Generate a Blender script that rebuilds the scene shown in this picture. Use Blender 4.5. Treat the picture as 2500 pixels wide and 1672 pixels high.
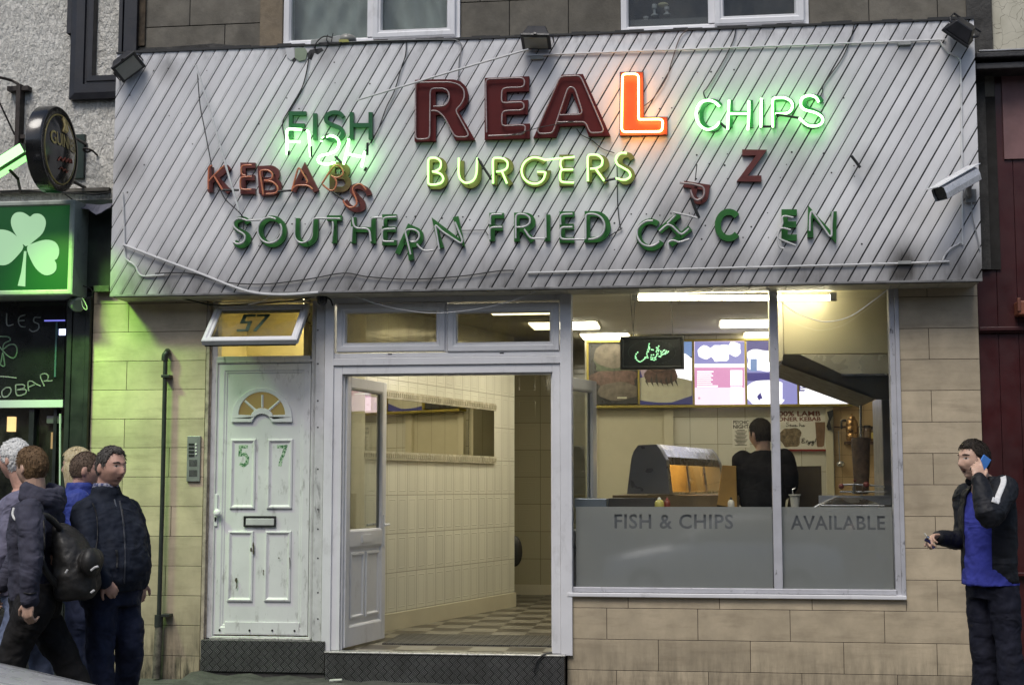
import bpy, bmesh, math, random
from mathutils import Vector, Matrix, geometry
R = math.radians
rng = random.Random(57)
sc = bpy.context.scene
for o in list(bpy.data.objects): bpy.data.objects.remove(o)

# ---------------------------------------------------------------- camera, world, sun, exposure
FOC, CY, CH = 3500.0, -11.3, 1.54            # focal length in photo pixels, camera distance and height
YAW, PIT = R(7.4), R(5.73)
cam = bpy.data.objects.new('camera', bpy.data.cameras.new('camera'))
sc.collection.objects.link(cam); sc.camera = cam
cam.location = (0, CY, CH)
cam.rotation_euler = (R(90) + PIT, 0, YAW)
cam.data.sensor_width = 36; cam.data.lens = 36 * FOC / 2500
cam.data.clip_start = .05; cam.data.clip_end = 800
world = bpy.data.worlds.new('World'); sc.world = world; world.use_nodes = True
wn = world.node_tree; bg = wn.nodes['Background']
sky = wn.nodes.new('ShaderNodeTexSky'); sky.sky_type = 'NISHITA'; sky.sun_disc = False
sky.sun_elevation = R(52); sky.sun_rotation = R(200); sky.air_density = 1.0; sky.dust_density = 2.0; sky.ozone_density = 1.0
wn.links.new(sky.outputs[0], bg.inputs[0]); bg.inputs[1].default_value = .075
sun = bpy.data.objects.new('sun', bpy.data.lights.new('sun', 'SUN')); sc.collection.objects.link(sun)
sun.data.energy = 1.5; sun.data.angle = R(28); sun.data.color = (1, .96, .9)
sun.rotation_euler = (R(34), 0, R(-14))
sc.view_settings.view_transform = 'Standard'; sc.view_settings.look = 'None'
sc.view_settings.exposure = 0.62; sc.view_settings.gamma = 1
sc.cycles.use_denoising = True
sc.cycles.max_bounces = 8; sc.cycles.transparent_max_bounces = 16
sc.cycles.caustics_reflective = False; sc.cycles.caustics_refractive = False
sc.cycles.sample_clamp_indirect = 4

FWD = Vector((-math.sin(YAW) * math.cos(PIT), math.cos(YAW) * math.cos(PIT), math.sin(PIT)))
RGT = Vector((math.cos(YAW), math.sin(YAW), 0)); UPV = RGT.cross(FWD)
def P(px, py, Y=0.0):
    """a point of the photo (2500 x 1672 pixels) on the upright plane at depth Y"""
    d = FWD * FOC + RGT * (px - 1250) + UPV * (836 - py)
    return Vector((0, CY, CH)) + d * ((Y - CY) / d.y)

# ---------------------------------------------------------------- helpers
def tag(o, label=None, cat=None, group=None, kind=None):
    if label: o['label'] = label
    if cat: o['category'] = cat
    if group: o['group'] = group
    if kind: o['kind'] = kind
    return o
ORG = {}
def empty(name, loc, label=None, cat=None, group=None, kind=None):
    o = bpy.data.objects.new(name, None); sc.collection.objects.link(o)
    o.empty_display_size = .1
    o.location = loc; ORG[o.name] = Vector(loc)
    return tag(o, label, cat, group, kind)
def org(p):
    return ORG.get(p.name, Vector((0, 0, 0))) if p else Vector((0, 0, 0))

class MB:
    def __init__(s): s.v = []; s.f = []; s.t = []; s.m = []
    def add(s, vs, fs, tone=.5, mi=0):
        n = len(s.v); s.v += [Vector(v) for v in vs]
        for f in fs: s.f.append([n + i for i in f]); s.t.append(tone); s.m.append(mi)
        return s
    def box(s, x0, x1, y0, y1, z0, z1, tone=.5, mi=0):
        return s.add([(x0,y0,z0),(x1,y0,z0),(x1,y1,z0),(x0,y1,z0),(x0,y0,z1),(x1,y0,z1),(x1,y1,z1),(x0,y1,z1)],
              [(0,1,5,4),(1,2,6,5),(2,3,7,6),(3,0,4,7),(4,5,6,7),(3,2,1,0)], tone, mi)
    def pbox(s, x0, y0, x1, y1, Yf, Yb, tone=.5, mi=0):
        xm, ym = (x0 + x1) / 2, (y0 + y1) / 2
        return s.box(P(x0, ym, Yf).x, P(x1, ym, Yf).x, Yf, Yb, P(xm, y1, Yf).z, P(xm, y0, Yf).z, tone, mi)
    def quad(s, a, b, c, d, tone=.5, mi=0): return s.add([a, b, c, d], [(0, 1, 2, 3)], tone, mi)
    def prism(s, pts, dvec, tone=.5, mi=0):
        """extrude a planar polygon (3d points) along dvec"""
        pts = [Vector(p) for p in pts]; n = len(pts); d = Vector(dvec)
        vs = pts + [p + d for p in pts]
        return s.add(vs, [list(range(n))[::-1], list(range(n, 2 * n))] + [(i, (i + 1) % n, n + (i + 1) % n, n + i) for i in range(n)], tone, mi)
    def ppoly(s, pix, Yf, Yb, tone=.5, mi=0):
        """photo-pixel outline set up on the plane Yf, given real thickness towards Yb"""
        pts = [P(x, y, Yf) for x, y in pix]
        return s.prism(pts, (0, Yb - Yf, 0), tone, mi)
    def holed(s, outer, holes, Yf, Yb, mi=0, tone=.5):
        """plate with holes: outlines as (x,z) lists"""
        loops = [outer] + holes
        tri = geometry.tessellate_polygon([[Vector((x, z, 0)) for x, z in L] for L in loops])
        flat = [p for L in loops for p in L]
        n = len(s.v); N = len(flat)
        s.v += [Vector((x, Yf, z)) for x, z in flat] + [Vector((x, Yb, z)) for x, z in flat]
        for t in tri:
            s.f.append([n + i for i in t]); s.t.append(tone); s.m.append(mi)
            s.f.append([n + N + i for i in reversed(t)]); s.t.append(tone); s.m.append(mi)
        k = 0
        for L in loops:
            for i in range(len(L)):
                a, b = n + k + i, n + k + (i + 1) % len(L)
                s.f.append([a, b, b + N, a + N]); s.t.append(tone); s.m.append(mi)
            k += len(L)
        return s
    def tube(s, pts, r, n=8, closed=False, caps=True, tone=.5, mi=0):
        pts = [Vector(p) for p in pts]; k = len(pts)
        if k < 2: return s
        rs = r if isinstance(r, (list, tuple)) else [r] * k
        base = len(s.v); up = None
        for i, p in enumerate(pts):
            a = pts[i - 1] if (i > 0 or closed) else p
            b = pts[(i + 1) % k] if (i < k - 1 or closed) else p
            t = (b - a)
            t = t.normalized() if t.length > 1e-9 else Vector((0, 0, 1))
            if up is None:
                up = t.orthogonal().normalized()
            else:
                up = up - t * up.dot(t)
                up = up.normalized() if up.length > 1e-6 else t.orthogonal().normalized()
            sd = t.cross(up)
            for j in range(n):
                an = 2 * math.pi * j / n
                s.v.append(p + (up * math.cos(an) + sd * math.sin(an)) * rs[i])
        m = k if closed else k - 1
        for i in range(m):
            a0, b0 = base + i * n, base + ((i + 1) % k) * n
            for j in range(n):
                s.f.append([a0 + j, a0 + (j + 1) % n, b0 + (j + 1) % n, b0 + j]); s.t.append(tone); s.m.append(mi)
        if caps and not closed:
            s.f.append([base + j for j in range(n)][::-1]); s.t.append(tone); s.m.append(mi)
            s.f.append([base + (k - 1) * n + j for j in range(n)]); s.t.append(tone); s.m.append(mi)
        return s
    def lathe(s, c, prof, axis=(0, 0, 1), n=24, tone=.5, mi=0):
        """prof: (radius, along axis) list"""
        ax = Vector(axis).normalized(); u = ax.orthogonal().normalized(); w = ax.cross(u); c = Vector(c)
        base = len(s.v)
        for r, h in prof:
            for j in range(n):
                a = 2 * math.pi * j / n
                s.v.append(c + ax * h + (u * math.cos(a) + w * math.sin(a)) * r)
        for i in range(len(prof) - 1):
            for j in range(n):
                s.f.append([base + i * n + j, base + i * n + (j + 1) % n, base + (i + 1) * n + (j + 1) % n, base + (i + 1) * n + j]); s.t.append(tone); s.m.append(mi)
        s.f.append([base + j for j in range(n)][::-1]); s.t.append(tone); s.m.append(mi)
        s.f.append([base + (len(prof) - 1) * n + j for j in range(n)]); s.t.append(tone); s.m.append(mi)
        return s
    def ell(s, c, r, rot=None, nu=16, nv=10, tone=.5, mi=0):
        c = Vector(c); base = len(s.v)
        for i in range(nv + 1):
            ph = math.pi * i / nv
            for j in range(nu):
                th = 2 * math.pi * j / nu
                p = Vector((r[0] * math.sin(ph) * math.cos(th), r[1] * math.sin(ph) * math.sin(th), r[2] * math.cos(ph)))
                if rot: p = rot @ p
                s.v.append(c + p)
        for i in range(nv):
            for j in range(nu):
                s.f.append([base + i * nu + j, base + (i + 1) * nu + j, base + (i + 1) * nu + (j + 1) % nu, base + i * nu + (j + 1) % nu]); s.t.append(tone); s.m.append(mi)
        return s
    def mframe(s, x0, x1, z0, z1, prof, fill=False, tone=.5, mi=0):
        """moulded rectangular frame with mitred corners: prof is a list of (inset, y)"""
        base = len(s.v)
        for ins, y in prof:
            s.v += [Vector((x0 + ins, y, z0 + ins)), Vector((x1 - ins, y, z0 + ins)), Vector((x1 - ins, y, z1 - ins)), Vector((x0 + ins, y, z1 - ins))]
        for i in range(len(prof) - 1):
            a, b = base + 4 * i, base + 4 * i + 4
            for j in range(4):
                s.f.append([a + j, a + (j + 1) % 4, b + (j + 1) % 4, b + j]); s.t.append(tone); s.m.append(mi)
        if fill:
            b = base + 4 * (len(prof) - 1)
            s.f.append([b, b + 1, b + 2, b + 3]); s.t.append(tone); s.m.append(mi)
        return s
    def pframe(s, x0, y0, x1, y1, Y, prof, fill=False, mi=0):
        """mframe from photo pixels on plane Y; prof y are relative to Y"""
        xm, ym = (x0 + x1) / 2, (y0 + y1) / 2
        return s.mframe(P(x0, ym, Y).x, P(x1, ym, Y).x, P(xm, y1, Y).z, P(xm, y0, Y).z, [(a, Y + b) for a, b in prof], fill, mi=mi)
    def build(s, name, mats, parent=None, smooth=False, bevel=0, fix=True, loc=None):
        me = bpy.data.meshes.new(name)
        if loc is None:
            if parent: loc = org(parent)
            elif s.v:
                loc = Vector(((min(v.x for v in s.v) + max(v.x for v in s.v)) / 2, (min(v.y for v in s.v) + max(v.y for v in s.v)) / 2, min(v.z for v in s.v)))
        me.from_pydata([v - loc for v in s.v], [], s.f)
        if not isinstance(mats, (list, tuple)): mats = [mats]
        for m in mats: me.materials.append(m)
        at = me.attributes.new('tone', 'FLOAT', 'FACE'); at.data.foreach_set('value', s.t)
        me.polygons.foreach_set('material_index', s.m)
        if smooth: me.polygons.foreach_set('use_smooth', [True] * len(s.f))
        if fix:
            bm = bmesh.new(); bm.from_mesh(me); bmesh.ops.recalc_face_normals(bm, faces=bm.faces); bm.to_mesh(me); bm.free()
        if smooth:
            try: me.set_sharp_from_angle(angle=R(50))
            except Exception: pass
        o = bpy.data.objects.new(name, me); sc.collection.objects.link(o)
        ORG[o.name] = Vector(loc)
        if parent: o.parent = parent
        else: o.location = loc
        if bevel:
            b = o.modifiers.new('edge', 'BEVEL'); b.width = bevel; b.segments = 2; b.limit_method = 'ANGLE'; b.angle_limit = R(40)
        return o

def catmull(pts, k=6, closed=False):
    pts = [Vector(p) for p in pts]; n = len(pts); out = []
    if n < 3: return pts
    rr = range(n) if closed else range(n - 1)
    for i in rr:
        p1, p2 = pts[i], pts[(i + 1) % n]
        p0 = pts[i - 1] if (i > 0 or closed) else p1 * 2 - p2
        p3 = pts[(i + 2) % n] if (i + 2 < n or closed) else p2 * 2 - p1
        for j in range(k):
            t = j / k
            out.append(.5 * ((2 * p1) + (p2 - p0) * t + (2 * p0 - 5 * p1 + 4 * p2 - p3) * t * t + (3 * p1 - p0 - 3 * p2 + p3) * t ** 3))
    if not closed: out.append(pts[-1])
    return out
def rounded(pts, r, closed=False, k=4):
    """2d polyline with rounded corners"""
    pts = [Vector((p[0], p[1], 0)) for p in pts]; n = len(pts); out = []
    for i, p in enumerate(pts):
        if not closed and i in (0, n - 1): out.append(p); continue
        a, b = pts[i - 1], pts[(i + 1) % n]
        ra, rb = min(r, (a - p).length * .45), min(r, (b - p).length * .45)
        q0, q1 = p + (a - p).normalized() * ra, p + (b - p).normalized() * rb
        for j in range(k + 1):
            t = j / k
            out.append(q0 * (1 - t) ** 2 + p * 2 * t * (1 - t) + q1 * t * t)
    return [(v.x, v.y) for v in out]
def pcable(pix, Y, r, k=6, n=6, mb=None):
    mb = mb or MB()
    return mb.tube(catmull([P(p[0], p[1], p[2] if len(p) > 2 else Y) for p in pix], k), r, n)

# ---------------------------------------------------------------- materials
def sl(r, g, b):
    f = lambda c: (c / 255 / 12.92) if c / 255 <= .04045 else ((c / 255 + .055) / 1.055) ** 2.4
    return (f(r), f(g), f(b))
def new_mat(name):
    m = bpy.data.materials.new(name); m.use_nodes = True
    return m, m.node_tree, m.node_tree.nodes['Principled BSDF']
def math_node(nt, op, a, b=None, c=None, clamp=False):
    n = nt.nodes.new('ShaderNodeMath'); n.operation = op; n.use_clamp = clamp
    for i, v in enumerate((a, b, c)):
        if v is None: continue
        if isinstance(v, (int, float)): n.inputs[i].default_value = v
        else: nt.links.new(v, n.inputs[i])
    return n.outputs[0]
def mixc(nt, fac, a, b, mode='MIX'):
    n = nt.nodes.new('ShaderNodeMix'); n.data_type = 'RGBA'; n.blend_type = mode
    for i, v in ((0, fac), (6, a), (7, b)):
        if isinstance(v, (int, float)): n.inputs[i].default_value = v
        elif isinstance(v, tuple): n.inputs[i].default_value = (*v[:3], 1)
        else: nt.links.new(v, n.inputs[i])
    return n.outputs[2]
def objco(nt, scale=(1, 1, 1), loc=(0, 0, 0), rot=(0, 0, 0)):
    t = nt.nodes.new('ShaderNodeTexCoord'); mp = nt.nodes.new('ShaderNodeMapping')
    mp.inputs['Scale'].default_value = scale; mp.inputs['Location'].default_value = loc; mp.inputs['Rotation'].default_value = rot
    nt.links.new(t.outputs['Object'], mp.inputs[0]); return mp.outputs[0]
def noise(nt, co, scale, detail=4, rough=.6, lo=.35, hi=.65):
    n = nt.nodes.new('ShaderNodeTexNoise'); n.inputs['Scale'].default_value = scale
    n.inputs['Detail'].default_value = detail; n.inputs['Roughness'].default_value = rough
    nt.links.new(co, n.inputs['Vector'])
    r = nt.nodes.new('ShaderNodeMapRange'); r.inputs[1].default_value = lo; r.inputs[2].default_value = hi
    nt.links.new(n.outputs['Fac'], r.inputs[0]); return r.outputs[0]
def bump(nt, b, h, strength=.3, dist=.01):
    n = nt.nodes.new('ShaderNodeBump'); n.inputs['Strength'].default_value = strength; n.inputs['Distance'].default_value = dist
    nt.links.new(h, n.inputs['Height']); nt.links.new(n.outputs[0], b.inputs['Normal'])
def shade(c, k): return tuple(min(1, x * k) for x in c)
def pm(name, col, rough=.6, metal=0, var=.12, vs=6, bmp=0, bs=60, bd=.004, dirt=0, dcol=(.03, .028, .022), ds=3, dstretch=(1, 1, 1), dlo=.52, dhi=.75, tone=0, spec=.5, coat=0):
    """painted / stone / plastic surface: mottled colour, optional dirt patches, fine bump, per-face tone"""
    m, nt, b = new_mat(name)
    co = objco(nt)
    c = mixc(nt, noise(nt, co, vs, 5, .6), shade(col, 1 - var), shade(col, 1 + var))
    if tone:
        a = nt.nodes.new('ShaderNodeAttribute'); a.attribute_name = 'tone'
        f = math_node(nt, 'MULTIPLY_ADD', a.outputs['Fac'], 2 * tone, 1 - tone)
        cc = nt.nodes.new('ShaderNodeVectorMath'); cc.operation = 'SCALE'
        nt.links.new(c, cc.inputs[0]); nt.links.new(f, cc.inputs[3]); c = cc.outputs[0]
    if dirt:
        d = noise(nt, objco(nt, dstretch, (3.1, 1.7, .4)), ds, 8, .68, dlo, dhi)
        c = mixc(nt, math_node(nt, 'MULTIPLY', d, dirt), c, dcol)
    nt.links.new(c, b.inputs['Base Color'])
    rr = noise(nt, co, vs * 2.3, 3, .5)
    nt.links.new(math_node(nt, 'MULTIPLY_ADD', rr, .14, rough - .07), b.inputs['Roughness'])
    b.inputs['Metallic'].default_value = metal; b.inputs['Specular IOR Level'].default_value = spec
    b.inputs['Coat Weight'].default_value = coat
    if bmp: bump(nt, b, noise(nt, co, bs, 6, .65, .2, .8), bmp, bd)
    return m
def emat(name, col, strength, base=(.5, .5, .5)):
    m, nt, b = new_mat(name)
    b.inputs['Base Color'].default_value = (*base, 1); b.inputs['Emission Color'].default_value = (*col, 1); b.inputs['Emission Strength'].default_value = strength
    b.inputs['Roughness'].default_value = .35
    return m
def glassmat(name, tint=(1, 1, 1), ior=1.45, dirt=0, gr=.01):
    m, nt, b = new_mat(name); nt.nodes.remove(b)
    out = nt.nodes['Material Output']
    tr = nt.nodes.new('ShaderNodeBsdfTransparent'); tr.inputs[0].default_value = (*tint, 1)
    gl = nt.nodes.new('ShaderNodeBsdfGlossy'); gl.inputs['Roughness'].default_value = gr
    ge = nt.nodes.new('ShaderNodeNewGeometry'); dp = nt.nodes.new('ShaderNodeVectorMath'); dp.operation = 'DOT_PRODUCT'; nt.links.new(ge.outputs['Incoming'], dp.inputs[0]); nt.links.new(ge.outputs['Normal'], dp.inputs[1])
    f0 = ((ior - 1) / (ior + 1)) ** 2
    fr = math_node(nt, 'MULTIPLY_ADD', math_node(nt, 'POWER', math_node(nt, 'SUBTRACT', 1, math_node(nt, 'ABSOLUTE', dp.outputs['Value'])), 5), 1 - f0, f0, clamp=True)
    mx = nt.nodes.new('ShaderNodeMixShader')
    nt.links.new(fr, mx.inputs[0]); nt.links.new(tr.outputs[0], mx.inputs[1]); nt.links.new(gl.outputs[0], mx.inputs[2])
    last = mx.outputs[0]
    if dirt:
        df = nt.nodes.new('ShaderNodeBsdfDiffuse'); df.inputs[0].default_value = (.35, .33, .28, 1)
        m2 = nt.nodes.new('ShaderNodeMixShader')
        nt.links.new(math_node(nt, 'MULTIPLY', noise(nt, objco(nt, (1, 1, .4)), 9, 6, .65, .35, .8), dirt), m2.inputs[0])
        nt.links.new(last, m2.inputs[1]); nt.links.new(df.outputs[0], m2.inputs[2]); last = m2.outputs[0]
    nt.links.new(last, out.inputs[0]); return m
def tile_mat(name, col, grout, w, h, relief=.0, rough=.11, off=(0, 0), gw=.003, var=.05):
    """wall tiles in the object's own x (width w) and z (height h), with a raised rectangle pressed into each tile"""
    m, nt, b = new_mat(name)
    co = objco(nt, (1, 1, 1), (off[0], 0, off[1])); sp = nt.nodes.new('ShaderNodeSeparateXYZ'); nt.links.new(co, sp.inputs[0])
    def edge(o, s):
        f = math_node(nt, 'FRACT', math_node(nt, 'DIVIDE', o, s))
        return math_node(nt, 'MULTIPLY', math_node(nt, 'MINIMUM', f, math_node(nt, 'SUBTRACT', 1, f)), s)
    d = math_node(nt, 'MINIMUM', edge(sp.outputs[0], w), edge(sp.outputs[2], h))
    g = math_node(nt, 'LESS_THAN', d, gw)
    wn_ = nt.nodes.new('ShaderNodeTexWhiteNoise'); wn_.noise_dimensions = '2D'
    cx = nt.nodes.new('ShaderNodeCombineXYZ')
    nt.links.new(math_node(nt, 'FLOOR', math_node(nt, 'DIVIDE', sp.outputs[0], w)), cx.inputs[0]); nt.links.new(math_node(nt, 'FLOOR', math_node(nt, 'DIVIDE', sp.outputs[2], h)), cx.inputs[1])
    nt.links.new(cx.outputs[0], wn_.inputs['Vector'])
    c = mixc(nt, wn_.outputs[0], shade(col, 1 - var), shade(col, 1 + var))
    nt.links.new(mixc(nt, g, c, grout), b.inputs['Base Color'])
    nt.links.new(math_node(nt, 'MULTIPLY_ADD', g, .6, rough), b.inputs['Roughness'])
    hgt = math_node(nt, 'SUBTRACT', 1, g)
    if relief:
        def ridge(at): return math_node(nt, 'SUBTRACT', 1, math_node(nt, 'MULTIPLY', math_node(nt, 'ABSOLUTE', math_node(nt, 'SUBTRACT', d, at)), 1 / .006), clamp=True)
        hgt = math_node(nt, 'ADD', hgt, math_node(nt, 'MULTIPLY', ridge(w * .2), relief))
    bump(nt, b, hgt, .5, .006)
    return m
# ---------------------------------------------------------------- palette
WHITE = pm('white_upvc', (.70, .70, .715), .35, var=.05, vs=3, dirt=.55, dcol=(.16, .145, .12), ds=7, dstretch=(1, 1, .5), dlo=.56, dhi=.9, bmp=.05, bs=30)
WHITE_SCUFF = pm('scuffed_white_door', (.66, .66, .665), .38, var=.06, vs=3, dirt=.85, dcol=(.12, .11, .09), ds=11, dstretch=(1.6, 1, .5), dlo=.57, dhi=.8, bmp=.06, bs=30)
WHITE_OLD = pm('old_white_paint', (.55, .55, .55), .5, var=.1, vs=8, dirt=.9, dcol=(.05, .045, .04), ds=14, dstretch=(1.5, 1, .35), dlo=.57, dhi=.75, bmp=.15, bs=50)
TILE = pm('buff_stone_tile', (.48, .40, .28), .45, var=.13, vs=5, bmp=.15, bs=60, tone=.15, dirt=.55, dcol=(.17, .13, .085), ds=5, dstretch=(.5, 1, 3.2), dlo=.5, dhi=.85)
def lower_grime(m, top, col, k):
    nt = m.node_tree; bs_ = nt.nodes['Principled BSDF']; src = bs_.inputs['Base Color'].links[0].from_socket
    g = nt.nodes.new('ShaderNodeNewGeometry'); sp = nt.nodes.new('ShaderNodeSeparateXYZ'); nt.links.new(g.outputs['Position'], sp.inputs[0])
    mr = nt.nodes.new('ShaderNodeMapRange'); mr.inputs[1].default_value = top; mr.inputs[2].default_value = 0; nt.links.new(sp.outputs[2], mr.inputs[0])
    st = noise(nt, objco(nt, (2.2, 1, .35)), 9, 8, .72, .40, .68)
    f = math_node(nt, 'MULTIPLY', math_node(nt, 'POWER', mr.outputs[0], 1.1), math_node(nt, 'MULTIPLY_ADD', st, k, k * .25), clamp=True)
    nt.links.new(mixc(nt, f, src, col), bs_.inputs['Base Color'])
TILE_R = TILE.copy(); TILE_R.name = 'buff_stone_tile_cleaner'
lower_grime(TILE, .66, (.04, .038, .027), 1.0); lower_grime(TILE_R, .45, (.06, .055, .04), .55)
GROUT = pm('dark_grout', (.07, .055, .04), .9)
STONE = pm('sooty_ashlar', (.15, .137, .112), .9, var=.22, vs=3, bmp=.35, bs=45, bd=.006, tone=.16, dirt=.75, dcol=(.035, .032, .028), ds=2.6, dlo=.45, dhi=.8)
STONE_DK = pm('blackened_stone', (.05, .048, .045), .9, var=.4, vs=8, bmp=.5, bs=40, bd=.01)
BLACKP = pm('black_gloss_paint', (.018, .018, .022), .4, var=.25, vs=5, bmp=.2, bs=45, bd=.003, dirt=.3, dcol=(.08, .08, .08), ds=9, dlo=.6, dhi=.8)
RUBBER = pm('black_rubber', (.012, .012, .012), .5)
DARKGAP = pm('dark_gap', (.02, .018, .016), .9)
ALU = pm('grey_aluminium', (.42, .42, .44), .38, metal=.7, var=.08, vs=8, dirt=.5, dcol=(.1, .09, .08), ds=12, dlo=.58, dhi=.85)
STEEL = pm('stainless_steel', (.55, .55, .54), .24, metal=1, var=.08, vs=4, bmp=.05, bs=8)
STEEL_DULL = pm('dull_steel', (.30, .31, .33), .42, metal=.55, var=.1, vs=4)
CREAM_IN = pm('cream_gloss_wall', (.60, .56, .42), .35, var=.04, vs=2)
CEIL = pm('white_ceiling', (.62, .60, .52), .7, var=.05, vs=2)
GLASS = glassmat('window_glass', (.96, .97, .97), 1.5, dirt=.012)
GLASS_TOP = glassmat('dusty_top_light_glass', (.5, .48, .40), 1.6, dirt=.25)
GLASS_DK = glassmat('old_window_glass', (.8, .82, .82), 1.45, dirt=.10)
RED_IN = pm('red_trim', (.25, .03, .03), .4)

# ---------------------------------------------------------------- ground
def paving_mat():
    m, nt, b = new_mat('worn_paving')
    co = objco(nt)
    br = nt.nodes.new('ShaderNodeTexBrick'); nt.links.new(co, br.inputs[0])
    br.inputs['Scale'].default_value = 1; br.inputs['Brick Width'].default_value = .9; br.inputs['Row Height'].default_value = .6
    br.inputs['Mortar Size'].default_value = .012; br.inputs['Color1'].default_value = (.10, .10, .095, 1); br.inputs['Color2'].default_value = (.135, .135, .12, 1); br.inputs['Mortar'].default_value = (.03, .03, .027, 1)
    c = mixc(nt, noise(nt, co, 7, 8, .7, .4, .75), br.outputs[0], (.045, .05, .043))
    nt.links.new(c, b.inputs['Base Color']); b.inputs['Roughness'].default_value = .55
    h = math_node(nt, 'ADD', noise(nt, co, 18, 8, .7, .2, .8), math_node(nt, 'MULTIPLY', br.outputs[1], -1.2))
    bump(nt, b, h, .6, .02); return m
PAVE = paving_mat()
ASPH = pm('asphalt', (.05, .05, .052), .8, var=.25, vs=12, bmp=.5, bs=160, bd=.004, dirt=.3, ds=1)
KERBM = pm('kerb_stone', (.2, .19, .17), .8, var=.2, vs=5, bmp=.3)
tag(MB().box(-300, 300, -300, 300, -.5, -.12).build('ground', ASPH), kind='structure')
tag(MB().box(-40, 40, -4.4, .3, -.119, 0).build('pavement', PAVE), kind='structure')
k = MB()
for i in range(-44, 44): k.box(i * .915, i * .915 + .91, -4.55, -4.402, -.119, .004 * ((i * 7) % 3) - .004, tone=rng.random())
tag(k.build('kerb', KERBM, bevel=.012), kind='structure')
# worn hump of patched paving against the steps
mb = MB(); n = 30; n2 = 6
for i in range(n):
    for j in range(n2):
        pass
x0, x1 = P(470, 1645, 0).x, P(1378, 1660, 0).x
vs = []
for i in range(n + 1):
    for j in range(n2 + 1):
        x = x0 + (x1 - x0) * i / n; u = i / n
        hgt = (.055 * (1 - u) ** 1.2 + .02 * math.sin(i * 1.7) * (1 - u) + .012 * rng.random()) * (1 if j == n2 else (j / n2) ** 1.3) if j else -.01
        vs.append((x, -.75 + .72 * j / n2 + .02 * rng.random() * (j < n2), max(-.01, hgt) if j else -.01))
fs = [(i * (n2 + 1) + j, (i + 1) * (n2 + 1) + j, (i + 1) * (n2 + 1) + j + 1, i * (n2 + 1) + j + 1) for i in range(n) for j in range(n2)]
tag(mb.add(vs, fs).build('pavement_patch', pm('patched_mortar', (.075, .075, .068), .7, var=.3, vs=9, bmp=.6, bs=25, bd=.015, dirt=.7, ds=6), smooth=True, loc=Vector((0, 0, 0))), kind='structure')

# ---------------------------------------------------------------- the takeaway building
B = empty('takeaway_building', (0, .15, 0), 'takeaway shop faced in buff tiles under a wide diagonal white fascia', 'building')
XL, XR = P(221, 1000).x, P(2396, 1000).x
def zof(y, Y=0, x=1300): return P(x, y, Y).z
def xof(x, Y=0, y=1150): return P(x, y, Y).x

def tile_rows(mb, xa, xb, zl, joints, yf=0.0, th=.02, gap=.0022):
    """courses of tiles between the heights zl (top to bottom); joints are pixel x positions"""
    for i in range(len(zl) - 1):
        js = [xa] + sorted(j for j in joints[i % len(joints)] if xa + .02 < j < xb - .02) + [xb]
        for a, b_ in zip(js[:-1], js[1:]):
            mb.box(a + gap, b_ - gap, yf + rng.random() * .0012, yf + th, zl[i + 1] + gap, zl[i] - gap, tone=rng.random())
# left tiled pier
mb = MB(); zl = [zof(y, 0, 300) for y in (676, 742, 811, 882, 952, 1023, 1093, 1164, 1236, 1308, 1380, 1452, 1524, 1598, 1662)]
tile_rows(mb, XL, xof(497), zl, [[xof(420)], [xof(304)], [], [xof(303)], [], [xof(301)], [xof(412)], [xof(299)], [xof(420)], [xof(300)], [xof(410)], [xof(299)], [xof(402)], [xof(330), xof(452)]])
pier = mb.build('tiled_pier', TILE, B, bevel=.0015)
MB().box(XL, xof(498), .006, .3, 0, 3.25).build('pier_backing', GROUT, B)
# tiled wall right of the window, and below it
zr = [zof(y, 0, 2290) for y in (690, 724, 801, 877, 953, 1030, 1106.5, 1183, 1260.5, 1338, 1416, 1493)]
mb = MB(); XW1 = xof(2204)
tile_rows(mb, XW1, XR, zr, [[xof(2276)], [], [xof(2277)], [], [xof(2279)], [], [xof(2279)], [], [xof(2280)], [], [xof(2280)], []])
zb = [zof(1452, 0, 1800), zof(1487, 0, 1800), zof(1564, 0, 1800), zof(1640.5, 0, 1800), .0]
XW0 = xof(1383)
zb[0] = min(zb[0], zr[-2] + .2)
tile_rows(mb, XW0, XW1, zb[:2], [[xof(v) for v in (1531, 1752, 1976)]])
tile_rows(mb, XW0, XR, zb[1:], [[xof(v) for v in (1479, 1699, 1922, 2150)], [xof(v) for v in (1603, 1825, 2050, 2275)], [xof(v) for v in (1502, 1723, 1948, 2178)]])
mb.build('tiled_wall', TILE_R, B, bevel=.0015)
MB().box(XW1, XR, .006, .3, 0, 3.25).box(XW0, XW1, .006, .3, 0, zof(1449, 0, 1800)).build('wall_backing', GROUT, B)

# upper wall of sooty ashlar with two window openings
UY = .0
WZ0 = [zof(109, 0, 908), zof(76, 0, 1745)]            # sill heights
W1 = (xof(694, 0, 60), xof(1124, 0, 60)); W2 = (xof(1516, 0, 40), xof(1974, 0, 40))
WTOP = WZ0[0] + 1.65
UX0, UX1 = xof(322, 0, 80), xof(2424, 0, 60)
mb = MB(); UZ0, UZ1 = 3.2, 7.4
def ashlar(mb, xa, xb, za, zb_, joints, th=.25):
    zs = [za]
    while zs[-1] < zb_ - .15: zs.append(min(zb_, zs[-1] + .47))
    for i in range(len(zs) - 1):
        js = [xa] + [j for j in joints if xa + .05 < j < xb - .05] + [xb]
        if i % 2 and len(js) > 3: js = js[:1] + [(a + b) / 2 for a, b in zip(js[1:-1], js[2:-1])] + js[-1:]
        for a, b_ in zip(js[:-1], js[1:]):
            mb.box(a + .003, b_ - .003, UY + rng.random() * .004, UY + th, zs[i] + .003, zs[i + 1] - .003, tone=rng.random())
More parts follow.
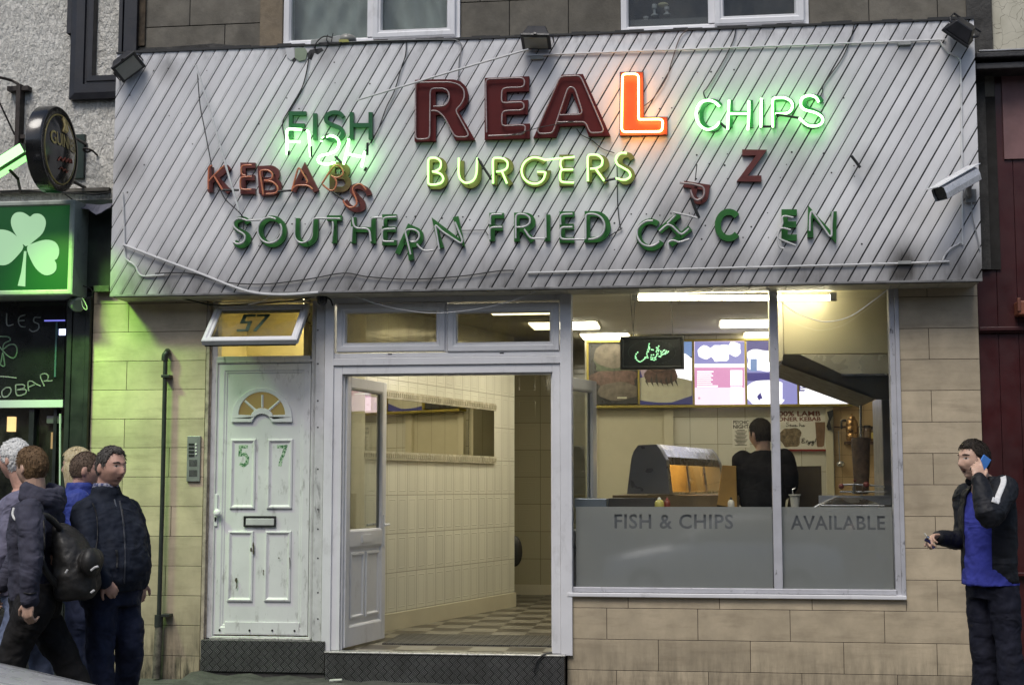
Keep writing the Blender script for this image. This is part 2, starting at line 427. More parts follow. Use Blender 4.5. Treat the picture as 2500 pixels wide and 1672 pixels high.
for xa, xb, js in ((UX0, W1[0], (463, 636)), (W1[1], W2[0], (1172, 1316, 1460)), (W2[1], UX1, (2020, 2225, 2355))):
    ashlar(mb, xa, xb, zof(30 if xa < -3 else 2, 0, 1250) - .94, UZ1, [xof(j, 0, 50) for j in js])
for w in (W1, W2): ashlar(mb, w[0], w[1], WTOP, UZ1, [])
mb.build('upper_wall', STONE, B, bevel=.004)
MB().box(UX0, W1[0], .012, .3, UZ0, UZ1).box(W1[1], W2[0], .012, .3, UZ0, UZ1).box(W2[1], UX1, .012, .3, UZ0, UZ1).box(W1[0] , W1[1], .012, .3, WTOP, UZ1).box(W2[0], W2[1], .012, .3, WTOP, UZ1).box(W1[0], W1[1], .012, .3, UZ0, WZ0[0] - .02).box(W2[0], W2[1], .012, .3, UZ0, WZ0[1] - .02).build('wall_core', DARKGAP, B)
MB().box(UX0 - .05, UX1, -.12, .6, UZ1, UZ1 + .25).build('cornice', STONE_DK, B, bevel=.02)
MB().box(XL, UX1, .31, 9, 7.2, 7.4).build('roof', STONE_DK, B)
# pier beside window, lead flashing along the fascia
mb = MB(); mb.box(xof(637, 0, 60), W1[0] - .005, -.035, .0, 3.2, UZ1).build('window_pier', pm('brown_stone', (.20, .16, .11), .9, var=.25, vs=4, bmp=.4, bs=30, bd=.008, dirt=.6, ds=4), B, bevel=.01)
mb = MB()
for x0, x1, yy, hh in ((300, 690, 112, 22), (1126, 1512, 90, 26), (1976, 2400, 62, 34)):
    xa, xb = xof(x0, -.02, yy), xof(x1, -.02, yy)
    nseg = max(3, int((xb - xa) / .18)); zt = zof(yy, -.02, (x0 + x1) / 2)
    top = [zt + .02 * rng.uniform(-1, 1) for _ in range(nseg + 1)]
    for i in range(nseg):
        a, b_ = xa + (xb - xa) * i / nseg, xa + (xb - xa) * (i + 1) / nseg
        mb.prism([(a, -.012, 3.2), (b_, -.012, 3.2), (b_, -.012, top[i + 1]), (a, -.012, top[i])], (0, .011, 0))
    mb.build('lead_flashing', STONE_DK, B); mb = MB()

def sash_prof(w, d=.03): return [(0, .06), (0, 0), (.008, -.006), (w * .55, -.006), (w * .7, .004), (w * .86, .004), (w, d), (w, .06)]
def upvc_window(name, W, z0, z1, px_m, glazing_y, curtain):
    fr = empty('x', (0, 0, 0)) if False else None
    mb = MB(); y = -.02
    mb.mframe(W[0], W[1], z0, z1, [(0, .1), (0, y), (.045, y), (.06, y + .02), (.06, .1)])
    win = mb.build(name, WHITE, B, bevel=.002)
    xm = px_m
    m2 = MB().box(xm - .03, xm + .03, y - .002, .09, z0 + .058, z1 - .058)
    m2.build('mullion', WHITE, win) if False else None
    m2.build('mullion', WHITE, win, bevel=.002)
    m3 = MB().mframe(xm + .02, W[1] - .035, z0 + .035, z1 - .04, [(a, y - .025 + b_) for a, b_ in sash_prof(.075)])
    sash = m3.build('casement', WHITE, win, bevel=.001)
    MB().box(W[0] + .055, xm - .02, .04, .046, z0 + .055, z1 - .055).build('pane', GLASS_DK, win)
    MB().box(xm + .09, W[1] - .1, .02, .026, z0 + .1, z1 - .1).build('pane', GLASS_DK, win)
    return win
w1 = upvc_window('upstairs_window', W1, WZ0[0], WTOP, xof(907, 0, 40), .03, True)
w2 = upvc_window('upstairs_window', W2, WZ0[1], WTOP, xof(1738, 0, 30), .03, False)
MB().box(W1[0] - .03, W1[1] + .015, -.07, .0, WZ0[0] - .022, WZ0[0] - .001).build('sill', WHITE, w1, bevel=.004)
MB().box(W2[0] - .03, W2[1] + .015, -.07, .0, WZ0[1] - .022, WZ0[1] - .001).build('sill', WHITE, w2, bevel=.004)
# dark rooms behind the panes
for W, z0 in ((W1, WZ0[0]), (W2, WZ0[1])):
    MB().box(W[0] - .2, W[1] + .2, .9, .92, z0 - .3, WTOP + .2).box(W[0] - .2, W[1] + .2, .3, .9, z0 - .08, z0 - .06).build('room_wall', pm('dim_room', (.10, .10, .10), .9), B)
# draped curtain behind the first window
def drape(x0, x1, z0, z1, y, amp, n, seed, sag):
    r_ = random.Random(seed); mb = MB(); N, M = n, 26
    ph = [r_.uniform(0, 6.28) for _ in range(5)]
    vs = []
    for i in range(N + 1):
        for j in range(M + 1):
            u, v = i / N, j / M
            x = x0 + (x1 - x0) * u; z = z1 + (z0 - z1) * v
            fold = math.sin(u * 21 + ph[0] + 2.5 * v * math.sin(u * 3 + ph[1])) * .5 + math.sin((u * 1.3 + v * sag) * 17 + ph[2]) * .35 + math.sin((u * .8 - v * 1.3) * 33 + ph[3]) * .16
            vs.append((x, y + amp * fold, z))
    return mb.add(vs, [(i * (M + 1) + j, (i + 1) * (M + 1) + j, (i + 1) * (M + 1) + j + 1, i * (M + 1) + j + 1) for i in range(N) for j in range(M)])
CLOTH = pm('grey_green_curtain', (.44, .48, .44), .9, var=.05, vs=4)
xm1 = xof(907, 0, 40)
c1 = drape(W1[0] + .03, xm1, WZ0[0] + .02, WTOP, .16, .035, 70, 3, 1.6).build('curtain', CLOTH, smooth=True)
tag(c1, 'wide grey green curtain hanging in creases behind the fixed pane above the FISH sign', 'curtain')
c2 = drape(xm1 + .05, W1[1] - .05, WZ0[0] + .02, WTOP, .15, .05, 60, 9, -1.4).build('curtain', CLOTH, smooth=True)
tag(c2, 'narrow grey curtain swept aside in loops behind the small opening casement', 'curtain')

# fascia of diagonal planks on a box
FY = -.30
fx0, fx1 = (xof(285, FY, 130) + xof(268, FY, 720)) / 2, (xof(2385, FY, 60) + xof(2391, FY, 684)) / 2
fz0 = (P(268, 721, FY).z + P(2391, 683, FY).z) / 2; fz1 = (P(285, 131, FY).z + P(2385, 49, FY).z) / 2
def fascia_mat():
    m, nt, b = new_mat('dirty_white_planks')
    co = objco(nt)
    base = mixc(nt, noise(nt, co, 1.6, 4, .55), (.71, .705, .715), (.83, .825, .835))
    a = nt.nodes.new('ShaderNodeAttribute'); a.attribute_name = 'tone'
    base = mixc(nt, math_node(nt, 'MULTIPLY', a.outputs['Fac'], .34), base, (.40, .40, .42))
    tc = nt.nodes.new('ShaderNodeTexCoord'); sp = nt.nodes.new('ShaderNodeSeparateXYZ'); nt.links.new(tc.outputs['Object'], sp.inputs[0])
    zz = math_node(nt, 'SUBTRACT', sp.outputs[2], fz0)
    def band(o, lo, hi):
        r_ = nt.nodes.new('ShaderNodeMapRange'); r_.interpolation_type = 'SMOOTHSTEP'; r_.inputs[1].default_value = lo; r_.inputs[2].default_value = hi
        nt.links.new(o, r_.inputs[0]); return r_.outputs[0]
    soot = noise(nt, objco(nt, (1, 1, .25)), 2.2, 6, .65, .3, .75)
    fine = noise(nt, objco(nt, (1, 1, .5)), 14, 6, .7, .45, .75)
    low = math_node(nt, 'SUBTRACT', 1, band(zz, .02, .42)); high = band(zz, fz1 - fz0 - .16, fz1 - fz0 + .02)
    d = math_node(nt, 'ADD', math_node(nt, 'MULTIPLY', low, math_node(nt, 'MULTIPLY_ADD', soot, .55, .28)), math_node(nt, 'MULTIPLY', high, math_node(nt, 'MULTIPLY', fine, .55)))
    d = math_node(nt, 'ADD', d, math_node(nt, 'MULTIPLY', soot, .13))
    d = math_node(nt, 'ADD', d, math_node(nt, 'MULTIPLY', fine, .07), clamp=True)
    # soot blooms round the old fixing holes
    for cx, cz, rr, s in SOOT:
        cb = nt.nodes.new('ShaderNodeCombineXYZ'); cb.inputs[0].default_value = cx; cb.inputs[2].default_value = cz
        vd = nt.nodes.new('ShaderNodeVectorMath'); vd.operation = 'SUBTRACT'; nt.links.new(tc.outputs['Object'], vd.inputs[0]); nt.links.new(cb.outputs[0], vd.inputs[1])
        ml = nt.nodes.new('ShaderNodeVectorMath'); ml.operation = 'MULTIPLY'; ml.inputs[1].default_value = (1, 0, .8); nt.links.new(vd.outputs[0], ml.inputs[0])
        ln = nt.nodes.new('ShaderNodeVectorMath'); ln.operation = 'LENGTH'; nt.links.new(ml.outputs[0], ln.inputs[0])
        f = math_node(nt, 'MULTIPLY', math_node(nt, 'SUBTRACT', 1, band(ln.outputs[1], 0, rr)), math_node(nt, 'MULTIPLY_ADD', soot, s * .7, s * .45))
        d = math_node(nt, 'ADD', d, f, clamp=True)
    nt.links.new(mixc(nt, d, base, (.075, .07, .065)), b.inputs['Base Color'])
    b.inputs['Roughness'].default_value = .38
    bump(nt, b, noise(nt, co, 3, 3, .5), .12, .02)
    return m
SOOT = [(P(x, y, FY).x - 0, P(x, y, FY).z, r_, s) for x, y, r_, s in ((410, 168, .16, .5), (315, 400, .22, .5), (405, 660, .3, .45), (1308, 140, .22, .45), (2215, 115, .2, .45), (2205, 630, .25, .12),
        (1660, 520, .35, .35), (1930, 400, .4, .28), (2100, 400, .18, .4), (1780, 560, .4, .3), (1640, 545, .25, .3), (790, 130, .2, .4), (2200, 640, .25, .4), (1000, 560, .3, .18), (2380, 660, .25, .35))]
def clip_poly(poly, x0, x1, z0, z1):
    def cut(p, f):
        out = []
        for i in range(len(p)):
            a, b_ = p[i - 1], p[i]; da, db = f(a), f(b_)
            if (da >= 0) != (db >= 0):
                t = da / (da - db); out.append((a[0] + (b_[0] - a[0]) * t, a[1] + (b_[1] - a[1]) * t))
            if db >= 0: out.append(b_)
        return out
    for f in (lambda q: q[0] - x0, lambda q: x1 - q[0], lambda q: q[1] - z0, lambda q: z1 - q[1]):
        poly = cut(poly, f)
        if len(poly) < 3: return []
    return poly
mb = MB(); pitch0 = .1045; gp = .012; sh = (fz1 - fz0) * math.tan(R(30.3))
x = fx0 - sh
while x < fx1:
    pitch = pitch0 + rng.uniform(-.0025, .0025); py_ = rng.uniform(-.0012, .0006); gp = .0115 + rng.uniform(-.002, .003)
    for a, b_, yy, tn in ((x + gp, x + pitch - .012, FY, 0), (x + pitch - .012, x + pitch, FY + .0025, .0)):
        q = clip_poly([(a, fz0), (b_, fz0), (b_ + sh, fz1), (a + sh, fz1)], fx0, fx1, fz0, fz1)
        if q:
            if yy == FY: tn = rng.random()
            mb.prism([(p[0], yy + py_, p[1]) for p in q], (0, .012, 0), tone=tn)
    x += pitch
fascia = mb.build('fascia_board', fascia_mat(), B, loc=Vector((0, 0, 0)))
fascia.location = -org(B)
mb = MB().box(fx0 + .004, fx1 - .004, FY + .0112, -.016, fz0 + .006, fz1 - .004)
mb.build('fascia_box', pm('near_black_box', (.03, .03, .03), .8, var=.2), B)  # near-black box keeps the grooves between the planks dark
# roofing felt lip and soffit
mb = MB(); nn = 60
for i in range(nn):
    a, b_ = fx0 + (fx1 - fx0) * i / nn, fx0 + (fx1 - fx0) * (i + 1) / nn
    h = .012 + .012 * math.sin(i * .9) ** 2 + .006 * rng.random()
    mb.prism([(a, FY - .012, fz1 + .0), (b_, FY - .012, fz1), (b_, FY - .012, fz1 + h), (a, FY - .012, fz1 + h)], (0, .30, 0))
mb.build('felt_edge', RUBBER, B)
SOF = pm('soffit_boards', (.42, .40, .33), .6, var=.15, vs=4, dirt=.7, ds=8)
mb = MB()
for i in range(24):
    a = fx0 + .02 + (fx1 - fx0 - .04) * i / 24; mb.box(a + .002, a + (fx1 - fx0 - .04) / 24 - .002, FY + .02, .02, fz0 - .018, fz0 + .003, tone=rng.random())
mb.build('soffit', SOF, B)
mb = MB().box(fx0, fx1, FY - .004, FY + .018, fz0 - .012, fz0 + .005)
mb.build('drip_trim', pm('drip_trim_grey', (.2, .2, .2), .5, dirt=.8, ds=9, dlo=.5, dhi=.7), B, bevel=.002)

# house door with hopper light
DY = .03
d = empty('entrance_frame', (0, 0, 0)) if False else None
mb = MB()
zt = zof(733, DY, 640); zd = zof(1556, DY, 640)
mb.pbox(511, 733, 526, 1557, DY, .13).pbox(757, 733, 767, 1557, DY, .13).pbox(526, 733, 757, 739, DY, .13).pbox(526, 869, 757, 886, DY - .004, .13)
mb.pframe(519, 878, 764, 1561, DY - .006, [(0, .05), (0, .004), (.012, 0), (.02, .0), (.026, .02), (.026, .05)])
mb.build('door_frame', WHITE_OLD, B, bevel=.004)
mb = MB().pbox(767, 722, 789, 1566, -.006, .12); mb.build('screw_post', WHITE_OLD, B, bevel=.004)
mb = MB()
for yy in (806, 888, 978, 1043, 1145, 1243, 1291, 1362, 1446, 1510): mb.lathe(P(776, yy, -.007), [(.007, 0), (.006, -.002)][::1], (0, 1, 0), 8)
mb.build('screw_head', RUBBER, bpy.data.objects['screw_post'])
mb = MB().pbox(497, 738, 505, 1610, -.012, .05); mb.pbox(505, 738, 511, 1606, .02, .1); mb.build('edge_trim', pm('stained_trim', (.36, .30, .24), .6, var=.3, vs=14, dirt=.8, ds=12), B, bevel=.003)
door = None
LY = .048
mb = MB()
mb.pbox(527, 887, 756, 1549, LY, .1)
mb.pframe(527, 887, 756, 1549, LY, [(0, .0), (0, -.012), (.055, -.012), (.066, -.006), (.076, -.006), (.082, .0)])
mb.pbox(548, 1518, 731, 1547, LY - .014, LY)
door = mb.build('house_door', WHITE_SCUFF, B, bevel=.003)
pan = [(0, .0), (.004, -.013), (.016, -.016), (.026, -.008), (.032, -.004), (.036, -.003)]
for nm, (a, b_, c_, e) in zip(range(4), ((562, 1071, 624.5, 1242), (652.5, 1071, 715, 1242), (555.5, 1295, 619, 1468), (646, 1295, 711, 1468))):
    MB().pframe(a, b_, c_, e, LY, pan, True).build('raised_panel', WHITE_SCUFF, door, bevel=.001)
# sunburst light
def semi(cx, cy, r, a0=0, a1=180, n=20): return [(cx + r * math.cos(R(a0 + (a1 - a0) * i / n)), cy - r * math.sin(R(a0 + (a1 - a0) * i / n))) for i in range(n + 1)]
def arch(r, r2, base):
    cx, cy = 640.6, 1029
    o = semi(cx, base, r)
    return o + [(cx - r2 * 1.15, base)] + [(cx + r2 * math.cos(R(180 - 180 * i / 10)), base - r2 * .95 * math.sin(R(180 * i / 10))) for i in range(11)] + [(cx + r2 * 1.15, base)]
def xz(pix, Y): return [(P(x, y, Y).x, P(x, y, Y).z) for x, y in pix]
outer = [(715, 1030)] + semi(640.6, 1021, 74)[0:] + [(566, 1030), (616, 1030)] + [(640.6 + 22 * math.cos(R(180 - 18 * i)), 1030 - 20 * math.sin(R(18 * i))) for i in range(1, 10)] + [(665, 1030)]
inner = semi(640.6, 1014, 57, 2, 178) + [(613, 1013.5)] + [(640.6 + 28 * math.cos(R(170 - 16 * i)), 1021 - 25 * math.sin(R(10 + 16 * i))) for i in range(0, 11)] + [(668, 1013.5)]
fan = MB().holed(xz(outer, LY), [xz(inner, LY)], LY - .02, LY).build('sunburst_frame', WHITE, door, bevel=.005)
mb = MB()
for a in (45, 90, 135):
    c0, c1 = (640.6 + 24 * math.cos(R(a)), 1018 - 24 * math.sin(R(a))), (640.6 + 60 * math.cos(R(a)), 1014 - 50 * math.sin(R(a)))
    mb.tube([P(*c0, LY - .008), P(*c1, LY - .008)], .011, 6)
mb.build('sunburst_bar', WHITE, fan)
mb = MB(); mb.prism([(x, LY - .002, z) for x, z in xz(inner, LY)], (0, .004, 0)); mb.build('sunburst_pane', emat('lit_amber_pane', (.42, .31, .10), .22, (.10, .08, .03)), fan)
LB = MB().pframe(596, 1259, 674, 1285, LY, [(0, 0), (0, -.02), (.012, -.02), (.012, -.006)]).build('letterbox', RUBBER, door, bevel=.002)
MB().pbox(600, 1265, 669, 1282, LY - .018, LY - .005).build('letterbox_flap', pm('pale_metal', (.5, .5, .5), .4), LB, bevel=.004)
hn = MB(); hn.pbox(522, 1206, 530.5, 1284, LY - .024, LY - .012)
hn = hn.build('handle_plate', WHITE, door, bevel=.003)
MB().ell(P(530, 1251, LY - .05), (.03, .018, .03)).lathe(P(528, 1247, LY - .05), [(.012, 0), (.012, .04)], (0, 1, 0), 10).build('handle_knob', pm('white_plastic', (.8, .8, .8), .3), hn, smooth=True)
MB().pbox(523.5, 1262, 527.5, 1272, LY - .028, LY - .022).build('keyhole', RUBBER, hn)
mb = MB()
for x, y in ((536, 1537), (609, 1538), (664.5, 1538), (719, 1539)): mb.lathe(P(x, y, LY - .016), [(.009, 0), (.008, -.004)], (0, 1, 0), 10)
mb.build('screw_head', RUBBER, door)
mb = MB(); r2 = random.Random(4)
for x, y, w, h in ((617.5, 1323, 3, 30), (612, 1336, 3, 10), (706, 1360, 3, 28), (575, 1410, 4, 26), (679, 1360, 6, 3), (642, 1390, 3, 14)):
    pts = [(x + w * r2.uniform(-.6, .6) * (.3 if i in (0, 4) else 1), y + h * i / 4) for i in range(5)]; pts += [(x + w * r2.uniform(.3, 1.2), y + h * (4 - i) / 4) for i in range(5)]
    mb.ppoly(pts, LY - .0172, LY - .0165)
mb.build('gouge', pm('gouge_dark', (.06, .05, .03), .8), door)
# speckled green numerals
def speckle():
    m, nt, b = new_mat('speckled_green'); co = objco(nt)
    nt.links.new(mixc(nt, noise(nt, co, 90, 2, .5, .46, .54), (.02, .13, .04), (.42, .55, .40)), b.inputs['Base Color']); return m
SPEC = speckle(); SPECD = pm('dull_green_film', (.02, .05, .03), .6, var=.5, vs=40)
def strokes(mb, lines, w, Y, th):
    """flat band lettering: each polyline (pixels) is a ribbon of pixel width w"""
    for li, L in enumerate(lines):
        pts = [Vector((p[0], p[1], 0)) for p in L]; n = len(pts); lf, rt = [], []
        closed = (pts[0] - pts[-1]).length < .01
        if closed: pts = pts[:-1]; n -= 1
        for i, p in enumerate(pts):
            a = pts[i - 1] if (i > 0 or closed) else p; b_ = pts[(i + 1) % n] if (i < n - 1 or closed) else p
            d1 = (p - a).normalized() if (p - a).length > 1e-6 else (b_ - p).normalized()
            d2 = (b_ - p).normalized() if (b_ - p).length > 1e-6 else d1
            n1, n2_ = Vector((-d1.y, d1.x, 0)), Vector((-d2.y, d2.x, 0)); nn_ = (n1 + n2_)
            nn_ = nn_.normalized() if nn_.length > .2 else n1
            k = 1 / max(.5, nn_.dot(n1)); off = nn_ * (w / 2 * k); lf.append(p + off); rt.append(p - off)
        yy = Y - .0015 * li; m = n if closed else n - 1
        vs = []; 
        for y_ in (yy, Y + th):
            vs += [P(q.x, q.y, Y) + Vector((0, y_ - Y, 0)) for q in lf] + [P(q.x, q.y, Y) + Vector((0, y_ - Y, 0)) for q in rt]
        fs = []
        for i in range(m):
            j = (i + 1) % n
            fs += [(i, j, n + j, n + i), (2 * n + i, 2 * n + n + i, 2 * n + n + j, 2 * n + j), (i, 2 * n + i, 2 * n + j, j), (n + i, n + j, 3 * n + j, 3 * n + i)]
        if not closed: fs += [(0, n, 3 * n, 2 * n), (n - 1, 2 * n + n - 1, 4 * n - 1, 2 * n - 1)]
        mb.add(vs, fs)
    return mb
five = [(605, 1090), (587, 1090), (586, 1110), (598, 1108), (604, 1116), (603, 1130), (595, 1136), (585, 1131)]
seven = [(676, 1090), (697, 1090), (692, 1108), (686, 1122), (683, 1138)]
nm = MB(); strokes(nm, [five], 8, LY - .004, .002); nm.build('numeral_five', SPEC, door)
nm = MB(); strokes(nm, [seven], 8, LY - .004, .002); nm.build('numeral_seven', SPEC, door)
# hopper window swung out over the door
ZH = P(640, 748, DY - .02); A, C_ = P(529, 748, DY - .03), P(756, 748, DY - .03)
Bl, Br = P(474, 836, DY - .38), P(718, 836, DY - .38)
ex = Vector((1, 0, 0)); dn = ((Bl + Br) / 2 - (A + C_) / 2); dn.x = 0; Lh = dn.length; dnn = dn.normalized(); nrm = ex.cross(dnn)
hw = (C_ - A).length
def hp(u, v, w): return A + ex * u + dnn * v + nrm * w
def hopper(mb, prof, u0, u1, v0, v1, fill=False):
    base = len(mb.v)
    for ins, w in prof: mb.v += [hp(u0 + ins, v0 + ins, w), hp(u1 - ins, v0 + ins, w), hp(u1 - ins, v1 - ins, w), hp(u0 + ins, v1 - ins, w)]
    for i in range(len(prof) - 1):
        a, b_ = base + 4 * i, base + 4 * i + 4
        for j in range(4): mb.f.append([a + j, a + (j + 1) % 4, b_ + (j + 1) % 4, b_ + j]); mb.t.append(.5); mb.m.append(0)
    if fill: b_ = base + 4 * (len(prof) - 1); mb.f.append([b_, b_ + 1, b_ + 2, b_ + 3]); mb.t.append(.5); mb.m.append(0)
    return mb
sgn = 1 if nrm.y < 0 else -1
hf = hopper(MB(), [(.0, -.03 * sgn), (0, .012 * sgn), (.012, .02 * sgn), (.03, .02 * sgn), (.04, .01 * sgn), (.055, .01 * sgn), (.065, -.005 * sgn), (.065, -.03 * sgn), (0, -.03 * sgn)], 0, hw, 0, Lh).build('hopper_window', WHITE, B, bevel=.002)
hopper(MB(), [(0, 0)], .06, hw - .06, .06, Lh - .06, True).build('hopper_pane', glassmat('dusty_glass', (.34, .32, .22), 1.45, dirt=.30), hf, fix=False)
hopper(MB(), [(0, -.045 * sgn), (0, -.032 * sgn), (.016, -.032 * sgn), (.016, -.045 * sgn)], .02, hw - .02, .02, Lh - .0).build('hopper_gasket', RUBBER, hf)
def on_hopper(lines, w):
    mb = MB()
    for L in lines:
        for (a, b_) in zip(L[:-1], L[1:]):
            p, q = Vector(a), Vector(b_); d_ = (q - p).normalized() * w / 2; n_ = Vector((-d_.y, d_.x)); p, q = p - d_, q + d_
            mb.prism([hp(*(p + n_), .004 * sgn), hp(*(q + n_), .004 * sgn), hp(*(q - n_), .004 * sgn), hp(*(p - n_), .004 * sgn)], nrm * .002 * sgn)
    return mb
cu, cv = hw * .46, Lh * .5
on_hopper([[(cu - .01, cv - .1), (cu - .085, cv - .1), (cu - .085, cv - .01), (cu - .02, cv - .01), (cu - .02, cv + .1), (cu - .09, cv + .1)]], .03).build('numeral_five', SPECD, hf)
on_hopper([[(cu + .03, cv - .1), (cu + .11, cv - .1), (cu + .05, cv + .1)]], .03).build('numeral_seven', SPECD, hf)
MB().tube([hp(hw - .02, .16, -.03 * sgn), P(757, 790, .04)], .006, 6).tube([P(757, 765, .04), hp(hw - .01, .3, -.03 * sgn)], .005, 6).build('hopper_stay', RUBBER, hf)

# treadplate steps
def tread_mat():
    m, nt, b = new_mat('treadplate'); co = objco(nt, (1, 1, 1), rot=(0, R(45), 0)); sp = nt.nodes.new('ShaderNodeSeparateXYZ'); nt.links.new(co, sp.inputs[0])
    s = .046
    u, v = math_node(nt, 'DIVIDE', sp.outputs[0], s), math_node(nt, 'DIVIDE', sp.outputs[2], s)
    ck = math_node(nt, 'MODULO', math_node(nt, 'ABSOLUTE', math_node(nt, 'ADD', math_node(nt, 'FLOOR', u), math_node(nt, 'FLOOR', v))), 2)
    ck = math_node(nt, 'GREATER_THAN', ck, .5)
    sw = nt.nodes.new('ShaderNodeMix'); nt.links.new(ck, sw.inputs[0]); nt.links.new(u, sw.inputs[2]); nt.links.new(v, sw.inputs[3])
    st = math_node(nt, 'SINE', math_node(nt, 'MULTIPLY', sw.outputs[0], 2 * math.pi * 4))
    bar = math_node(nt, 'MULTIPLY_ADD', st, 1.6, .3, clamp=True)
    fu, fv = math_node(nt, 'FRACT', u), math_node(nt, 'FRACT', v)
    e = math_node(nt, 'MINIMUM', math_node(nt, 'MINIMUM', fu, math_node(nt, 'SUBTRACT', 1, fu)), math_node(nt, 'MINIMUM', fv, math_node(nt, 'SUBTRACT', 1, fv)))
    bar = math_node(nt, 'MULTIPLY', bar, math_node(nt, 'MULTIPLY', e, 12, clamp=True))
    grime = noise(nt, objco(nt), 5, 6, .7, .35, .7)
    c = mixc(nt, bar, (.035, .035, .035), (.26, .26, .25)); c = mixc(nt, math_node(nt, 'MULTIPLY', grime, .6), c, (.03, .028, .025))
    nt.links.new(c, b.inputs['Base Color']); b.inputs['Metallic'].default_value = .6; b.inputs['Roughness'].default_value = .42
    bump(nt, b, bar, .8, .004); return m
TREAD = tread_mat()
LEDGE = pm('worn_nosing', (.5, .5, .47), .3, metal=.6, var=.2, vs=10, dirt=.7, ds=12)
mb = MB().pbox(489, 1563, 792, 1640, -.05, .3); s1 = mb.build('door_step', TREAD, B, bevel=.004)
MB().pbox(510, 1557, 757, 1563, -.035, .08).build('nosing', LEDGE, s1, bevel=.003)
MB().box(xof(490, -.03, 1645), xof(792, -.03, 1645), -.035, .3, -.02, P(640, 1640.5, -.05).z - .002).build('step_base', STONE_DK, s1)
zs = P(1085, 1594, -.10).z
mb = MB().box(xof(793, -.1, 1640), xof(1378, -.1, 1640), -.10, .12, -.02, zs - .012); s2 = mb.build('shop_step', TREAD, B, bevel=.004)
MB().box(xof(793, -.1, 1640) - .01, xof(1378, -.1, 1640) + .008, -.108, .02, zs - .012, zs).build('nosing', LEDGE, s2, bevel=.003)

# shop door frame with two top lights
FZ = .0
sf = MB()
sf.pbox(789, 716, 811, 1600, -.03, .12).pbox(1368, 716, 1396, 1600, -.03, .12)
sf.pbox(811, 716, 1368, 737, -.008, .12).pbox(811, 860, 1368, 871, -.012, .12).pbox(811, 871.5, 1368, 889.5, -.028, .12)
sf.pbox(1087, 738, 1092, 859, -.01, .12)
sfo = sf.build('shopfront_frame', WHITE, B, bevel=.004)
sf = MB(); 
xa, xb = xof(811.5, -.012, 1200), xof(1368, -.012, 1200); za, zb2 = zs + .0, P(1090, 890.5, -.012).z
prof = [(0, .08), (0, -.012), (.05, -.012), (.058, .0), (.066, .0), (.072, .014), (.072, .1)]
# three-sided door lining
sf.box(xa, xa + .07, -.012, .1, za, zb2).box(xb - .062, xb, -.012, .1, za, zb2).box(xa + .07, xb - .062, -.012, .1, zb2 - .068, zb2)
sf.box(xa + .07, xa + .083, .02, .1, za, zb2 - .068).box(xb - .075, xb - .062, .02, .1, za, zb2 - .068).box(xa + .083, xb - .075, .018, .1, zb2 - .08, zb2 - .068)
sf.build('door_lining', WHITE, B, bevel=.004)
for a, b_, c_, e in ((822, 740, 1086.5, 858.5), (1092.5, 739.5, 1365, 857.5)):
    s_ = MB().pframe(a, b_, c_, e, -.02, sash_prof(.078)).build('top_light', WHITE, B, bevel=.001)
    MB().pbox(a + 22, b_ + 20, c_ - 21, e - 20, .015, .02).build('pane', GLASS_TOP, s_)
mb = MB(); mb.pbox(947, 863, 957, 866, -.0135, -.011).pbox(1220, 860.5, 1230, 863.5, -.0135, -.011); mb.build('drain_slot', RUBBER, sfo)

# window frame, panes and frosted film
wf = MB()
wf.pbox(1386, 716, 1397, 1445, .0, .1).pbox(1884, 708, 1905, 1448, .01, .11).pbox(2178, 694, 2192, 1455, .0, .1).pbox(2192.5, 694, 2203, 1455, -.015, .1)
wf.pbox(1397, 700, 2178, 708, .005, .1)
wf.pbox(1397, 1436, 2192, 1448, .0, .1)
wfo = wf.build('window_frame', pm('chipped_window_frame', (.50, .50, .53), .45, var=.08, dirt=.9, dcol=(.03, .028, .025), ds=16, dstretch=(1, 1, .45), dlo=.6, dhi=.7, metal=.2), B, bevel=.004)
wf = MB().box(xof(1384, 0), xof(2204, 0), -.035, .1, zof(1459, 0, 1800), zof(1449, 0, 1800)); wf.build('window_sill', WHITE, wfo, bevel=.005)
xm0, xm1_, xm2, xm3 = xof(1396), xof(1886), xof(1903), xof(2180)
zt_, zb_ = zof(704, 0, 1800), zof(1441, 0, 1800)
GLASS_SHOP = glassmat('shop_window_glass', (.95, .96, .96), 1.85, dirt=.012, gr=.045)
def lean(mb):
    for v in mb.v: v.y += (v.z - zb_) * math.tan(R(.7))
    return mb
for a, b_ in ((xm0, xm1_), (xm2, xm3)):
    lean(MB().box(a, b_, .046, .050, zb_, zt_)).build('shop_pane', GLASS_SHOP, wfo)
def text_mesh(body, bold=0, shear=0, spacing=1.0, res=3):
    cu_ = bpy.data.curves.new('lettering', 'FONT'); cu_.body = body; cu_.offset = bold; cu_.shear = shear; cu_.space_character = spacing; cu_.resolution_u = res
    o = bpy.data.objects.new('lettering', cu_); sc.collection.objects.link(o)
    dg = bpy.context.evaluated_depsgraph_get(); me = bpy.data.meshes.new_from_object(o.evaluated_get(dg))
    bpy.data.objects.remove(o); return me
def text_loops(body, bold=0, spacing=1.0):
    me = text_mesh(body, bold, 0, spacing); bm = bmesh.new(); bm.from_mesh(me); bmesh.ops.remove_doubles(bm, verts=bm.verts, dist=1e-5)
    nx = {}
    for e in bm.edges:
        if len(e.link_faces) == 1:
            f = e.link_faces[0]; l = [l_ for l_ in f.loops if l_.edge == e][0]
            nx.setdefault(l.vert.index, []).append(l.link_loop_next.vert.index)
    co_ = {v.index: (v.co.x, v.co.y) for v in bm.verts}; loops = []; bm.free()
    while nx:
        s0 = next(iter(nx)); cur = s0; L = []
        while cur in nx:
            L.append(co_[cur]); t = nx[cur].pop()
            if not nx[cur]: del nx[cur]
            cur = t
            if cur == s0: break
        if len(L) > 2: loops.append(L)
    return loops
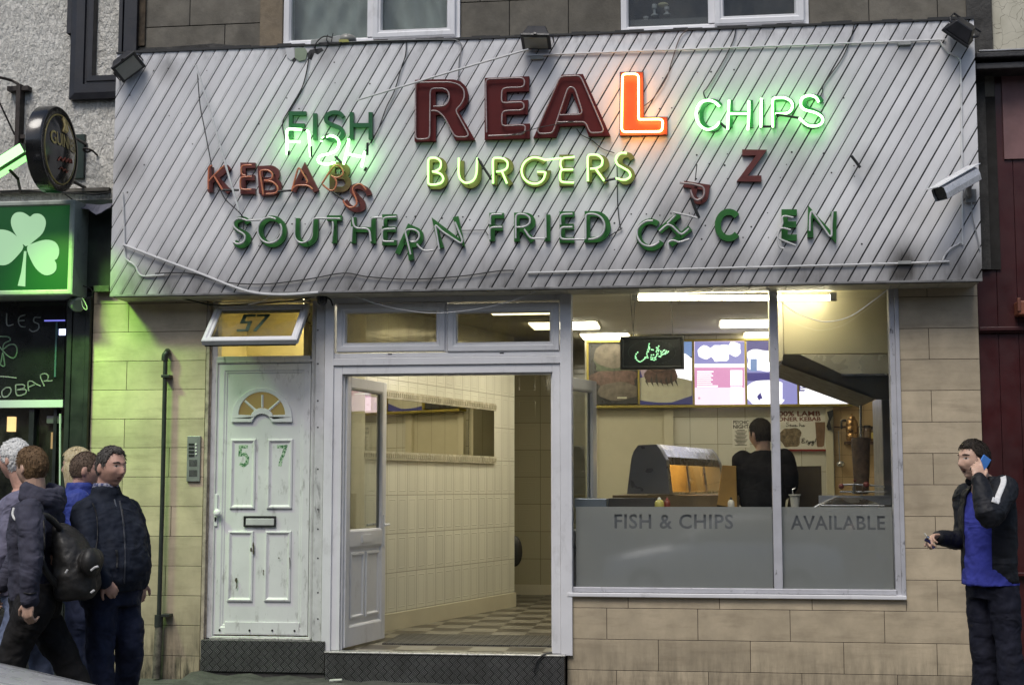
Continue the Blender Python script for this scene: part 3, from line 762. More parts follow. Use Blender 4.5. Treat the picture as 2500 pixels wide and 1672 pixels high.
def fit_loops(loops, x0, x1, z0, z1):
    xs = [p[0] for L in loops for p in L]; ys = [p[1] for L in loops for p in L]
    sx, sy = (x1 - x0) / (max(xs) - min(xs)), (z1 - z0) / (max(ys) - min(ys))
    return [[(x0 + (p[0] - min(xs)) * sx, z0 + (p[1] - min(ys)) * sy) for p in L] for L in loops]
def text_into(mb, body, a, b_, c_, e, Y, bold=.02, th=.002, mi=0):
    """flat lettering filling the pixel box a,b_ - c_,e on plane Y"""
    me = text_mesh(body, bold); vs = [v.co for v in me.vertices]
    x0, x1 = min(v.x for v in vs), max(v.x for v in vs); y0, y1 = min(v.y for v in vs), max(v.y for v in vs)
    X0, X1 = P(a, (b_ + e) / 2, Y).x, P(c_, (b_ + e) / 2, Y).x; Z0, Z1 = P((a + c_) / 2, e, Y).z, P((a + c_) / 2, b_, Y).z
    mb.add([(X0 + (v.x - x0) / (x1 - x0) * (X1 - X0), Y, Z0 + (v.y - y0) / (y1 - y0) * (Z1 - Z0)) for v in vs], [list(p.vertices) for p in me.polygons], mi=mi)
    bpy.data.meshes.remove(me); return mb
def frost():
    m, nt, b = new_mat('frosted_film'); out = nt.nodes['Material Output']; nt.nodes.remove(b)
    df = nt.nodes.new('ShaderNodeBsdfDiffuse'); df.inputs[0].default_value = (.47, .475, .455, 1)
    tl = nt.nodes.new('ShaderNodeBsdfTranslucent'); tl.inputs[0].default_value = (.8, .8, .77, 1)
    tp = nt.nodes.new('ShaderNodeBsdfTransparent')
    mx = nt.nodes.new('ShaderNodeMixShader'); mx.inputs[0].default_value = .38
    m2 = nt.nodes.new('ShaderNodeMixShader'); m2.inputs[0].default_value = .03
    nt.links.new(df.outputs[0], mx.inputs[1]); nt.links.new(tl.outputs[0], mx.inputs[2]); nt.links.new(mx.outputs[0], m2.inputs[1]); nt.links.new(tp.outputs[0], m2.inputs[2])
    nt.links.new(m2.outputs[0], out.inputs[0]); return m
FROST = frost(); fyy = .052
for body, a, b_, tx in (('FISH & CHIPS', 1406, 1885, (1500, 1255, 1790, 1291)), ('AVAILABLE', 1904, 2179, (1930, 1258, 2161, 1292))):
    zt2, zb3 = zof(1237, fyy, 1800), zof(1440, fyy, 1800)
    L = fit_loops(text_loops(body, .018, 1.08), P(tx[0], 1270, fyy).x, P(tx[2], 1270, fyy).x, P(1800, tx[3], fyy).z, P(1800, tx[1], fyy).z)
    xa, xb = P(a, 1300, fyy).x, P(b_, 1300, fyy).x
    lean(MB().holed([(xa, zb3), (xb, zb3), (xb, zt2), (xa, zt2)], L, fyy, fyy + .001)).build('frosted_film', FROST, wfo, fix=False)
# ---------------------------------------------------------------- shop interior
IZ = zs - .012                                   # floor level
CZ = 3.20
YP = 6.2
YB = 4.6                                         # back wall behind the counter
XRW = XR - .07                            # side wall at the window's far end
def checker_mat():
    m, nt, b = new_mat('checked_floor_tiles'); co = objco(nt, (1, 1, 1))
    sp = nt.nodes.new('ShaderNodeSeparateXYZ'); nt.links.new(co, sp.inputs[0]); s = .30
    u, v = math_node(nt, 'DIVIDE', sp.outputs[0], s), math_node(nt, 'DIVIDE', sp.outputs[1], s)
    ck = math_node(nt, 'GREATER_THAN', math_node(nt, 'MODULO', math_node(nt, 'ABSOLUTE', math_node(nt, 'ADD', math_node(nt, 'FLOOR', u), math_node(nt, 'FLOOR', v))), 2), .5)
    c = mixc(nt, ck, (.075, .066, .05), (.25, .235, .19)); c = mixc(nt, math_node(nt, 'MULTIPLY', noise(nt, co, 6, 6, .7, .4, .75), .4), c, (.08, .07, .05))
    nt.links.new(c, b.inputs['Base Color']); b.inputs['Roughness'].default_value = .35; return m
tag(MB().box(xof(505), XRW, .12, YP + .1, IZ - .03, IZ).build('shop_floor', checker_mat()), kind='structure')
# corner where the slanting tiled wall meets the passage
corner = P(1256, 1460, 4.5); corner.z = 0
wdir = Vector((math.sin(R(16)), math.cos(R(16)), 0))
wstart = corner - wdir * 4.35
TILEW = tile_mat('cream_relief_tile', (.70, .69, .59), (.30, .28, .21), .20, .355, .9, off=(10, 0 - IZ - .16 + 4 * .355))
TILEB = tile_mat('cream_tile', (.64, .62, .53), (.26, .24, .18), .30, .30, 0, off=(10, 1))
TILEP = tile_mat('passage_tile', (.48, .44, .30), (.18, .16, .10), .33, .33, .5, off=(10, 0 - IZ - .1 + 3 * .33))
def slab(name, mat, p0, d, L, z0, z1, parent, th=.05, extra=None):
    """upright slab starting at p0, running along d, seen face towards the shop; built in its own axes"""
    mb = MB()
    if extra: extra(mb)
    else: mb.box(0, L, 0, th, z0, z1)
    o = mb.build(name, mat, parent, loc=Vector((0, 0, 0)), fix=extra is None)
    o.location = Vector(p0) - org(parent); o.rotation_euler = (0, 0, math.atan2(d.y, d.x)); return o
LW = 4.35
za_, zb_m = P(1075, 1122, 2.9).z, P(1075, 973, 2.9).z
# mirror height band found where the wall passes the photo's dado lines
def on_wall(px, py):
    d_ = FWD * FOC + RGT * (px - 1250) + UPV * (836 - py); o_ = Vector((0, CY, CH)); n_ = Vector((wdir.y, -wdir.x, 0))
    t = (corner - o_).dot(n_) / d_.dot(n_); p = o_ + d_ * t; return (p - wstart).dot(wdir), p.z
um, ztr = on_wall(1204, 990); _, zlo = on_wall(1203, 1114); _, ztr1 = on_wall(1204, 1003); _, zlo1 = on_wall(1203, 1127)
slab('slanting_wall', TILEW, wstart, wdir, LW, IZ, CZ, B)
slab('slanting_skirting', CREAM_IN, wstart - Vector((wdir.y, -wdir.x, 0)) * -.022, wdir, LW, IZ, IZ + .15, B, th=.02)
MIR = new_mat('mirror')[0]; MIR.node_tree.nodes['Principled BSDF'].inputs['Metallic'].default_value = 1; MIR.node_tree.nodes['Principled BSDF'].inputs['Roughness'].default_value = .02; MIR.node_tree.nodes['Principled BSDF'].inputs['Base Color'].default_value = (.72, .70, .60, 1)
nvec = Vector((wdir.y, -wdir.x, 0))
def mir(mb):
    w = .30; u = um
    while u > .4: mb.box(max(.4, u - w + .003), u, -.012, -.002, zlo, ztr1); u -= w
slab('mirror_strip', MIR, wstart, wdir, 0, 0, 0, B, extra=mir)
def trim(mb):
    for za, zb in ((ztr1, ztr + .02), (zlo1 - .02, zlo)):
        mb.box(.3, um + .015, -.03, 0, za, zb)
        u = .32
        while u < um: mb.box(u, u + .018, -.038, -.03, za + .02, zb - .02); u += .042
slab('dado_trim', pm('brown_trim_tile', (.46, .43, .33), .25), wstart, wdir, 0, 0, 0, B, extra=trim)
# passage beyond, back wall, returns, side wall, ceiling
YP = 6.2
xp = P(1250, 1400, YP).x - 1.2; xb0 = P(1441, 1100, YB).x
slab('passage_wall', TILEP, (xp, YP, 0), Vector((1, 0, 0)), xb0 - xp, IZ, CZ, B)
MB().box(xp - .05, xp, corner.y, YP, IZ, CZ).box(xb0 - .06, xb0, YB + .06, YP, IZ, CZ).build('passage_side', CREAM_IN, B)
slab('passage_skirting', CREAM_IN, (xp, YP - .02, 0), Vector((1, 0, 0)), xb0 - xp, IZ, IZ + .12, B, th=.018)
slab('back_wall', TILEB, (xb0, YB, 0), Vector((1, 0, 0)), XRW - xb0, IZ, CZ, B)
MB().box(XRW, XRW + .05, .1, YB, IZ, CZ).build('side_wall', CREAM_IN, B)
MB().box(xof(795), XRW + .05, .13, YP + .1, CZ, CZ + .08).box(xof(505), xof(795), 1.36, YP + .1, CZ, CZ + .08).build('ceiling', CEIL, B)
MB().box(XL, XRW + .1, YP + .1, YP + .2, 0, 7.2).box(XL - .02, XL, .3, YP, 0, 7.2).box(XRW + .1, XRW + .15, .3, YP, 0, 7.2).build('outer_wall', STONE_DK, B)
# lobby behind the front frame (seals the shop from the house hall)
MB().box(xof(783), xof(806), .12, 1.2, 0, CZ).build('lobby_partition', CREAM_IN, B)
hx0, hx1 = xof(498), xof(783)
HALL = pm('yellow_hall_wall', (.62, .56, .32), .6, var=.05)
MB().box(hx0 - .1, hx1 - .02, 1.3, 1.35, 0, 3.3).box(hx0 - .12, hx0 - .08, .12, 1.3, 0, 3.3).box(hx0 - .1, hx1, .12, 1.35, 3.3, 3.35).build('hall_wall', HALL, B)
hl = MB().lathe((xof(690), .85, 3.14), [(.02, .1), (.12, .09), (.14, .04), (.10, 0)], (0, 0, 1), 20).build('hall_ceiling_lamp', emat('hall_lamp_glow', (1, .86, .5), 18), smooth=True)
tag(hl, 'lit warm ceiling lamp in the hallway over the house door', 'lamp')
# blank door and frame in the back wall
mb = MB().pbox(1460, 990, 1622, 1300, YB - .01, YB); mb.build('store_door', pm('pale_store_door', (.56, .52, .38), .5, var=.03), B)
MB().pbox(1440, 990, 1460, 1300, YB - .045, YB).pbox(1622, 990, 1645, 1300, YB - .045, YB).build('store_door_frame', CREAM_IN, B, bevel=.004)
# kitchen recess tiles seen under the hood
mb = slab('kitchen_wall', tile_mat('warm_kitchen_tile', (.55, .40, .22), (.28, .2, .1), .24, .24, 0, off=(10, 1)), (P(2036, 1100, YB).x, YB - .03, 0), Vector((1, 0, 0)), XRW - P(2036, 1100, YB).x, IZ, CZ, B, th=.02)
MB().pbox(2018, 985, 2036, 1300, YB - .09, YB - .031).build('wall_post', CREAM_IN, B)
MB().pbox(2178, 975, 2250, 1300, .9, 1.5).build('fridge_side', STEEL_DULL, B) if False else None

# open door leaves
def leaf(name, hinge, ang, W, flip, parent):
    z0, z1 = zs + .012, P(1090, 913, .05).z - .01
    H = z1 - z0; mid = z0 + H * .405
    mb = MB(); y = 0
    st = .075
    for (a, b_, c_, d_) in ((0, st, z0, z1), (W - st, W, z0, z1)): mb.box(a, b_, 0, .06, c_, d_)
    mb.box(st, W - st, 0, .06, z1 - .085, z1).box(st, W - st, 0, .06, mid - .085, mid + .035).box(st, W - st, 0, .06, z0, z0 + .15)
    mb.box(st, W - st, .02, .04, z0 + .15, mid - .085)
    for zq0, zq1 in ((z0 + .15, mid - .085), (mid + .035, z1 - .085)):
        mb.mframe(st, W - st, zq0, zq1, [(0, .0), (.012, .006), (.02, .022)]); mb.mframe(st, W - st, zq0, zq1, [(0, .06), (.012, .054), (.02, .038)])
    rt = mb.build(name, WHITE, parent, loc=Vector((0, 0, 0)), bevel=.003)
    rt.location = Vector(hinge) - org(parent); rt.rotation_euler = (0, 0, ang)
    def sub(mb, nm, mat, smooth=False):
        o = mb.build(nm, mat, rt, loc=Vector((0, 0, 0)), smooth=smooth); return o
    sub(MB().box(st, W - st, .027, .033, mid + .035, z1 - .085), 'pane', glassmat('door_glazing', (.9, .92, .9), 2.0, dirt=.06))
    w2_ = (W - 2 * st - .03) / 2
    for k in range(2):
        a = st + .02 + k * (w2_ + .0)
        for sgn_, y0 in ((-1, .02), (1, .04)):
            sub(MB().mframe(a + .02, a + w2_ - .02, z0 + .21, mid - .13, [(0, y0), (.004, y0 + .012 * sgn_), (.022, y0 + .014 * sgn_), (.034, y0 + .003 * sgn_), (.04, y0 + .002 * sgn_)], True), 'raised_panel', WHITE)
    sub(MB().box(W * .38, W * .66, -.008, .0, mid - .055, mid + .005), 'letter_flap', WHITE)
    sub(MB().box(W - .055, W - .025, -.008, 0, mid - .1, mid + .16).tube([(W - .04, -.005, mid + .08), (W - .04, -.05, mid + .08), (W - .14, -.05, mid + .075)], .01, 8).box(W - .055, W - .025, .06, .068, mid - .1, mid + .16).tube([(W - .04, .06, mid + .08), (W - .04, .11, mid + .08), (W - .14, .11, mid + .075)], .01, 8), 'door_handle', WHITE, True)
    return rt
yl = .055
leaf('shop_door', (xof(846, .05), yl, 0), R(90 - 11), .80, False, B)
o_ = leaf('shop_door', (xof(1352, .1) + .03, .12, 0), R(90 - 19), .80, False, B)
# threshold mat
tag(MB().box(xof(900), xof(1345), .55, 1.35, IZ + .002, IZ + .012).build('doormat', TREAD), 'dark ribbed mat lying inside the open shop doorway', 'mat')
bg_ = MB().ell(P(1257, 1345, 4.6), (.085, .05, .17)).build('hanging_bag', RUBBER, smooth=True)
tag(bg_, 'black bag edge poking out past the end of the cream tiled wall', 'bag')

# ceiling lights
LAMPW = emat('fluorescent_tube', (1, .86, .50), 9); PANL = emat('ceiling_diffuser', (1, .92, .70), 9.5)
tz = P(1800, 724, .22).z
rt = empty('fluorescent_light', P(1790, 724, .22), 'long lit fluorescent batten on the ceiling along the shop window', 'light')
MB().tube([P(1551, 727, .22), P(2034, 727, .22)], .02, 10).build('tube', emat('tube_glow', (1, .91, .66), 30), rt, smooth=True)
MB().box(P(1551, 720, .22).x - .03, P(2034, 720, .22).x + .03, .19, .25, tz + .035, CZ - .0).build('batten', pm('white_batten', (.75, .72, .62), .5), rt, bevel=.004)
e_ = MB()
for px_ in (1551, 2034):
    q = P(px_, 727, .22); e_.box(q.x - .025, q.x + .025, .195, .245, q.z - .025, q.z + .04)
e_.build('end_cap', pm('end_cap', (.6, .58, .5), .5), rt)
def clight(name, px, py, wx, wy, label):
    d_ = FWD * FOC + RGT * (px - 1250) + UPV * (836 - py); t = (CZ - CH) / d_.z; p = Vector((0, CY, CH)) + d_ * t
    r_ = empty('ceiling_light', (p.x, p.y, CZ - .03), label, 'light', 'square light panels in the shop ceiling')
    MB().box(p.x - wx / 2 + .02, p.x + wx / 2 - .02, p.y - wy / 2 + .02, p.y + wy / 2 - .02, CZ - .028, CZ - .012).build('diffuser', PANL, r_)
    MB().box(p.x - wx / 2, p.x + wx / 2, p.y - wy / 2, p.y + wy / 2, CZ - .012, CZ - .001).build('frame', CREAM_IN, r_); return r_
clight('e', 1270, 757, .6, .35, 'lit ceiling panel seen through the top light over the open doorway')
clight('f', 1150, 735, .9, .5, 'unseen light panel added above the doorway to brighten its wall')  # added panel, out of view, brightens the dark doorway passage
clight('a', 1378, 791, .72, .6, 'lit ceiling panel cut by the white post between doorway and window')
clight('b', 1478, 817, .55, .5, 'lit ceiling panel just above the dark hanging dot sign')
clight('c', 1830, 786, .62, .6, 'lit ceiling panel beside the steel window mullion above the pink menu')
clight('d', 1870, 814, .5, .5, 'small lit ceiling panel nearest the menus behind the mullion')
d_ = P(1765, 751, 1.4); 
v_ = MB().box(d_.x - .4, d_.x + .4, d_.y - .3, d_.y + .3, CZ - .02, CZ - .001).build('ceiling_hatch', pm('grey_hatch', (.42, .40, .33), .6), bevel=.004)
tag(v_, 'unlit flat ceiling hatch between the fluorescent batten and the menus', 'hatch')

# backlit menu boards
GOLD = pm('brass_trim', (.30, .24, .05), .35, metal=.4)
PURP, DKB = (.10, .07, .38), (.02, .02, .06)
ME = {k: emat('menu_' + k, c, s * .62, (.03, .03, .03)) for k, c, s in (('white', (1, .97, 1), 2.2), ('lilac', (.50, .48, 1), .8), ('purple', (.12, .09, .55), .55), ('pink', (1, .42, .72), 1.05), ('palepink', (1, .75, .88), 1.6), ('navy', (.10, .10, .40), .3), ('text', (.95, .55, .7), 1.1), ('blue', (.35, .55, 1), .7), ('bread', (.8, .55, .5), .5))}
MD = {'dark': pm('menu_unlit', (.035, .033, .03), .3), 'bun': pm('menu_bun_dim', (.12, .10, .075), .4, var=.3, vs=14), 'meat': pm('menu_meat', (.11, .065, .05), .4, var=.4, vs=20), 'plate': pm('menu_plate', (.50, .48, .36), .4, var=.12), 'fry': pm('menu_dark_print', (.05, .045, .04), .5), 'lettuce': pm('menu_leaf', (.06, .075, .04), .5, var=.4, vs=18)}  # the fry shapes are printed near-black
def blob(x, y, rx, ry, n=22, wob=.08, seed=1):
    r_ = random.Random(seed); ph = [r_.uniform(0, 6.28) for _ in range(3)]
    return [(x + rx * math.cos(a) * (1 + wob * math.sin(3 * a + ph[0]) + wob * .6 * math.sin(5 * a + ph[1])), y + ry * math.sin(a) * (1 + wob * math.sin(4 * a + ph[2]))) for a in [2 * math.pi * i / n for i in range(n)]]
yM = YB - .12
def clipx(pts, a, b_, c_, e): return clip_poly(pts, a, c_, b_, e)
def menu(label, box, back, items):
    a, b_, c_, e = box
    r_ = empty('menu_lightbox', P((a + c_) / 2, e, yM), label, 'menu board', 'picture menu panels over the counter')
    MB().pbox(a, b_, c_, e, yM, yM + .1).build('panel', back, r_)
    byname = {}
    for k, (m, pts) in enumerate(items):
        pts = clipx(pts, a + 1, b_ + 1, c_ - 1, e - 1)
        if len(pts) < 3: continue
        mb = byname.setdefault(m, MB()); pts3 = [P(x, y, yM) + Vector((0, -.0012 * (k + 1), 0)) for x, y in pts]
        mb.prism(pts3, (0, .0008, 0))
    for m, mb in byname.items(): mb.build('picture_print', ME.get(m) or MD[m], r_)
    return r_
def rect(x0, y0, x1, y1): return [(x0, y0), (x1, y0), (x1, y1), (x0, y1)]
it = [('lettuce', blob(1500, 885, 55, 30, 24, .15, 3)), ('bun', blob(1495, 868, 48, 30, 20, .05, 4)), ('meat', blob(1500, 925, 60, 22, 24, .14, 5)), ('bun', blob(1510, 955, 55, 22, 20, .08, 8)), ('plate', rect(1507, 969, 1530, 973))]
menu('unlit dark menu panel picturing a burger, half hidden by the hanging sign', (1437, 833, 1556, 986), MD['dark'], it)
it = [('blue', rect(1560, 833, 1690, 870)), ('bread', blob(1610, 905, 50, 60, 24, .1, 9)), ('meat', blob(1625, 910, 40, 38, 22, .12, 2)), ('white', blob(1675, 910, 34, 45, 20, .15, 6)), ('plate', blob(1615, 950, 100, 32, 30, .03, 3)), ('navy', [(1562, 985), (1640, 982), (1692, 965), (1692, 990), (1562, 990)]), ('meat', blob(1612, 912, 40, 26, 22, .16, 14))]
for i in range(7): it.append(('fry', [(1575 + i * 12, 930), (1579 + i * 12, 925 - 8 * (i % 3)), (1584 + i * 12, 945)]))
menu('menu panel with meat and chips on a pale plate, lit only along one edge', (1562, 833, 1690, 986), ME['navy'], it)
it = [('white', rect(1695, 888, 1818, 897)), ('lilac', rect(1695, 833, 1818, 888)), ('white', blob(1722, 860, 20, 16, 18, .1, 3)), ('white', blob(1758, 862, 26, 22, 20, .14, 5)), ('white', blob(1792, 852, 18, 18, 18, .12, 6)), ('pink', rect(1695, 897, 1818, 950)), ('palepink', rect(1695, 946, 1818, 988))]
for i in range(7): it.append(('white', rect(1702, 906 + i * 5, 1742 - (i * 5) % 9, 908.5 + i * 5)))
it += [('white', rect(1783, 904, 1812, 942)), ('white', rect(1702, 941, 1752, 945)), ('white', rect(1783, 945, 1812, 984)), ('text', blob(1707, 972, 3, 3))]
menu('brightest menu panel, pink below three white lumps with price columns', (1695, 833, 1818, 987), ME['palepink'], it)
it = [('purple', rect(1823, 833, 1948, 868)), ('white', blob(1860, 880, 40, 28, 24, .13, 7)), ('blue', rect(1832, 876, 1848, 906)), ('purple', rect(1823, 910, 1948, 913)), ('white', rect(1832, 920, 1860, 923)), ('purple', rect(1823, 913, 1885, 930)), ('white', blob(1870, 960, 52, 34, 24, .07, 5)), ('purple', blob(1855, 968, 6, 8, 10, .3, 2)), ('lilac', rect(1910, 930, 1925, 975))]
menu('menu panel of bottles and a white burger, crossed by the steel mullion', (1823, 833, 1945, 987), ME['lilac'], it)
it = [('purple', rect(1950, 833, 1990, 955))] + [('white', rect(1954, 912 + 6 * i, 1976 - (i * 7) % 6, 915 + 6 * i)) for i in range(7)] + [('white', blob(2010, 950, 50, 42, 26, .14, 8)), ('bread', blob(1985, 935, 8, 7)), ('lilac', blob(2040, 950, 10, 14)), ('bread', blob(2066, 972, 11, 5))]
menu('menu panel with white list on purple, cut off by the sloping extractor hood', (1950, 833, 2076, 987), ME['white'], it)
mr = empty('menu_rail', P(1760, 995, yM), 'brass coloured rail framing the row of menu panels', 'frame')
mb = MB().pbox(1432, 987.5, 2082, 994, yM - .03, yM + .1).pbox(1432, 827, 2082, 832.5, yM - .03, yM + .1); mb.build('rail', GOLD, mr, bevel=.003)
for x in (1432, 1556.7, 1690.6, 1818.7, 1945.6, 2076.6): MB().pbox(x, 832.6, x + 5 if x != 1556.7 else x + 5, 987.4, yM - .025, yM + .08).build('divider', GOLD, mr)

# posters on the back wall
PAPER = pm('white_paper', (.72, .70, .62), .7, var=.03); INK = pm('black_ink', (.04, .035, .03), .6); REDINK = pm('dark_red_ink', (.16, .05, .04), .6)
yP = YB - .006
rt = empty('event_poster', P(1808, 1092, yP), 'white poster headed PSYCHIC NIGHT taped behind the cook', 'poster')
MB().pbox(1788, 1024, 1830, 1092, yP, yP + .004).build('sheet', PAPER, rt)
mb = MB(); text_into(mb, 'PSYCHIC', 1790, 1026, 1828, 1035, yP - .002, .03); text_into(mb, 'NIGHT', 1790, 1036.5, 1828, 1046, yP - .002, .03)
for i in range(12):
    w = 17 * (.55 + .45 * ((i * 37) % 10) / 10); mb.pbox(1809 - w, 1049 + i * 3.3, 1809 + w, 1050.6 + i * 3.3, yP - .002, yP - .0005)
mb.build('lettering', INK, rt)
yQ = YB - .1 + .06
rt = empty('kebab_poster', P(1960, 1098, yQ), 'cream poster advertising lamb doner kebab with a red bottom edge', 'poster')
MB().pbox(1890, 994, 2019, 1096, yQ, yQ + .01).build('sheet', PAPER, rt); MB().pbox(1890, 1096.3, 2019, 1101, yQ - .002, yQ + .01).build('red_edge', RED_IN, rt)
mb = MB(); text_into(mb, '100% LAMB', 1893, 1003, 2003, 1016, yQ - .002, .035); text_into(mb, 'DONER KEBAB', 1886, 1017.5, 2004, 1028, yQ - .002, .035); mb.build('lettering', REDINK, rt)
mb = MB(); 
scr = lambda pts, dx, dy, k: [P(dx + x * k, dy + y * k, yQ - .004) for x, y in pts]
for pts in ([(6, -4), (2, -5), (0, -2), (4, 0), (5, 3), (1, 5), (-1, 3)], [(8, 3), (11, 1), (9, 0), (8, 3), (11, 5), (14, 2), (15, 5), (17, 1), (18, 5), (21, 1), (24, 3), (21, 3), (22, 5), (28, 4)], [(33, -5), (32, 5), (33, 1), (36, 2), (37, 5), (40, 3), (43, 2), (40, 2), (42, 5), (46, 2)]):
    mb.tube(catmull(scr(pts, 1920, 1036, 1.0), 3), .0035, 5)
for pts in ([(8, -6), (2, -6), (0, -2), (5, -1), (0, 1), (0, 5), (9, 4)], [(12, 5), (13, -1), (16, 0), (17, 5), (21, 4)], [(22, 0), (21, 7), (18, 11), (16, 8), (24, 3), (29, 0), (27, 4), (31, 4)], [(32, -1), (31, 9), (27, 13), (28, 6), (34, 3)], [(38, -7), (36, 3)], [(36, 5), (36, 6)]):
    mb.tube(catmull(scr(pts, 1958, 1076, .9), 3), .004, 5)
mb.build('script_lettering', INK, rt)
mb = MB().ppoly(blob(1930, 1068, 27, 25, 26, .12, 5), yQ - .003, yQ - .0005); mb.build('food_picture', pm('kebab_print', (.16, .12, .07), .6, var=.6, vs=22), rt)
mb = MB().ppoly([(1990, 1030), (2016, 1030), (2012, 1087), (2007, 1091), (1996, 1091), (1994, 1087)], yQ - .003, yQ - .0005); mb.build('cone_picture', pm('cone_print', (.20, .12, .07), .6, var=.2, vs=8), rt)

lk = MB().box(P(2155, 1100, 1.25).x, P(2330, 1100, 1.25).x, 1.25, 1.9, IZ, P(2165, 968, 1.25).z).build('steel_locker', STEEL_DULL, bevel=.008)
tag(lk, 'tall grey steel cabinet behind the kebab spit against the window edge', 'cabinet')
# hanging dot-matrix sign
yS = .55
rt = empty('dot_sign', P(1592, 902, yS), 'dark hanging panel sign with green dots spelling a short word', 'sign')
MB().pframe(1514, 820, 1670, 901, yS, [(0, .06), (0, .0), (.008, -.006), (.02, -.006), (.026, .004)], True).build('panel', pm('sign_black', (.022, .024, .022), .35, var=.2), rt, bevel=.002)
GDOT = emat('green_dot', (.35, 1, .42), 1.1)
raw = [(467,522),(463,511),(468,498),(478,487),(463,525),(472,536),(482,545),(493,549),(505,544),(515,536),(524,529),(533,521),(541,510),(545,522),(527,520),(538,497),(541,484),(545,470),(550,456),(551,443),(554,431),(556,466),(549,482),(556,455),
       (566,520),(574,534),(586,538),(597,533),(566,533),(578,523),(590,524),(597,518),(603,508),(606,496),(601,482),(606,470),(611,458),(617,446),(603,456),(582,503),(568,505),(571,469),(580,471),(614,480),(617,470),(612,497),(619,513),(628,516),(633,507),(643,501),(651,497),(661,498),(633,494),(641,486),(655,472),(662,486),(672,490),(680,482),(668,478),(647,476),(630,480),(659,494)]
mb = MB()
for zx, zy in raw: mb.ell(P(1380 + zx * .3699, 680 + zy * .3699, yS - .002), (.006, .004, .006), None, 8, 5)
mb.build('lit_dot', GDOT, rt)
mb = MB()
for i in range(40):
    a = 2 * math.pi * i / 40; x, y = 1592 + 58 * math.cos(a), 860 + 29 * math.sin(a); mb.ell(P(x, y, yS), (.003, .002, .003), None, 6, 4)
mb.build('unlit_dot', pm('dull_dot', (.12, .16, .13), .4), rt)
mb = MB(); zc = CZ
for (x0, y0, x1) in ((1537, 720, 1547), (1553, 720, 1545), (1637, 745, 1643)): 
    a = P(x1, 820, yS + .03); b_ = P(x0, y0, yS + .03); b_.z = CZ - .001; mb.tube([a, b_], .003, 6)
mb.tube(catmull([P(1590, 902, yS + .02), P(1600, 908, yS + .02), P(1612, 909, yS + .02), P(1628, 902, yS + .02)], 4), .003, 6)
mb.build('hanging_wire', RUBBER, rt)

# extractor hood with its boxed duct
hd = empty('extractor_hood', P(2050, 960, .9), 'steel extractor hood sloping down under its boxed duct at the window', 'extractor hood')
GREASE = pm('greasy_steel', (.62, .57, .42), .28, metal=.25, var=.15, vs=3, dirt=.5, dcol=(.1, .07, .02), ds=5)
mb = MB().box(P(1912, 800, .46).x, XRW - .005, .46, 2.2, P(2000, 864, .46).z, CZ - .002); mb.build('duct_box', pm('duct_cream', (.62, .56, .36), .4, var=.06, vs=2, metal=.1), hd, bevel=.004)
mb = MB().pbox(1876, 700, 1911, 882, .44, .50); mb.build('corner_post', pm('cream_post', (.66, .60, .42), .4), hd, bevel=.004)
yH = .44
mb = MB().prism([P(1912, 866, yH), P(1908, 890, yH), P(2140, 975, yH), Vector((XRW - .01, yH, P(2140, 975, yH).z)), Vector((XRW - .01, yH, P(2100, 913, yH).z)), P(2056, 913, yH), P(1954, 866, yH)], (0, .012, 0), tone=.3)
mb.build('sloping_edge', pm('hood_dark', (.055, .05, .04), .35, metal=.5, dirt=.6, dcol=(.1, .07, .02), ds=8), hd)
mb = MB().prism([P(1954, 866, yH), P(2056, 913, yH), Vector((XRW - .01, yH, P(2100, 913, yH).z)), Vector((XRW - .01, yH, P(2100, 866, yH).z))], (0, .010, 0)); mb.build('front_panel', GREASE, hd, bevel=.002)
mb = MB().prism([P(1908, 888, yH), P(2140, 973, yH), P(2140, 973, yH) + Vector((0, 1.3, 0)), P(1908, 888, yH) + Vector((0, 1.3, 0))], (0, 0, .012)); mb.build('underside', pm('hood_under', (.05, .045, .035), .5), hd)
mb = MB().pbox(2054, 912, 2190, 917, yH - .02, yH + .01); mb.build('lip', STEEL, hd)

# counters
ctz = P(1600, 1236, .5).z - .02
ct = empty('front_counter', ((xm0 + XRW) / 2, .6, IZ), 'steel topped counter running behind the frosted shop window', 'counter')
MB().box(P(1402, 1220, .16).x, XRW - .02, .36, .95, IZ, ctz - .03).build('body', STEEL_DULL, ct)
MB().box(P(1400, 1220, .14).x, XRW - .01, .33, .98, ctz - .03, ctz).build('worktop', STEEL, ct, bevel=.004)
mb = MB().prism([P(1402, 1216, .16), P(1481, 1217, .16), P(1481, 1240, .16), P(1402, 1240, .16)], (0, .3, 0)); e_ = mb.build('counter_end', pm('blue_grey_steel', (.20, .23, .26), .35, metal=.4), ct, bevel=.006)
MB().pbox(1484, 1216, 1600, 1238, .5, .9).build('gantry_base', pm('gantry_dark', (.05, .045, .04), .4), ct)
# heated display cabinet
yC = 1.1; ax = Vector((.50, 1.85, 0))
hc = empty('heated_cabinet', P(1590, 1208, yC), 'stainless heated display cabinet with lit glass front on the counter', 'display cabinet')
side = [(1557.6, 1086), (1602, 1084), (1612, 1096), (1626, 1122), (1636, 1206), (1530, 1206), (1541, 1118), (1546, 1102)]
MB().prism([P(x, y, yC) for x, y in side], ax * .05).build('side_panel', pm('brushed_grey', (.22, .22, .22), .33, metal=.55, var=.12, vs=3), hc, bevel=.004)
MB().prism([P(x, y, yC) + ax * .96 for x, y in side], ax * .04).build('side_panel', STEEL_DULL, hc, bevel=.004)
def run(mb, pts, t0, t1, th):
    for p, q in zip(pts[:-1], pts[1:]): mb.prism([P(*p, yC) + ax * t0, P(*q, yC) + ax * t0, P(*q, yC) + ax * t1, P(*p, yC) + ax * t1], th)
    return mb
run(MB(), [(1546, 1102), (1557.6, 1086), (1602, 1084), (1612, 1096), (1622, 1114)], .05, .96, (0, 0, -.006)).build('top_cover', STEEL, hc)
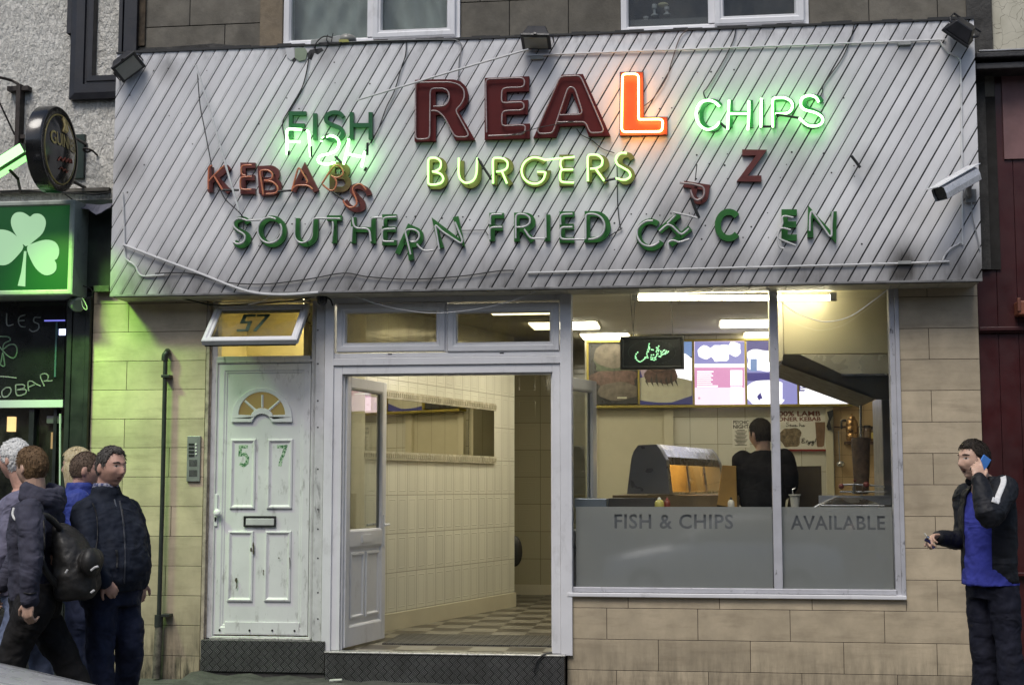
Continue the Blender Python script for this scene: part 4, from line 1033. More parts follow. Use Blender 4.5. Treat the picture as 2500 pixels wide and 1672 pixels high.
run(MB(), [(1622, 1114), (1626, 1134)], .05, .96, (-.01, 0, 0)).build('header', pm('header_dark', (.09, .085, .075), .25, metal=.7), hc)
run(MB(), [(1627, 1135), (1635, 1200)], .06, .95, (-.004, 0, 0)).build('front_glass', glassmat('cabinet_glass', (.95, .9, .8), 1.4), hc)
run(MB(), [(1541, 1118), (1530, 1206)], .05, .96, (.006, 0, 0)).build('back_panel', pm('pale_lining', (.6, .52, .36), .5), hc)
run(MB(), [(1532, 1200), (1634, 1200)], .05, .96, (0, 0, -.02)).build('tray', GREASE, hc)
run(MB(), [(1568, 1112), (1606, 1112)], .08, .9, (0, 0, -.012)).build('warm_lamp', emat('heat_lamp', (1, .56, .15), 9), hc)
mb = MB()
for t in (.32, .62): mb.prism([P(1627, 1135, yC) + ax * t, P(1635, 1200, yC) + ax * t, P(1635, 1200, yC) + ax * (t + .015), P(1627, 1135, yC) + ax * (t + .015)], (.012, 0, 0))
mb.build('glass_divider', STEEL, hc)
mb = MB().box(P(1640, 1215, 1.1).x - .5, P(1800, 1215, 1.6).x, 1.0, 3.2, IZ, P(1600, 1207, yC).z - .005)
sc_ = tag(mb.build('side_counter', pm('counter_brown', (.16, .11, .05), .5, var=.3, vs=3)), 'brown side counter carrying the heated cabinet', 'counter')
# carton beside the cook
q = [(1764, 1135), (1797, 1137), (1800, 1238), (1793, 1240), (1750, 1232), (1752, 1222)]
t_ = MB().ppoly(q, .95, 1.2).build('carton', pm('orange_card', (.42, .24, .06), .7, var=.12, vs=4, bmp=.1), bevel=.004)
tag(t_, 'orange brown cardboard carton standing beside the cook', 'box')
cb = tag(MB().ppoly([(1935, 1138), (2005, 1137), (2007, 1240), (1922, 1240)], 1.35, 1.36).build('chopping_board', pm('brown_board', (.14, .11, .07), .6, var=.15, vs=4)), 'dull brown board propped upright behind the white cup', 'board')
# sauce bottles, cup
def bottle(x, y0, y1, Y, rpx, col, cap, label):
    c0 = P(x, y1, Y); h = P(x, y0, Y).z - c0.z; r_ = rpx / 3500 * (Y - CY)
    rt = empty('sauce_bottle', c0, label, 'bottle', 'sauce bottles standing on the counter')
    MB().lathe(c0, [(r_ * .95, 0), (r_, .01), (r_, h * .5), (r_ * .75, h * .68), (r_ * .4, h * .76)], n=16).build('body', col, rt, smooth=True)
    MB().lathe(c0, [(r_ * .45, h * .76), (r_ * .4, h * .86), (r_ * .12, h)], n=12).build('cap', cap, rt, smooth=True)
bottle(1610, 1213, 1240, .4, 11.5, pm('mustard', (.52, .46, .12), .4), pm('pale_cap', (.6, .6, .5), .4), 'yellow sauce bottle below the grey cabinet side')
bottle(1629, 1214, 1240, .45, 8, pm('ketchup', (.20, .04, .02), .4), pm('red_cap', (.3, .05, .03), .4), 'dark red sauce bottle beside the yellow one')
bottle(1785, 1213, 1240, .4, 8, pm('mayo', (.62, .58, .48), .4), RUBBER, 'white sauce bottle with a black nozzle in front of the cardboard carton')
c0 = P(1941, 1240, .6); MBc = MB(); hh = P(1941, 1206, .6).z - c0.z
rt = empty('plastic_tub', c0, 'white plastic tub holding a spoon on the counter behind the window', 'tub')
MB().lathe(c0, [(.032, 0), (.042, hh * .9), (.05, hh * .9), (.05, hh), (.044, hh), (.04, hh * .85)], n=18).build('tub', pm('tub_white', (.62, .6, .5), .5), rt, smooth=True)
MB().tube([c0 + Vector((0, 0, hh * .5)), c0 + Vector((-.02, 0, hh * 1.35)), c0 + Vector((.01, 0, hh * 1.5))], .006, 6).build('spoon', STEEL, rt)
# steel lid on the range
yR = .35
rt = empty('range_lid', P(2080, 1240, yR), 'shallow pyramid steel lid on the range under the kebab spit', 'lid')
bb = P(2080, 1239, yR); w_ = .36
zt0 = P(2080, 1232, yR).z; ztp = P(2080, 1214, yR).z
x0, x1 = P(2002, 1235, yR).x, P(2160, 1235, yR).x
MB().box(x0, x1, yR, yR + .42, P(2080, 1240, yR).z - .01, zt0).build('rim', STEEL, rt, bevel=.004)
MB().add([(x0 + .01, yR + .01, zt0 + .002), (x1 - .02, yR + .01, zt0 + .002), (x1 - .02, yR + .41, zt0 + .002), (x0 + .01, yR + .41, zt0 + .002), (P(2045, 1215, yR).x, yR + .18, ztp), (P(2105, 1215, yR).x, yR + .18, ztp), (P(2105, 1215, yR).x, yR + .24, ztp), (P(2045, 1215, yR).x, yR + .24, ztp)], [(0, 1, 5, 4), (1, 2, 6, 5), (2, 3, 7, 6), (3, 0, 4, 7), (4, 5, 6, 7), (3, 2, 1, 0)]).build('cover', STEEL, rt)
MB().pbox(1999, 1209, 2176, 1232, yR + .46, yR + .48).build('backboard', STEEL_DULL, rt, bevel=.003)
MB().tube([P(1986, 1240, yR), P(2003, 1230, yR)], .01, 8).build('handle', STEEL, rt)
# kebab spit
yK = .85
rt = empty('kebab_spit', P(2103, 1205, yK), 'brown cone of kebab meat on an upright steel spit', 'kebab spit')
ck = P(2104, 1206, yK); hk = P(2104, 1068, yK).z - ck.z
k_ = hk / 10; prof = [(.052, 0), (.058, k_ * .5), (.060, k_ * 2), (.066, k_ * 4), (.070, k_ * 6), (.074, k_ * 8), (.076, k_ * 9.5), (.066, hk), (.01, hk + .003)]
MB().lathe(ck, prof, n=28).build('meat', pm('kebab_meat', (.10, .06, .03), .5, var=.4, vs=18, bmp=.6, bs=30, bd=.02), rt, smooth=True)
MB().tube([ck + Vector((-.005, 0, -.06)), P(2101, 990, yK)], .012, 10).build('rod', STEEL, rt)
MB().tube([P(2050, 1183, yK - .12), P(2085, 1182, yK - .12), P(2125, 1184, yK - .12), P(2160, 1188, yK - .12)], .008, 8).tube([P(2085, 1205, yK - .1), P(2085, 1180, yK - .1)], .016, 10).tube([P(2050, 1200, yK - .05), P(2165, 1200, yK - .05)], .008, 8).build('burner_pipe', STEEL, rt, smooth=True)
for x_, y_, r_ in ((2054, 1187, .024), (2115, 1183, .026), (2087, 1173, .012)): MB().ell(P(x_, y_, yK - .14), (r_, r_, r_), None, 12, 8).build('knob', pm('red_knob', (.16, .03, .025), .35), rt, smooth=True)
# shelf with copper pot, jars and ladles
yJ = YB - .2
sh_ = tag(MB().pbox(2066, 1077, 2160, 1083, yJ - .06, yJ + .165).pbox(2036, 1040, 2160, 1043, yJ + .15, yJ + .165).build('wall_shelf', pm('dark_shelf', (.06, .03, .02), .5)), 'dark wall shelf holding the copper pot in the kitchen recess', 'shelf')
cp = P(2081, 1076, yJ); h = P(2081, 1010, yJ).z - cp.z; r_ = .066
COP = pm('copper', (.32, .19, .08), .28, metal=.9, var=.1)
rt = empty('copper_pot', cp, 'tall ribbed copper pot with a lid standing on the wall shelf', 'pot')
MB().lathe(cp, [(r_ * .9, 0), (r_, h * .08), (r_, h * .25), (r_ * .9, h * .28), (r_, h * .32), (r_, h * .5), (r_ * .9, h * .54), (r_ * .96, h * .58), (r_ * .9, h * .74), (r_ * .55, h * .82)], n=24).build('body', COP, rt, smooth=True)
MB().lathe(cp, [(r_ * .6, h * .82), (r_ * .5, h * .9), (r_ * .1, h * .94), (r_ * .14, h)], n=18).build('lid', COP, rt, smooth=True)
MB().tube(catmull([cp + Vector((-r_ * .9, 0, h * .75)), cp + Vector((-r_ * 1.6, 0, h * .74)), cp + Vector((-r_ * 1.7, 0, h * .45))], 5), .012, 8).build('handle', RUBBER, rt)
def jar(x, y0, y1, rpx, body, lab, label):
    c = P(x, y1, yJ - .0); hh = P(x, y0, yJ).z - c.z; rr = rpx / 3500 * (yJ - CY)
    rt = empty('spice_jar', c, label, 'jar', 'spice jars on the wall shelf')
    MB().lathe(c, [(rr * .95, 0), (rr, .01), (rr, hh * .75), (rr * .8, hh * .82)], n=18).build('body', body, rt, smooth=True)
    MB().lathe(c, [(rr * .9, hh * .82), (rr * .9, hh)], n=18).build('lid', RUBBER, rt)
    MB().lathe(c, [(rr * 1.02, hh * .15), (rr * 1.02, hh * .6)], n=18).build('paper_label', lab, rt)
jar(2138, 1042, 1076, 12, pm('jar_dark', (.10, .06, .03), .3), pm('yellow_label', (.5, .40, .10), .5), 'yellow labelled jar on the wall shelf')
jar(2118, 1038, 1076, 9, pm('jar_brown', (.13, .08, .05), .3), pm('brown_label', (.16, .11, .07), .5), 'brown jar between the copper pot and the yellow labelled jar')
def ladle(x, y0, y1, yk, label):
    a = P(x, y0, yk); b_ = P(x + 3, y1, yk)
    rt = empty('ladle', b_, label, 'ladle', 'ladles hanging from the kitchen rail')
    MB().tube([a, b_], .006, 6).build('handle', STEEL_DULL, rt)
    MB().ell(b_ + Vector((.01, -.02, -.02)), (.045, .04, .035), None, 14, 8).build('bowl', STEEL, rt, smooth=True)
ladle(2047, 1052, 1128, YB - .08, 'steel ladle with a round shiny bowl hanging by the wall post')
tag(MB().ppoly([(2019, 1005), (2034, 1000), (2034, 1012), (2027, 1030), (2030, 1048), (2022, 1050), (2018, 1040), (2024, 1022)], YB - .13, YB - .1).build('hanging_cloth', RUBBER), 'small black cloth hanging on the pale wall post by the kebab poster', 'cloth')
# ---------------------------------------------------------------- the pub next door
PB = empty('pub_building', (-5.2, .2, 0), 'cream rendered pub with black window surround and dark shopfront', 'building')
def render_mat():
    m, nt, b = new_mat('trowelled_cream_render'); co = objco(nt)
    h1 = noise(nt, objco(nt, (1, 1, 1.6), rot=(0, R(35), 0)), 9, 6, .7, .3, .7); h2 = noise(nt, objco(nt, (2.2, 1, .8), rot=(0, R(-40), 0)), 16, 4, .65, .42, .6)
    c = mixc(nt, noise(nt, co, 2, 4, .6), (.66, .64, .58), (.80, .78, .72))
    c = mixc(nt, math_node(nt, 'MULTIPLY', h2, .18), c, (.3, .29, .25))
    d = noise(nt, objco(nt, (1, 1, .4)), 2.4, 8, .7, .52, .8); c = mixc(nt, math_node(nt, 'MULTIPLY', d, .55), c, (.14, .13, .11))
    nt.links.new(c, b.inputs['Base Color']); b.inputs['Roughness'].default_value = .75
    bump(nt, b, math_node(nt, 'ADD', h1, h2), .75, .02); return m
REND = render_mat()
px0 = P(-900, 300, 0).x; pxr = xof(287, .02, 300)
zlow = P(150, 492, 0).z
MB().box(px0, pxr, .03, .35, zlow - .1, 7.2).box(XL - 1.9, XL - .01, .35, 6, 7.0, 7.2).build('rendered_wall', REND, PB)
MB().box(pxr, xof(292, .03, 400) + .02, .035, .35, zlow - .1, 7.2).build('corner_wall', pm('grimy_render', (.20, .18, .155), .85, var=.25, vs=5, bmp=.5, bs=30, bd=.01), PB)
# black architrave round a blocked window
AY = -.03
az = zof(241, AY, 230); ai = zof(186, AY, 230)
def xa_(x): return xof(x, AY, 120)
mb = MB()
pro = [(xa_(172), .03), (xa_(172), AY), (xa_(186), AY - .012), (xa_(206), AY - .012), (xa_(208), AY + .008), (xa_(212), AY + .008), (xa_(214), AY - .004), (xa_(226), AY - .004), (xa_(230), .02)]
for i in range(len(pro) - 1):
    (a, ya), (b_, yb) = pro[i], pro[i + 1]
    mb.add([(a, ya, az + (a - pro[0][0])), (b_, yb, az + (b_ - pro[0][0])), (b_, yb, 7), (a, ya, 7)], [(0, 1, 2, 3)])
    mb.add([(a, ya, az + (a - pro[0][0])), (b_, yb, az + (b_ - pro[0][0])), (xof(292, AY, 200), yb, az + (b_ - pro[0][0])), (xof(292, AY, 200), ya, az + (a - pro[0][0]))], [(0, 1, 2, 3)])
mb.box(xa_(161), xa_(172) - .001, AY, .03, P(165, 82, AY).z, 7).add([(xa_(161), AY, P(165, 82, AY).z), (xa_(172) - .001, AY, P(165, 90, AY).z), (xa_(172) - .001, .03, P(165, 90, AY).z), (xa_(161), .03, P(165, 82, AY).z)], [(0, 1, 2, 3)])
mb.build('window_surround', BLACKP, PB, fix=False)
mb = MB(); jx0, jx1 = xof(288, -.06, 60), xof(334, -.06, 60); jz = P(300, 128, -.06).z
mb.box(jx0, jx0 + .035, -.05, .1, jz, 7).box(jx0 + .036, jx0 + .05, -.03, .1, jz, 7).box(jx0 + .051, jx1, -.06, .1, jz, 7)
mb.build('black_pilaster', BLACKP, PB, bevel=.005)
MB().box(jx1 + .001, xof(354, -.02, 60), -.02, .05, P(345, 112, -.02).z, 7).build('brown_strip', pm('dark_brown_mottle', (.055, .04, .025), .9, var=.5, vs=12, bmp=.5, bs=30), PB)  # dark brown mottled strip next to the black pilaster
# ledge line below the render
MB().box(px0, xof(268, 0, 450), -.02, .03, P(150, 470, 0).z, P(150, 462, 0).z).build('string_course', pm('ledge_grime', (.14, .13, .11), .9, var=.4, vs=7, bmp=.5, bs=25, bd=.01), PB)
# dark facing beside the sign
MB().box(xof(182, -.03, 600), XL + .2, -.03, .3, P(230, 700, -.03).z, zlow).build('dark_facing', pm('dark_green_board', (.012, .022, .014), .6, var=.5, vs=4, bmp=.2, dirt=.5, dcol=(.03, .07, .03), ds=7, dlo=.55, dhi=.8), PB)
mb = MB(); n = 10; pts = []
xa, xb = P(180, 490, -.2).x, P(276, 490, -.2).x; zt9 = P(230, 490, -.2).z
for i in range(n + 1):
    u = i / n; pts.append((xa + (xb - xa) * u, -.2 + .02 * math.sin(u * 9), zt9 - .02 - .075 * math.sin(u * math.pi) ** .8 * (1 + .25 * math.sin(u * 13)) * (.5 + u)))
top = [(xa + (xb - xa) * i / n, -.05, zt9 + .005 * math.sin(i)) for i in range(n + 1)]
mb.add(top + pts, [(i, i + 1, n + 2 + i, n + 1 + i) for i in range(n)])
fl = mb.build('torn_felt', pm('grey_felt', (.17, .17, .21), .9, var=.15, vs=10)); so = fl.modifiers.new('thickness', 'SOLIDIFY'); so.thickness = .006
tag(fl, 'torn grey felt flap hanging between the shamrock sign and the white fascia', 'felt')
# timber shopfront
PIL = pm('black_green_pilaster', (.016, .02, .018), .45, var=.3, vs=5, bmp=.15, dirt=.4, dcol=(.05, .06, .05), ds=10, dstretch=(2, 1, .25), dlo=.6, dhi=.8)
x0, x1 = xof(158, -.04, 1000), XL - .004
MB().box(x0, x0 + .045, -.05, .3, 0, P(190, 725, -.04).z).box(x0 + .046, x1 - .04, -.04, .3, 0, P(190, 725, -.04).z).box(x1 - .039, x1, -.05, .3, 0, P(190, 725, -.04).z).box(x0 - .01, x1, -.07, .3, 0, .22).build('pilaster', PIL, PB, bevel=.006)
MB().pbox(228, 697, 266, 712, -.08, .0).build('timber_block', pm('mossy_timber', (.09, .11, .07), .9, var=.3, vs=14), PB, bevel=.004)
MB().pbox(-700, 726, 158, 739, -.03, .1).build('window_head', pm('grey_head', (.16, .16, .16), .6), PB)
CB = MB().pbox(-700, 741, 157, 977, .03, .045).build('chalk_window', pm('black_window_vinyl', (.016, .018, .018), .18, var=.3, vs=3, coat=.3), PB)
CHALK = pm('chalk_line', (.26, .28, .26), .8)
def chalk(lines, r=.006, name='chalk_lettering', mat=CHALK):
    for L in lines: MB().tube(catmull([P(x, y, .0285) for x, y in L], 4), r, 5).build(name, mat, CB)
Z = lambda L: [(x * .4145, 400 + y * .4145) for x, y in L]
chalk([Z(l) for l in ([(-70, 950), (-40, 880), (-30, 880), (-5, 950)], [(-58, 920), (-15, 920)], [(40, 880), (42, 950), (80, 945)], [(150, 890), (118, 900), (108, 925), (120, 955), (150, 962)], [(110, 925), (145, 922)], [(240, 905), (205, 905), (200, 930), (228, 945), (225, 975), (195, 988), (172, 975)],
     [(-10, 1380), (5, 1370)], [(35, 1318), (12, 1340), (18, 1370), (45, 1368), (66, 1340), (58, 1318), (35, 1318)], [(92, 1302), (100, 1362), (150, 1352), (150, 1330), (100, 1332), (140, 1322), (140, 1302), (92, 1302)], [(170, 1338), (165, 1290), (185, 1280), (210, 1295), (240, 1310)], [(172, 1315), (205, 1300)], [(262, 1310), (238, 1250), (265, 1236), (285, 1250), (278, 1275), (258, 1280), (310, 1278)], [(0, 1252), (50, 1256), (98, 1262)])])
chalk([Z(l) for l in ([(15, 1098), (25, 1060), (60, 1040), (50, 1020), (0, 1018)], [(15, 1098), (50, 1070), (85, 1065), (100, 1090), (95, 1130), (75, 1145), (45, 1130), (15, 1098)], [(15, 1098), (-10, 1070)], [(17, 1110), (8, 1160), (5, 1185), (28, 1190), (22, 1140), (17, 1110)])], .006, 'chalk_shamrock', pm('chalk_green', (.14, .24, .15), .8))
MB().pbox(134, 786, 138, 920, .022, .03).build('vinyl_bottle', pm('dull_blue_strip', (.05, .12, .12), .5, var=.4, vs=9), CB)
MB().pbox(144, 803, 159, 818, .02, .03).build('painted_lamp_reflection', emat('blue_white_reflection', (.55, .6, 1), 2.0), CB)  # glowing block painted in as a lamp's reflection on the window
MB().pbox(108, 781, 158, 784, .022, .03).build('painted_glint', emat('violet_glint', (.2, .2, .9), .6), CB)  # glowing strip painted in as a glint on the window
MB().pbox(-700, 979, 153, 997, -.02, .05).build('transom_rail', pm('pale_rail', (.62, .70, .66), .5, var=.05), PB)
mb = MB().pbox(60, 998, 72, 1700, .0, .1).pbox(120, 998, 128, 1700, .02, .1).pbox(-700, 1500, 158, 1700, .0, .08); mb.build('door_bars', BLACKP, PB)
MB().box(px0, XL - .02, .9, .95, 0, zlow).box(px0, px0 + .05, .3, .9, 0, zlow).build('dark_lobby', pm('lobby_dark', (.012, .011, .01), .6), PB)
MB().pbox(114, 1015, 151, 1033, .03, .04).build('notice', pm('grey_notice', (.10, .10, .11), .5), PB)
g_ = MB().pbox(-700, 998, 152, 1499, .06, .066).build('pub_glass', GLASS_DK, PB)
for i, (x, y, w, h) in enumerate(((25, 1035, 16, 36), (130, 1075, 12, 40))):
    tag(MB().pbox(x - w / 2, y - h / 2, x + w / 2, y + h / 2, .55, .6).build('wall_lamp', emat('warm_lantern', (1, .62, .25), 1.6 if i == 0 else .5)), ('bright warm lantern in the dark pub above the white haired man', 'dim warm lantern in the dark pub beside the black pilaster')[i], 'lantern')
MB().tube([P(147, 1010, -.02), P(146, 1300, -.02)], .008, 6).build('green_strip', emat('green_edge', (.1, .55, .15), .1), PB)

# shamrock light box
SY = -.30
rt = empty('shamrock_sign', P(60, 720, SY), 'square green light box with a pale shamrock over the pub window', 'sign')
sx0, sx1, sz0, sz1 = P(-62, 600, SY).x, P(180, 600, SY).x, P(90, 721, SY).z, P(90, 490, SY).z
MB().mframe(sx0, sx1, sz0, sz1, [(0, -.02), (0, SY), (.012, SY - .008), (.035, SY - .008), (.045, SY + .004)]).build('frame', pm('pale_metal_frame', (.34, .38, .34), .4, var=.1, dirt=.6, ds=12, dlo=.55, dhi=.75), rt, bevel=.002)
MB().box(sx0 + .044, sx1 - .044, SY + .004, SY + .02, sz0 + .044, sz1 - .044).build('green_face', emat('shamrock_green', (.004, .10, .018), .22, (.004, .045, .008)), rt)
LEAF = emat('shamrock_pale', (.50, .85, .50), .42, (.10, .14, .10))
Zs = lambda L: [(x * .4145, 400 + y * .4145) for x, y in L]
for k, pts in enumerate(([(150, 485), (95, 420), (68, 365), (68, 320), (92, 290), (130, 286), (160, 300), (178, 312), (200, 296), (235, 296), (262, 318), (270, 355), (250, 410), (200, 455)], [(160, 492), (205, 465), (270, 448), (320, 458), (345, 490), (348, 530), (335, 560), (322, 568), (332, 590), (330, 625), (305, 650), (262, 655), (215, 620), (180, 560)], [(138, 490), (110, 440), (70, 405), (30, 390), (-15, 390), (-40, 415), (-45, 450), (-30, 475), (-48, 490), (-60, 530), (-45, 575), (0, 597), (50, 590), (100, 545)])):
    mb = MB(); P3 = catmull([P(x, y, SY + .003) for x, y in Zs(pts)], 3, True); mb.prism(P3, (0, -.003, 0)); mb.build('leaf', LEAF, rt)
mb = MB(); mb.prism([P(x, y, SY + .003) for x, y in Zs([(142, 515), (156, 515), (152, 600), (149, 723), (105, 718), (125, 640), (136, 570)])], (0, -.0022, 0)); mb.build('stalk', LEAF, rt)

# round projecting beer sign on its bracket
DC = P(125, 366, -.62); RD = .345
rt = empty('round_sign', DC - Vector((0, 0, RD)), 'round black convex beer sign with gold ring projecting from the pub wall', 'sign')
prof = [(RD * .96, -.06), (RD, -.05), (RD, .06), (RD * .97, .075), (RD * .86, .078), (RD * .82, .07), (RD * .6, .105), (RD * .3, .125), (.01, .132)]
SGB = pm('sign_black_gloss', (.010, .010, .010), .22, var=.5, vs=4, coat=.4)
MB().lathe(DC, prof, (1, 0, 0), 48).build('drum', SGB, rt, smooth=True)
GLD = pm('dull_gold', (.34, .27, .11), .45, metal=.3)
ring = [DC + Vector((.074, math.cos(a) * RD * .80, math.sin(a) * RD * .80)) for a in [2 * math.pi * i / 48 for i in range(48)]]
MB().tube(ring, .007, 6, True).build('gold_ring', GLD, rt, smooth=True)
def dome(u, v):                                  # u towards the wall, v up: point on the convex face
    r_ = math.hypot(u, v) / RD
    kk = [(0, .132), (.3, .125), (.6, .105), (.82, .07), (2, .07)]; h = .07
    for (r0, h0), (r1, h1) in zip(kk[:-1], kk[1:]):
        if r0 <= r_ <= r1: h = h0 + (h1 - h0) * (r_ - r0) / (r1 - r0)
    return DC + Vector((h + .006, u, v))
me = text_mesh('GUINNESS', .015); vs = [v.co.copy() for v in me.vertices]; fx = [list(p.vertices) for p in me.polygons]
x0, x1 = min(v.x for v in vs), max(v.x for v in vs); y1 = max(v.y for v in vs)
mb = MB(); mb.add([dome(-.225 + .45 * (v.x - x0) / (x1 - x0), .005 + .105 * v.y / y1) for v in vs], fx); mb.build('gold_lettering', GLD, rt, fix=False)
mb = MB()
for L in ([(-.06, .05), (-.02, .1), (.0, .17), (.03, .19)], [(-.06, .05), (.0, .055), (.04, .08)], [(.03, .19), (.05, .14), (.04, .08)], [(-.03, .06), (-.01, .12)], [(-.005, .06), (.01, .16)], [(.02, .07), (.03, .18)]):
    mb.tube([dome(u, v + .08) for u, v in L], .006, 5)
mb.build('gold_harp', GLD, rt)
mb = MB(); mb.tube(catmull([dome(-.12 + .03 * i, -.12 + .03 * (i % 2) + .004 * i) for i in range(9)], 3), .006, 5).tube(catmull([dome(-.08 + .03 * i, -.18 + .022 * (i % 2)) for i in range(6)], 3), .005, 5); mb.build('red_script', pm('red_script', (.22, .05, .03), .5), rt)
for dz in (.2, -.17): MB().tube([DC + Vector((0, RD * .75, dz)), Vector((DC.x, .03, DC.z + dz))], .014, 8).build('arm', BLACKP, rt)
q = P(194, 383, .02); MB().box(q.x - .065, q.x + .05, .0, .032, q.z - .19, q.z + .19).build('back_plate', pm('green_black_plate', (.015, .03, .02), .4), rt, bevel=.004)
# steel wall bracket with stay
STL = pm('rusty_black_steel', (.03, .022, .018), .7, var=.4, vs=18, bmp=.3)
rt = empty('wall_bracket', P(41, 372, -.05), 'rusty black steel wall bracket with a diagonal stay', 'bracket')
MB().pbox(37, 205, 47, 372, -.06, .03).build('upright', STL, rt); MB().pbox(17, 210, 68, 221, -.045, .03).build('cross_plate', STL, rt); MB().pbox(47, 329, 64, 338, -.045, .03).build('lower_plate', STL, rt)
MB().tube([P(36, 330, -.05), P(-30, 190, -.3)], .008, 6).build('stay', STL, rt)
MB().tube(catmull([P(-20, 186, -.2), P(10, 192, -.12), P(30, 198, -.05), P(45, 206, -.05)], 5), .012, 8).build('hooked_rod', STL, rt)
# green flood lamp on the pub front
GF = -.85
rt = empty('green_lamp', P(25, 420, GF), 'glowing green strip lamp on an arm lighting the pub front', 'lamp')
a, b_ = P(-40, 432, GF), P(64, 366, GF)
dv = (b_ - a).normalized(); nv = Vector((-dv.z, 0, dv.x))
def gl(u, v, w): return a + dv * u + nv * v + Vector((0, w, 0))
Lg = (b_ - a).length
MB().add([gl(0, -.055, -.05), gl(Lg, -.055, -.05), gl(Lg, .055, -.05), gl(0, .055, -.05), gl(0, -.055, .06), gl(Lg, -.055, .06), gl(Lg, .055, .06), gl(0, .055, .06)], [(0, 1, 5, 4), (1, 2, 6, 5), (2, 3, 7, 6), (3, 0, 4, 7), (4, 5, 6, 7)]).build('housing', pm('lamp_housing', (.06, .08, .06), .5), rt)
MB().add([gl(.006, -.03, -.052), gl(Lg - .006, -.03, -.052), gl(Lg - .006, .05, -.052), gl(.006, .05, -.052)], [(0, 1, 2, 3)]).add([gl(.006, -.0565, -.045), gl(Lg - .006, -.0565, -.045), gl(Lg - .006, -.0565, .055), gl(.006, -.0565, .055)], [(0, 1, 2, 3)]).build('diffuser', emat('green_tube', (.32, .95, .26), 1.15), rt, fix=False)
MB().tube([gl(Lg * .5, -.05, .02), gl(Lg * .5, -.12, .1), Vector((P(52, 420, .03).x, .03, P(52, 470, .03).z))], .012, 8).build('arm', STL, rt)
lt = bpy.data.lights.new('green_light', 'AREA'); lt.shape = 'RECTANGLE'; lt.size = .32; lt.size_y = .1; lt.color = (.42, 1, .16); lt.energy = 9.5; lt.spread = R(68)
lo = bpy.data.objects.new('green_light', lt); sc.collection.objects.link(lo); lo.parent = rt
lo.location = gl(Lg * .25, -.07, -.10) - org(rt)
lo.rotation_euler = (P(270, 1030, 0) - gl(Lg * .25, -.07, -.10)).to_track_quat('-Z', 'Y').to_euler()
# hook, small lamp, cables
hk = P(226, 372, .0)
tag(MB().tube(catmull([hk + Vector((.03, .03, -.02)), hk + Vector((.02, -.06, 0)), hk + Vector((-.03, -.09, .015)), hk + Vector((-.045, -.08, 0)), hk + Vector((-.02, -.06, -.012)), hk + Vector((.015, -.06, -.0))], 5), .008, 8).build('wall_hook', STL, smooth=True), 'bent black iron hook in the render beside the round sign', 'hook')
c = P(186, 742, -.16)
rt = empty('spot_lamp', c - Vector((0, 0, .06)), 'small grey green spot lamp on the pub pilaster below the sign', 'lamp')
MB().lathe(c, [(.03, -.07), (.055, -.05), (.062, .0), (.06, .05), (.05, .062)], Vector((.55, -.6, -.25)), 20).build('shade', pm('grey_green_metal', (.16, .20, .15), .4), rt, smooth=True)
MB().tube([c, Vector((c.x - .02, -.04, c.z + .03))], .012, 8).build('stem', STL, rt)
pc = [(200, 727), (206, 735), (213, 752), (209, 756), (202, 748), (199, 735)]
MB().tube(catmull([P(x, y, -.2) for x, y in pc], 4), .004, 5).build('loose_wire', pm('pale_wire', (.4, .45, .38), .5), rt)
tag(MB().tube(catmull([P(158, 474, -.15), P(180, 490, -.12), P(205, 505, -.06)], 4), .006, 6).tube(catmull([P(x, y, -.03) for x, y in ((0, 468), (60, 465), (120, 470), (190, 472), (230, 475), (270, 470))], 4), .007, 6).build('pub_cable', RUBBER), 'black cable running under the round sign along the pub wall', 'cable')
tag(MB().tube(catmull([P(186, 660, -.1), P(194, 690, -.1), P(190, 715, -.1), P(184, 722, -.1)], 4), .006, 6).tube(catmull([P(200, 697, -.1), P(222, 706, -.09), P(226, 722, -.09), P(218, 728, -.09), P(208, 729, -.1)], 4), .005, 6).build('pub_cable', RUBBER), 'thin black cables looping beside the mossy timber block', 'cable')

# ---------------------------------------------------------------- red shop on the other side
NB = empty('red_shopfront', (3.4, .2, 0), 'dark red painted timber shopfront with cracked cream wall above', 'building')
REDP = pm('oxblood_paint', (.045, .008, .008), .4, var=.2, vs=3, bmp=.1, bs=20, dirt=.4, dcol=(.03, .008, .008), ds=8, dstretch=(2, 1, .3))
nx1 = P(3300, 800, 0).x; rx0 = XR + .002
zc0, zc1 = P(2450, 181, -.05).z, P(2450, 135, -.05).z
mb = MB(); k_ = rx0
while k_ < nx1:
    mb.box(k_, k_ + .148, .03, .3, 0, zc0, tone=rng.random()); k_ += .15
mb.build('vertical_boards', REDP, NB, bevel=.004)
for yy in (803, 1401):
    MB().box(rx0, nx1, -.02, .03, P(2440, yy + 5, 0).z, P(2440, yy - 5, 0).z).box(rx0, nx1, -.005, .03, P(2440, yy + 9, 0).z, P(2440, yy + 5, 0).z).build('moulding', REDP, NB, bevel=.006)
MB().box(xof(2449, .01, 290), nx1, .012, .03, P(2470, 388, .01).z, P(2470, 186, .01).z).build('pink_panel', pm('faded_pink', (.19, .10, .10), .6, var=.12, vs=8, dirt=.35, dcol=(.10, .05, .05), ds=8, dstretch=(2, 1, .3)), NB)
cm = MB(); cz = zc0
cm.box(rx0, nx1, -.20, .3, cz, cz + .05).box(rx0, nx1, -.14, .3, cz + .051, cz + .08).box(rx0, nx1, -.24, .3, cz + .081, cz + .125)
cm.build('cornice', pm('cornice_black', (.035, .034, .035), .5, var=.5, vs=8, bmp=.4, bs=25, bd=.008, dirt=.5, dcol=(.25, .24, .23), ds=9, dlo=.6, dhi=.8), NB, bevel=.008)
MB().box(rx0 + .02, nx1, -.245, -.05, cz + .126, cz + .14).build('lead_cap', pm('grey_lead', (.30, .30, .31), .4, metal=.3, var=.2, vs=6), NB, bevel=.004)
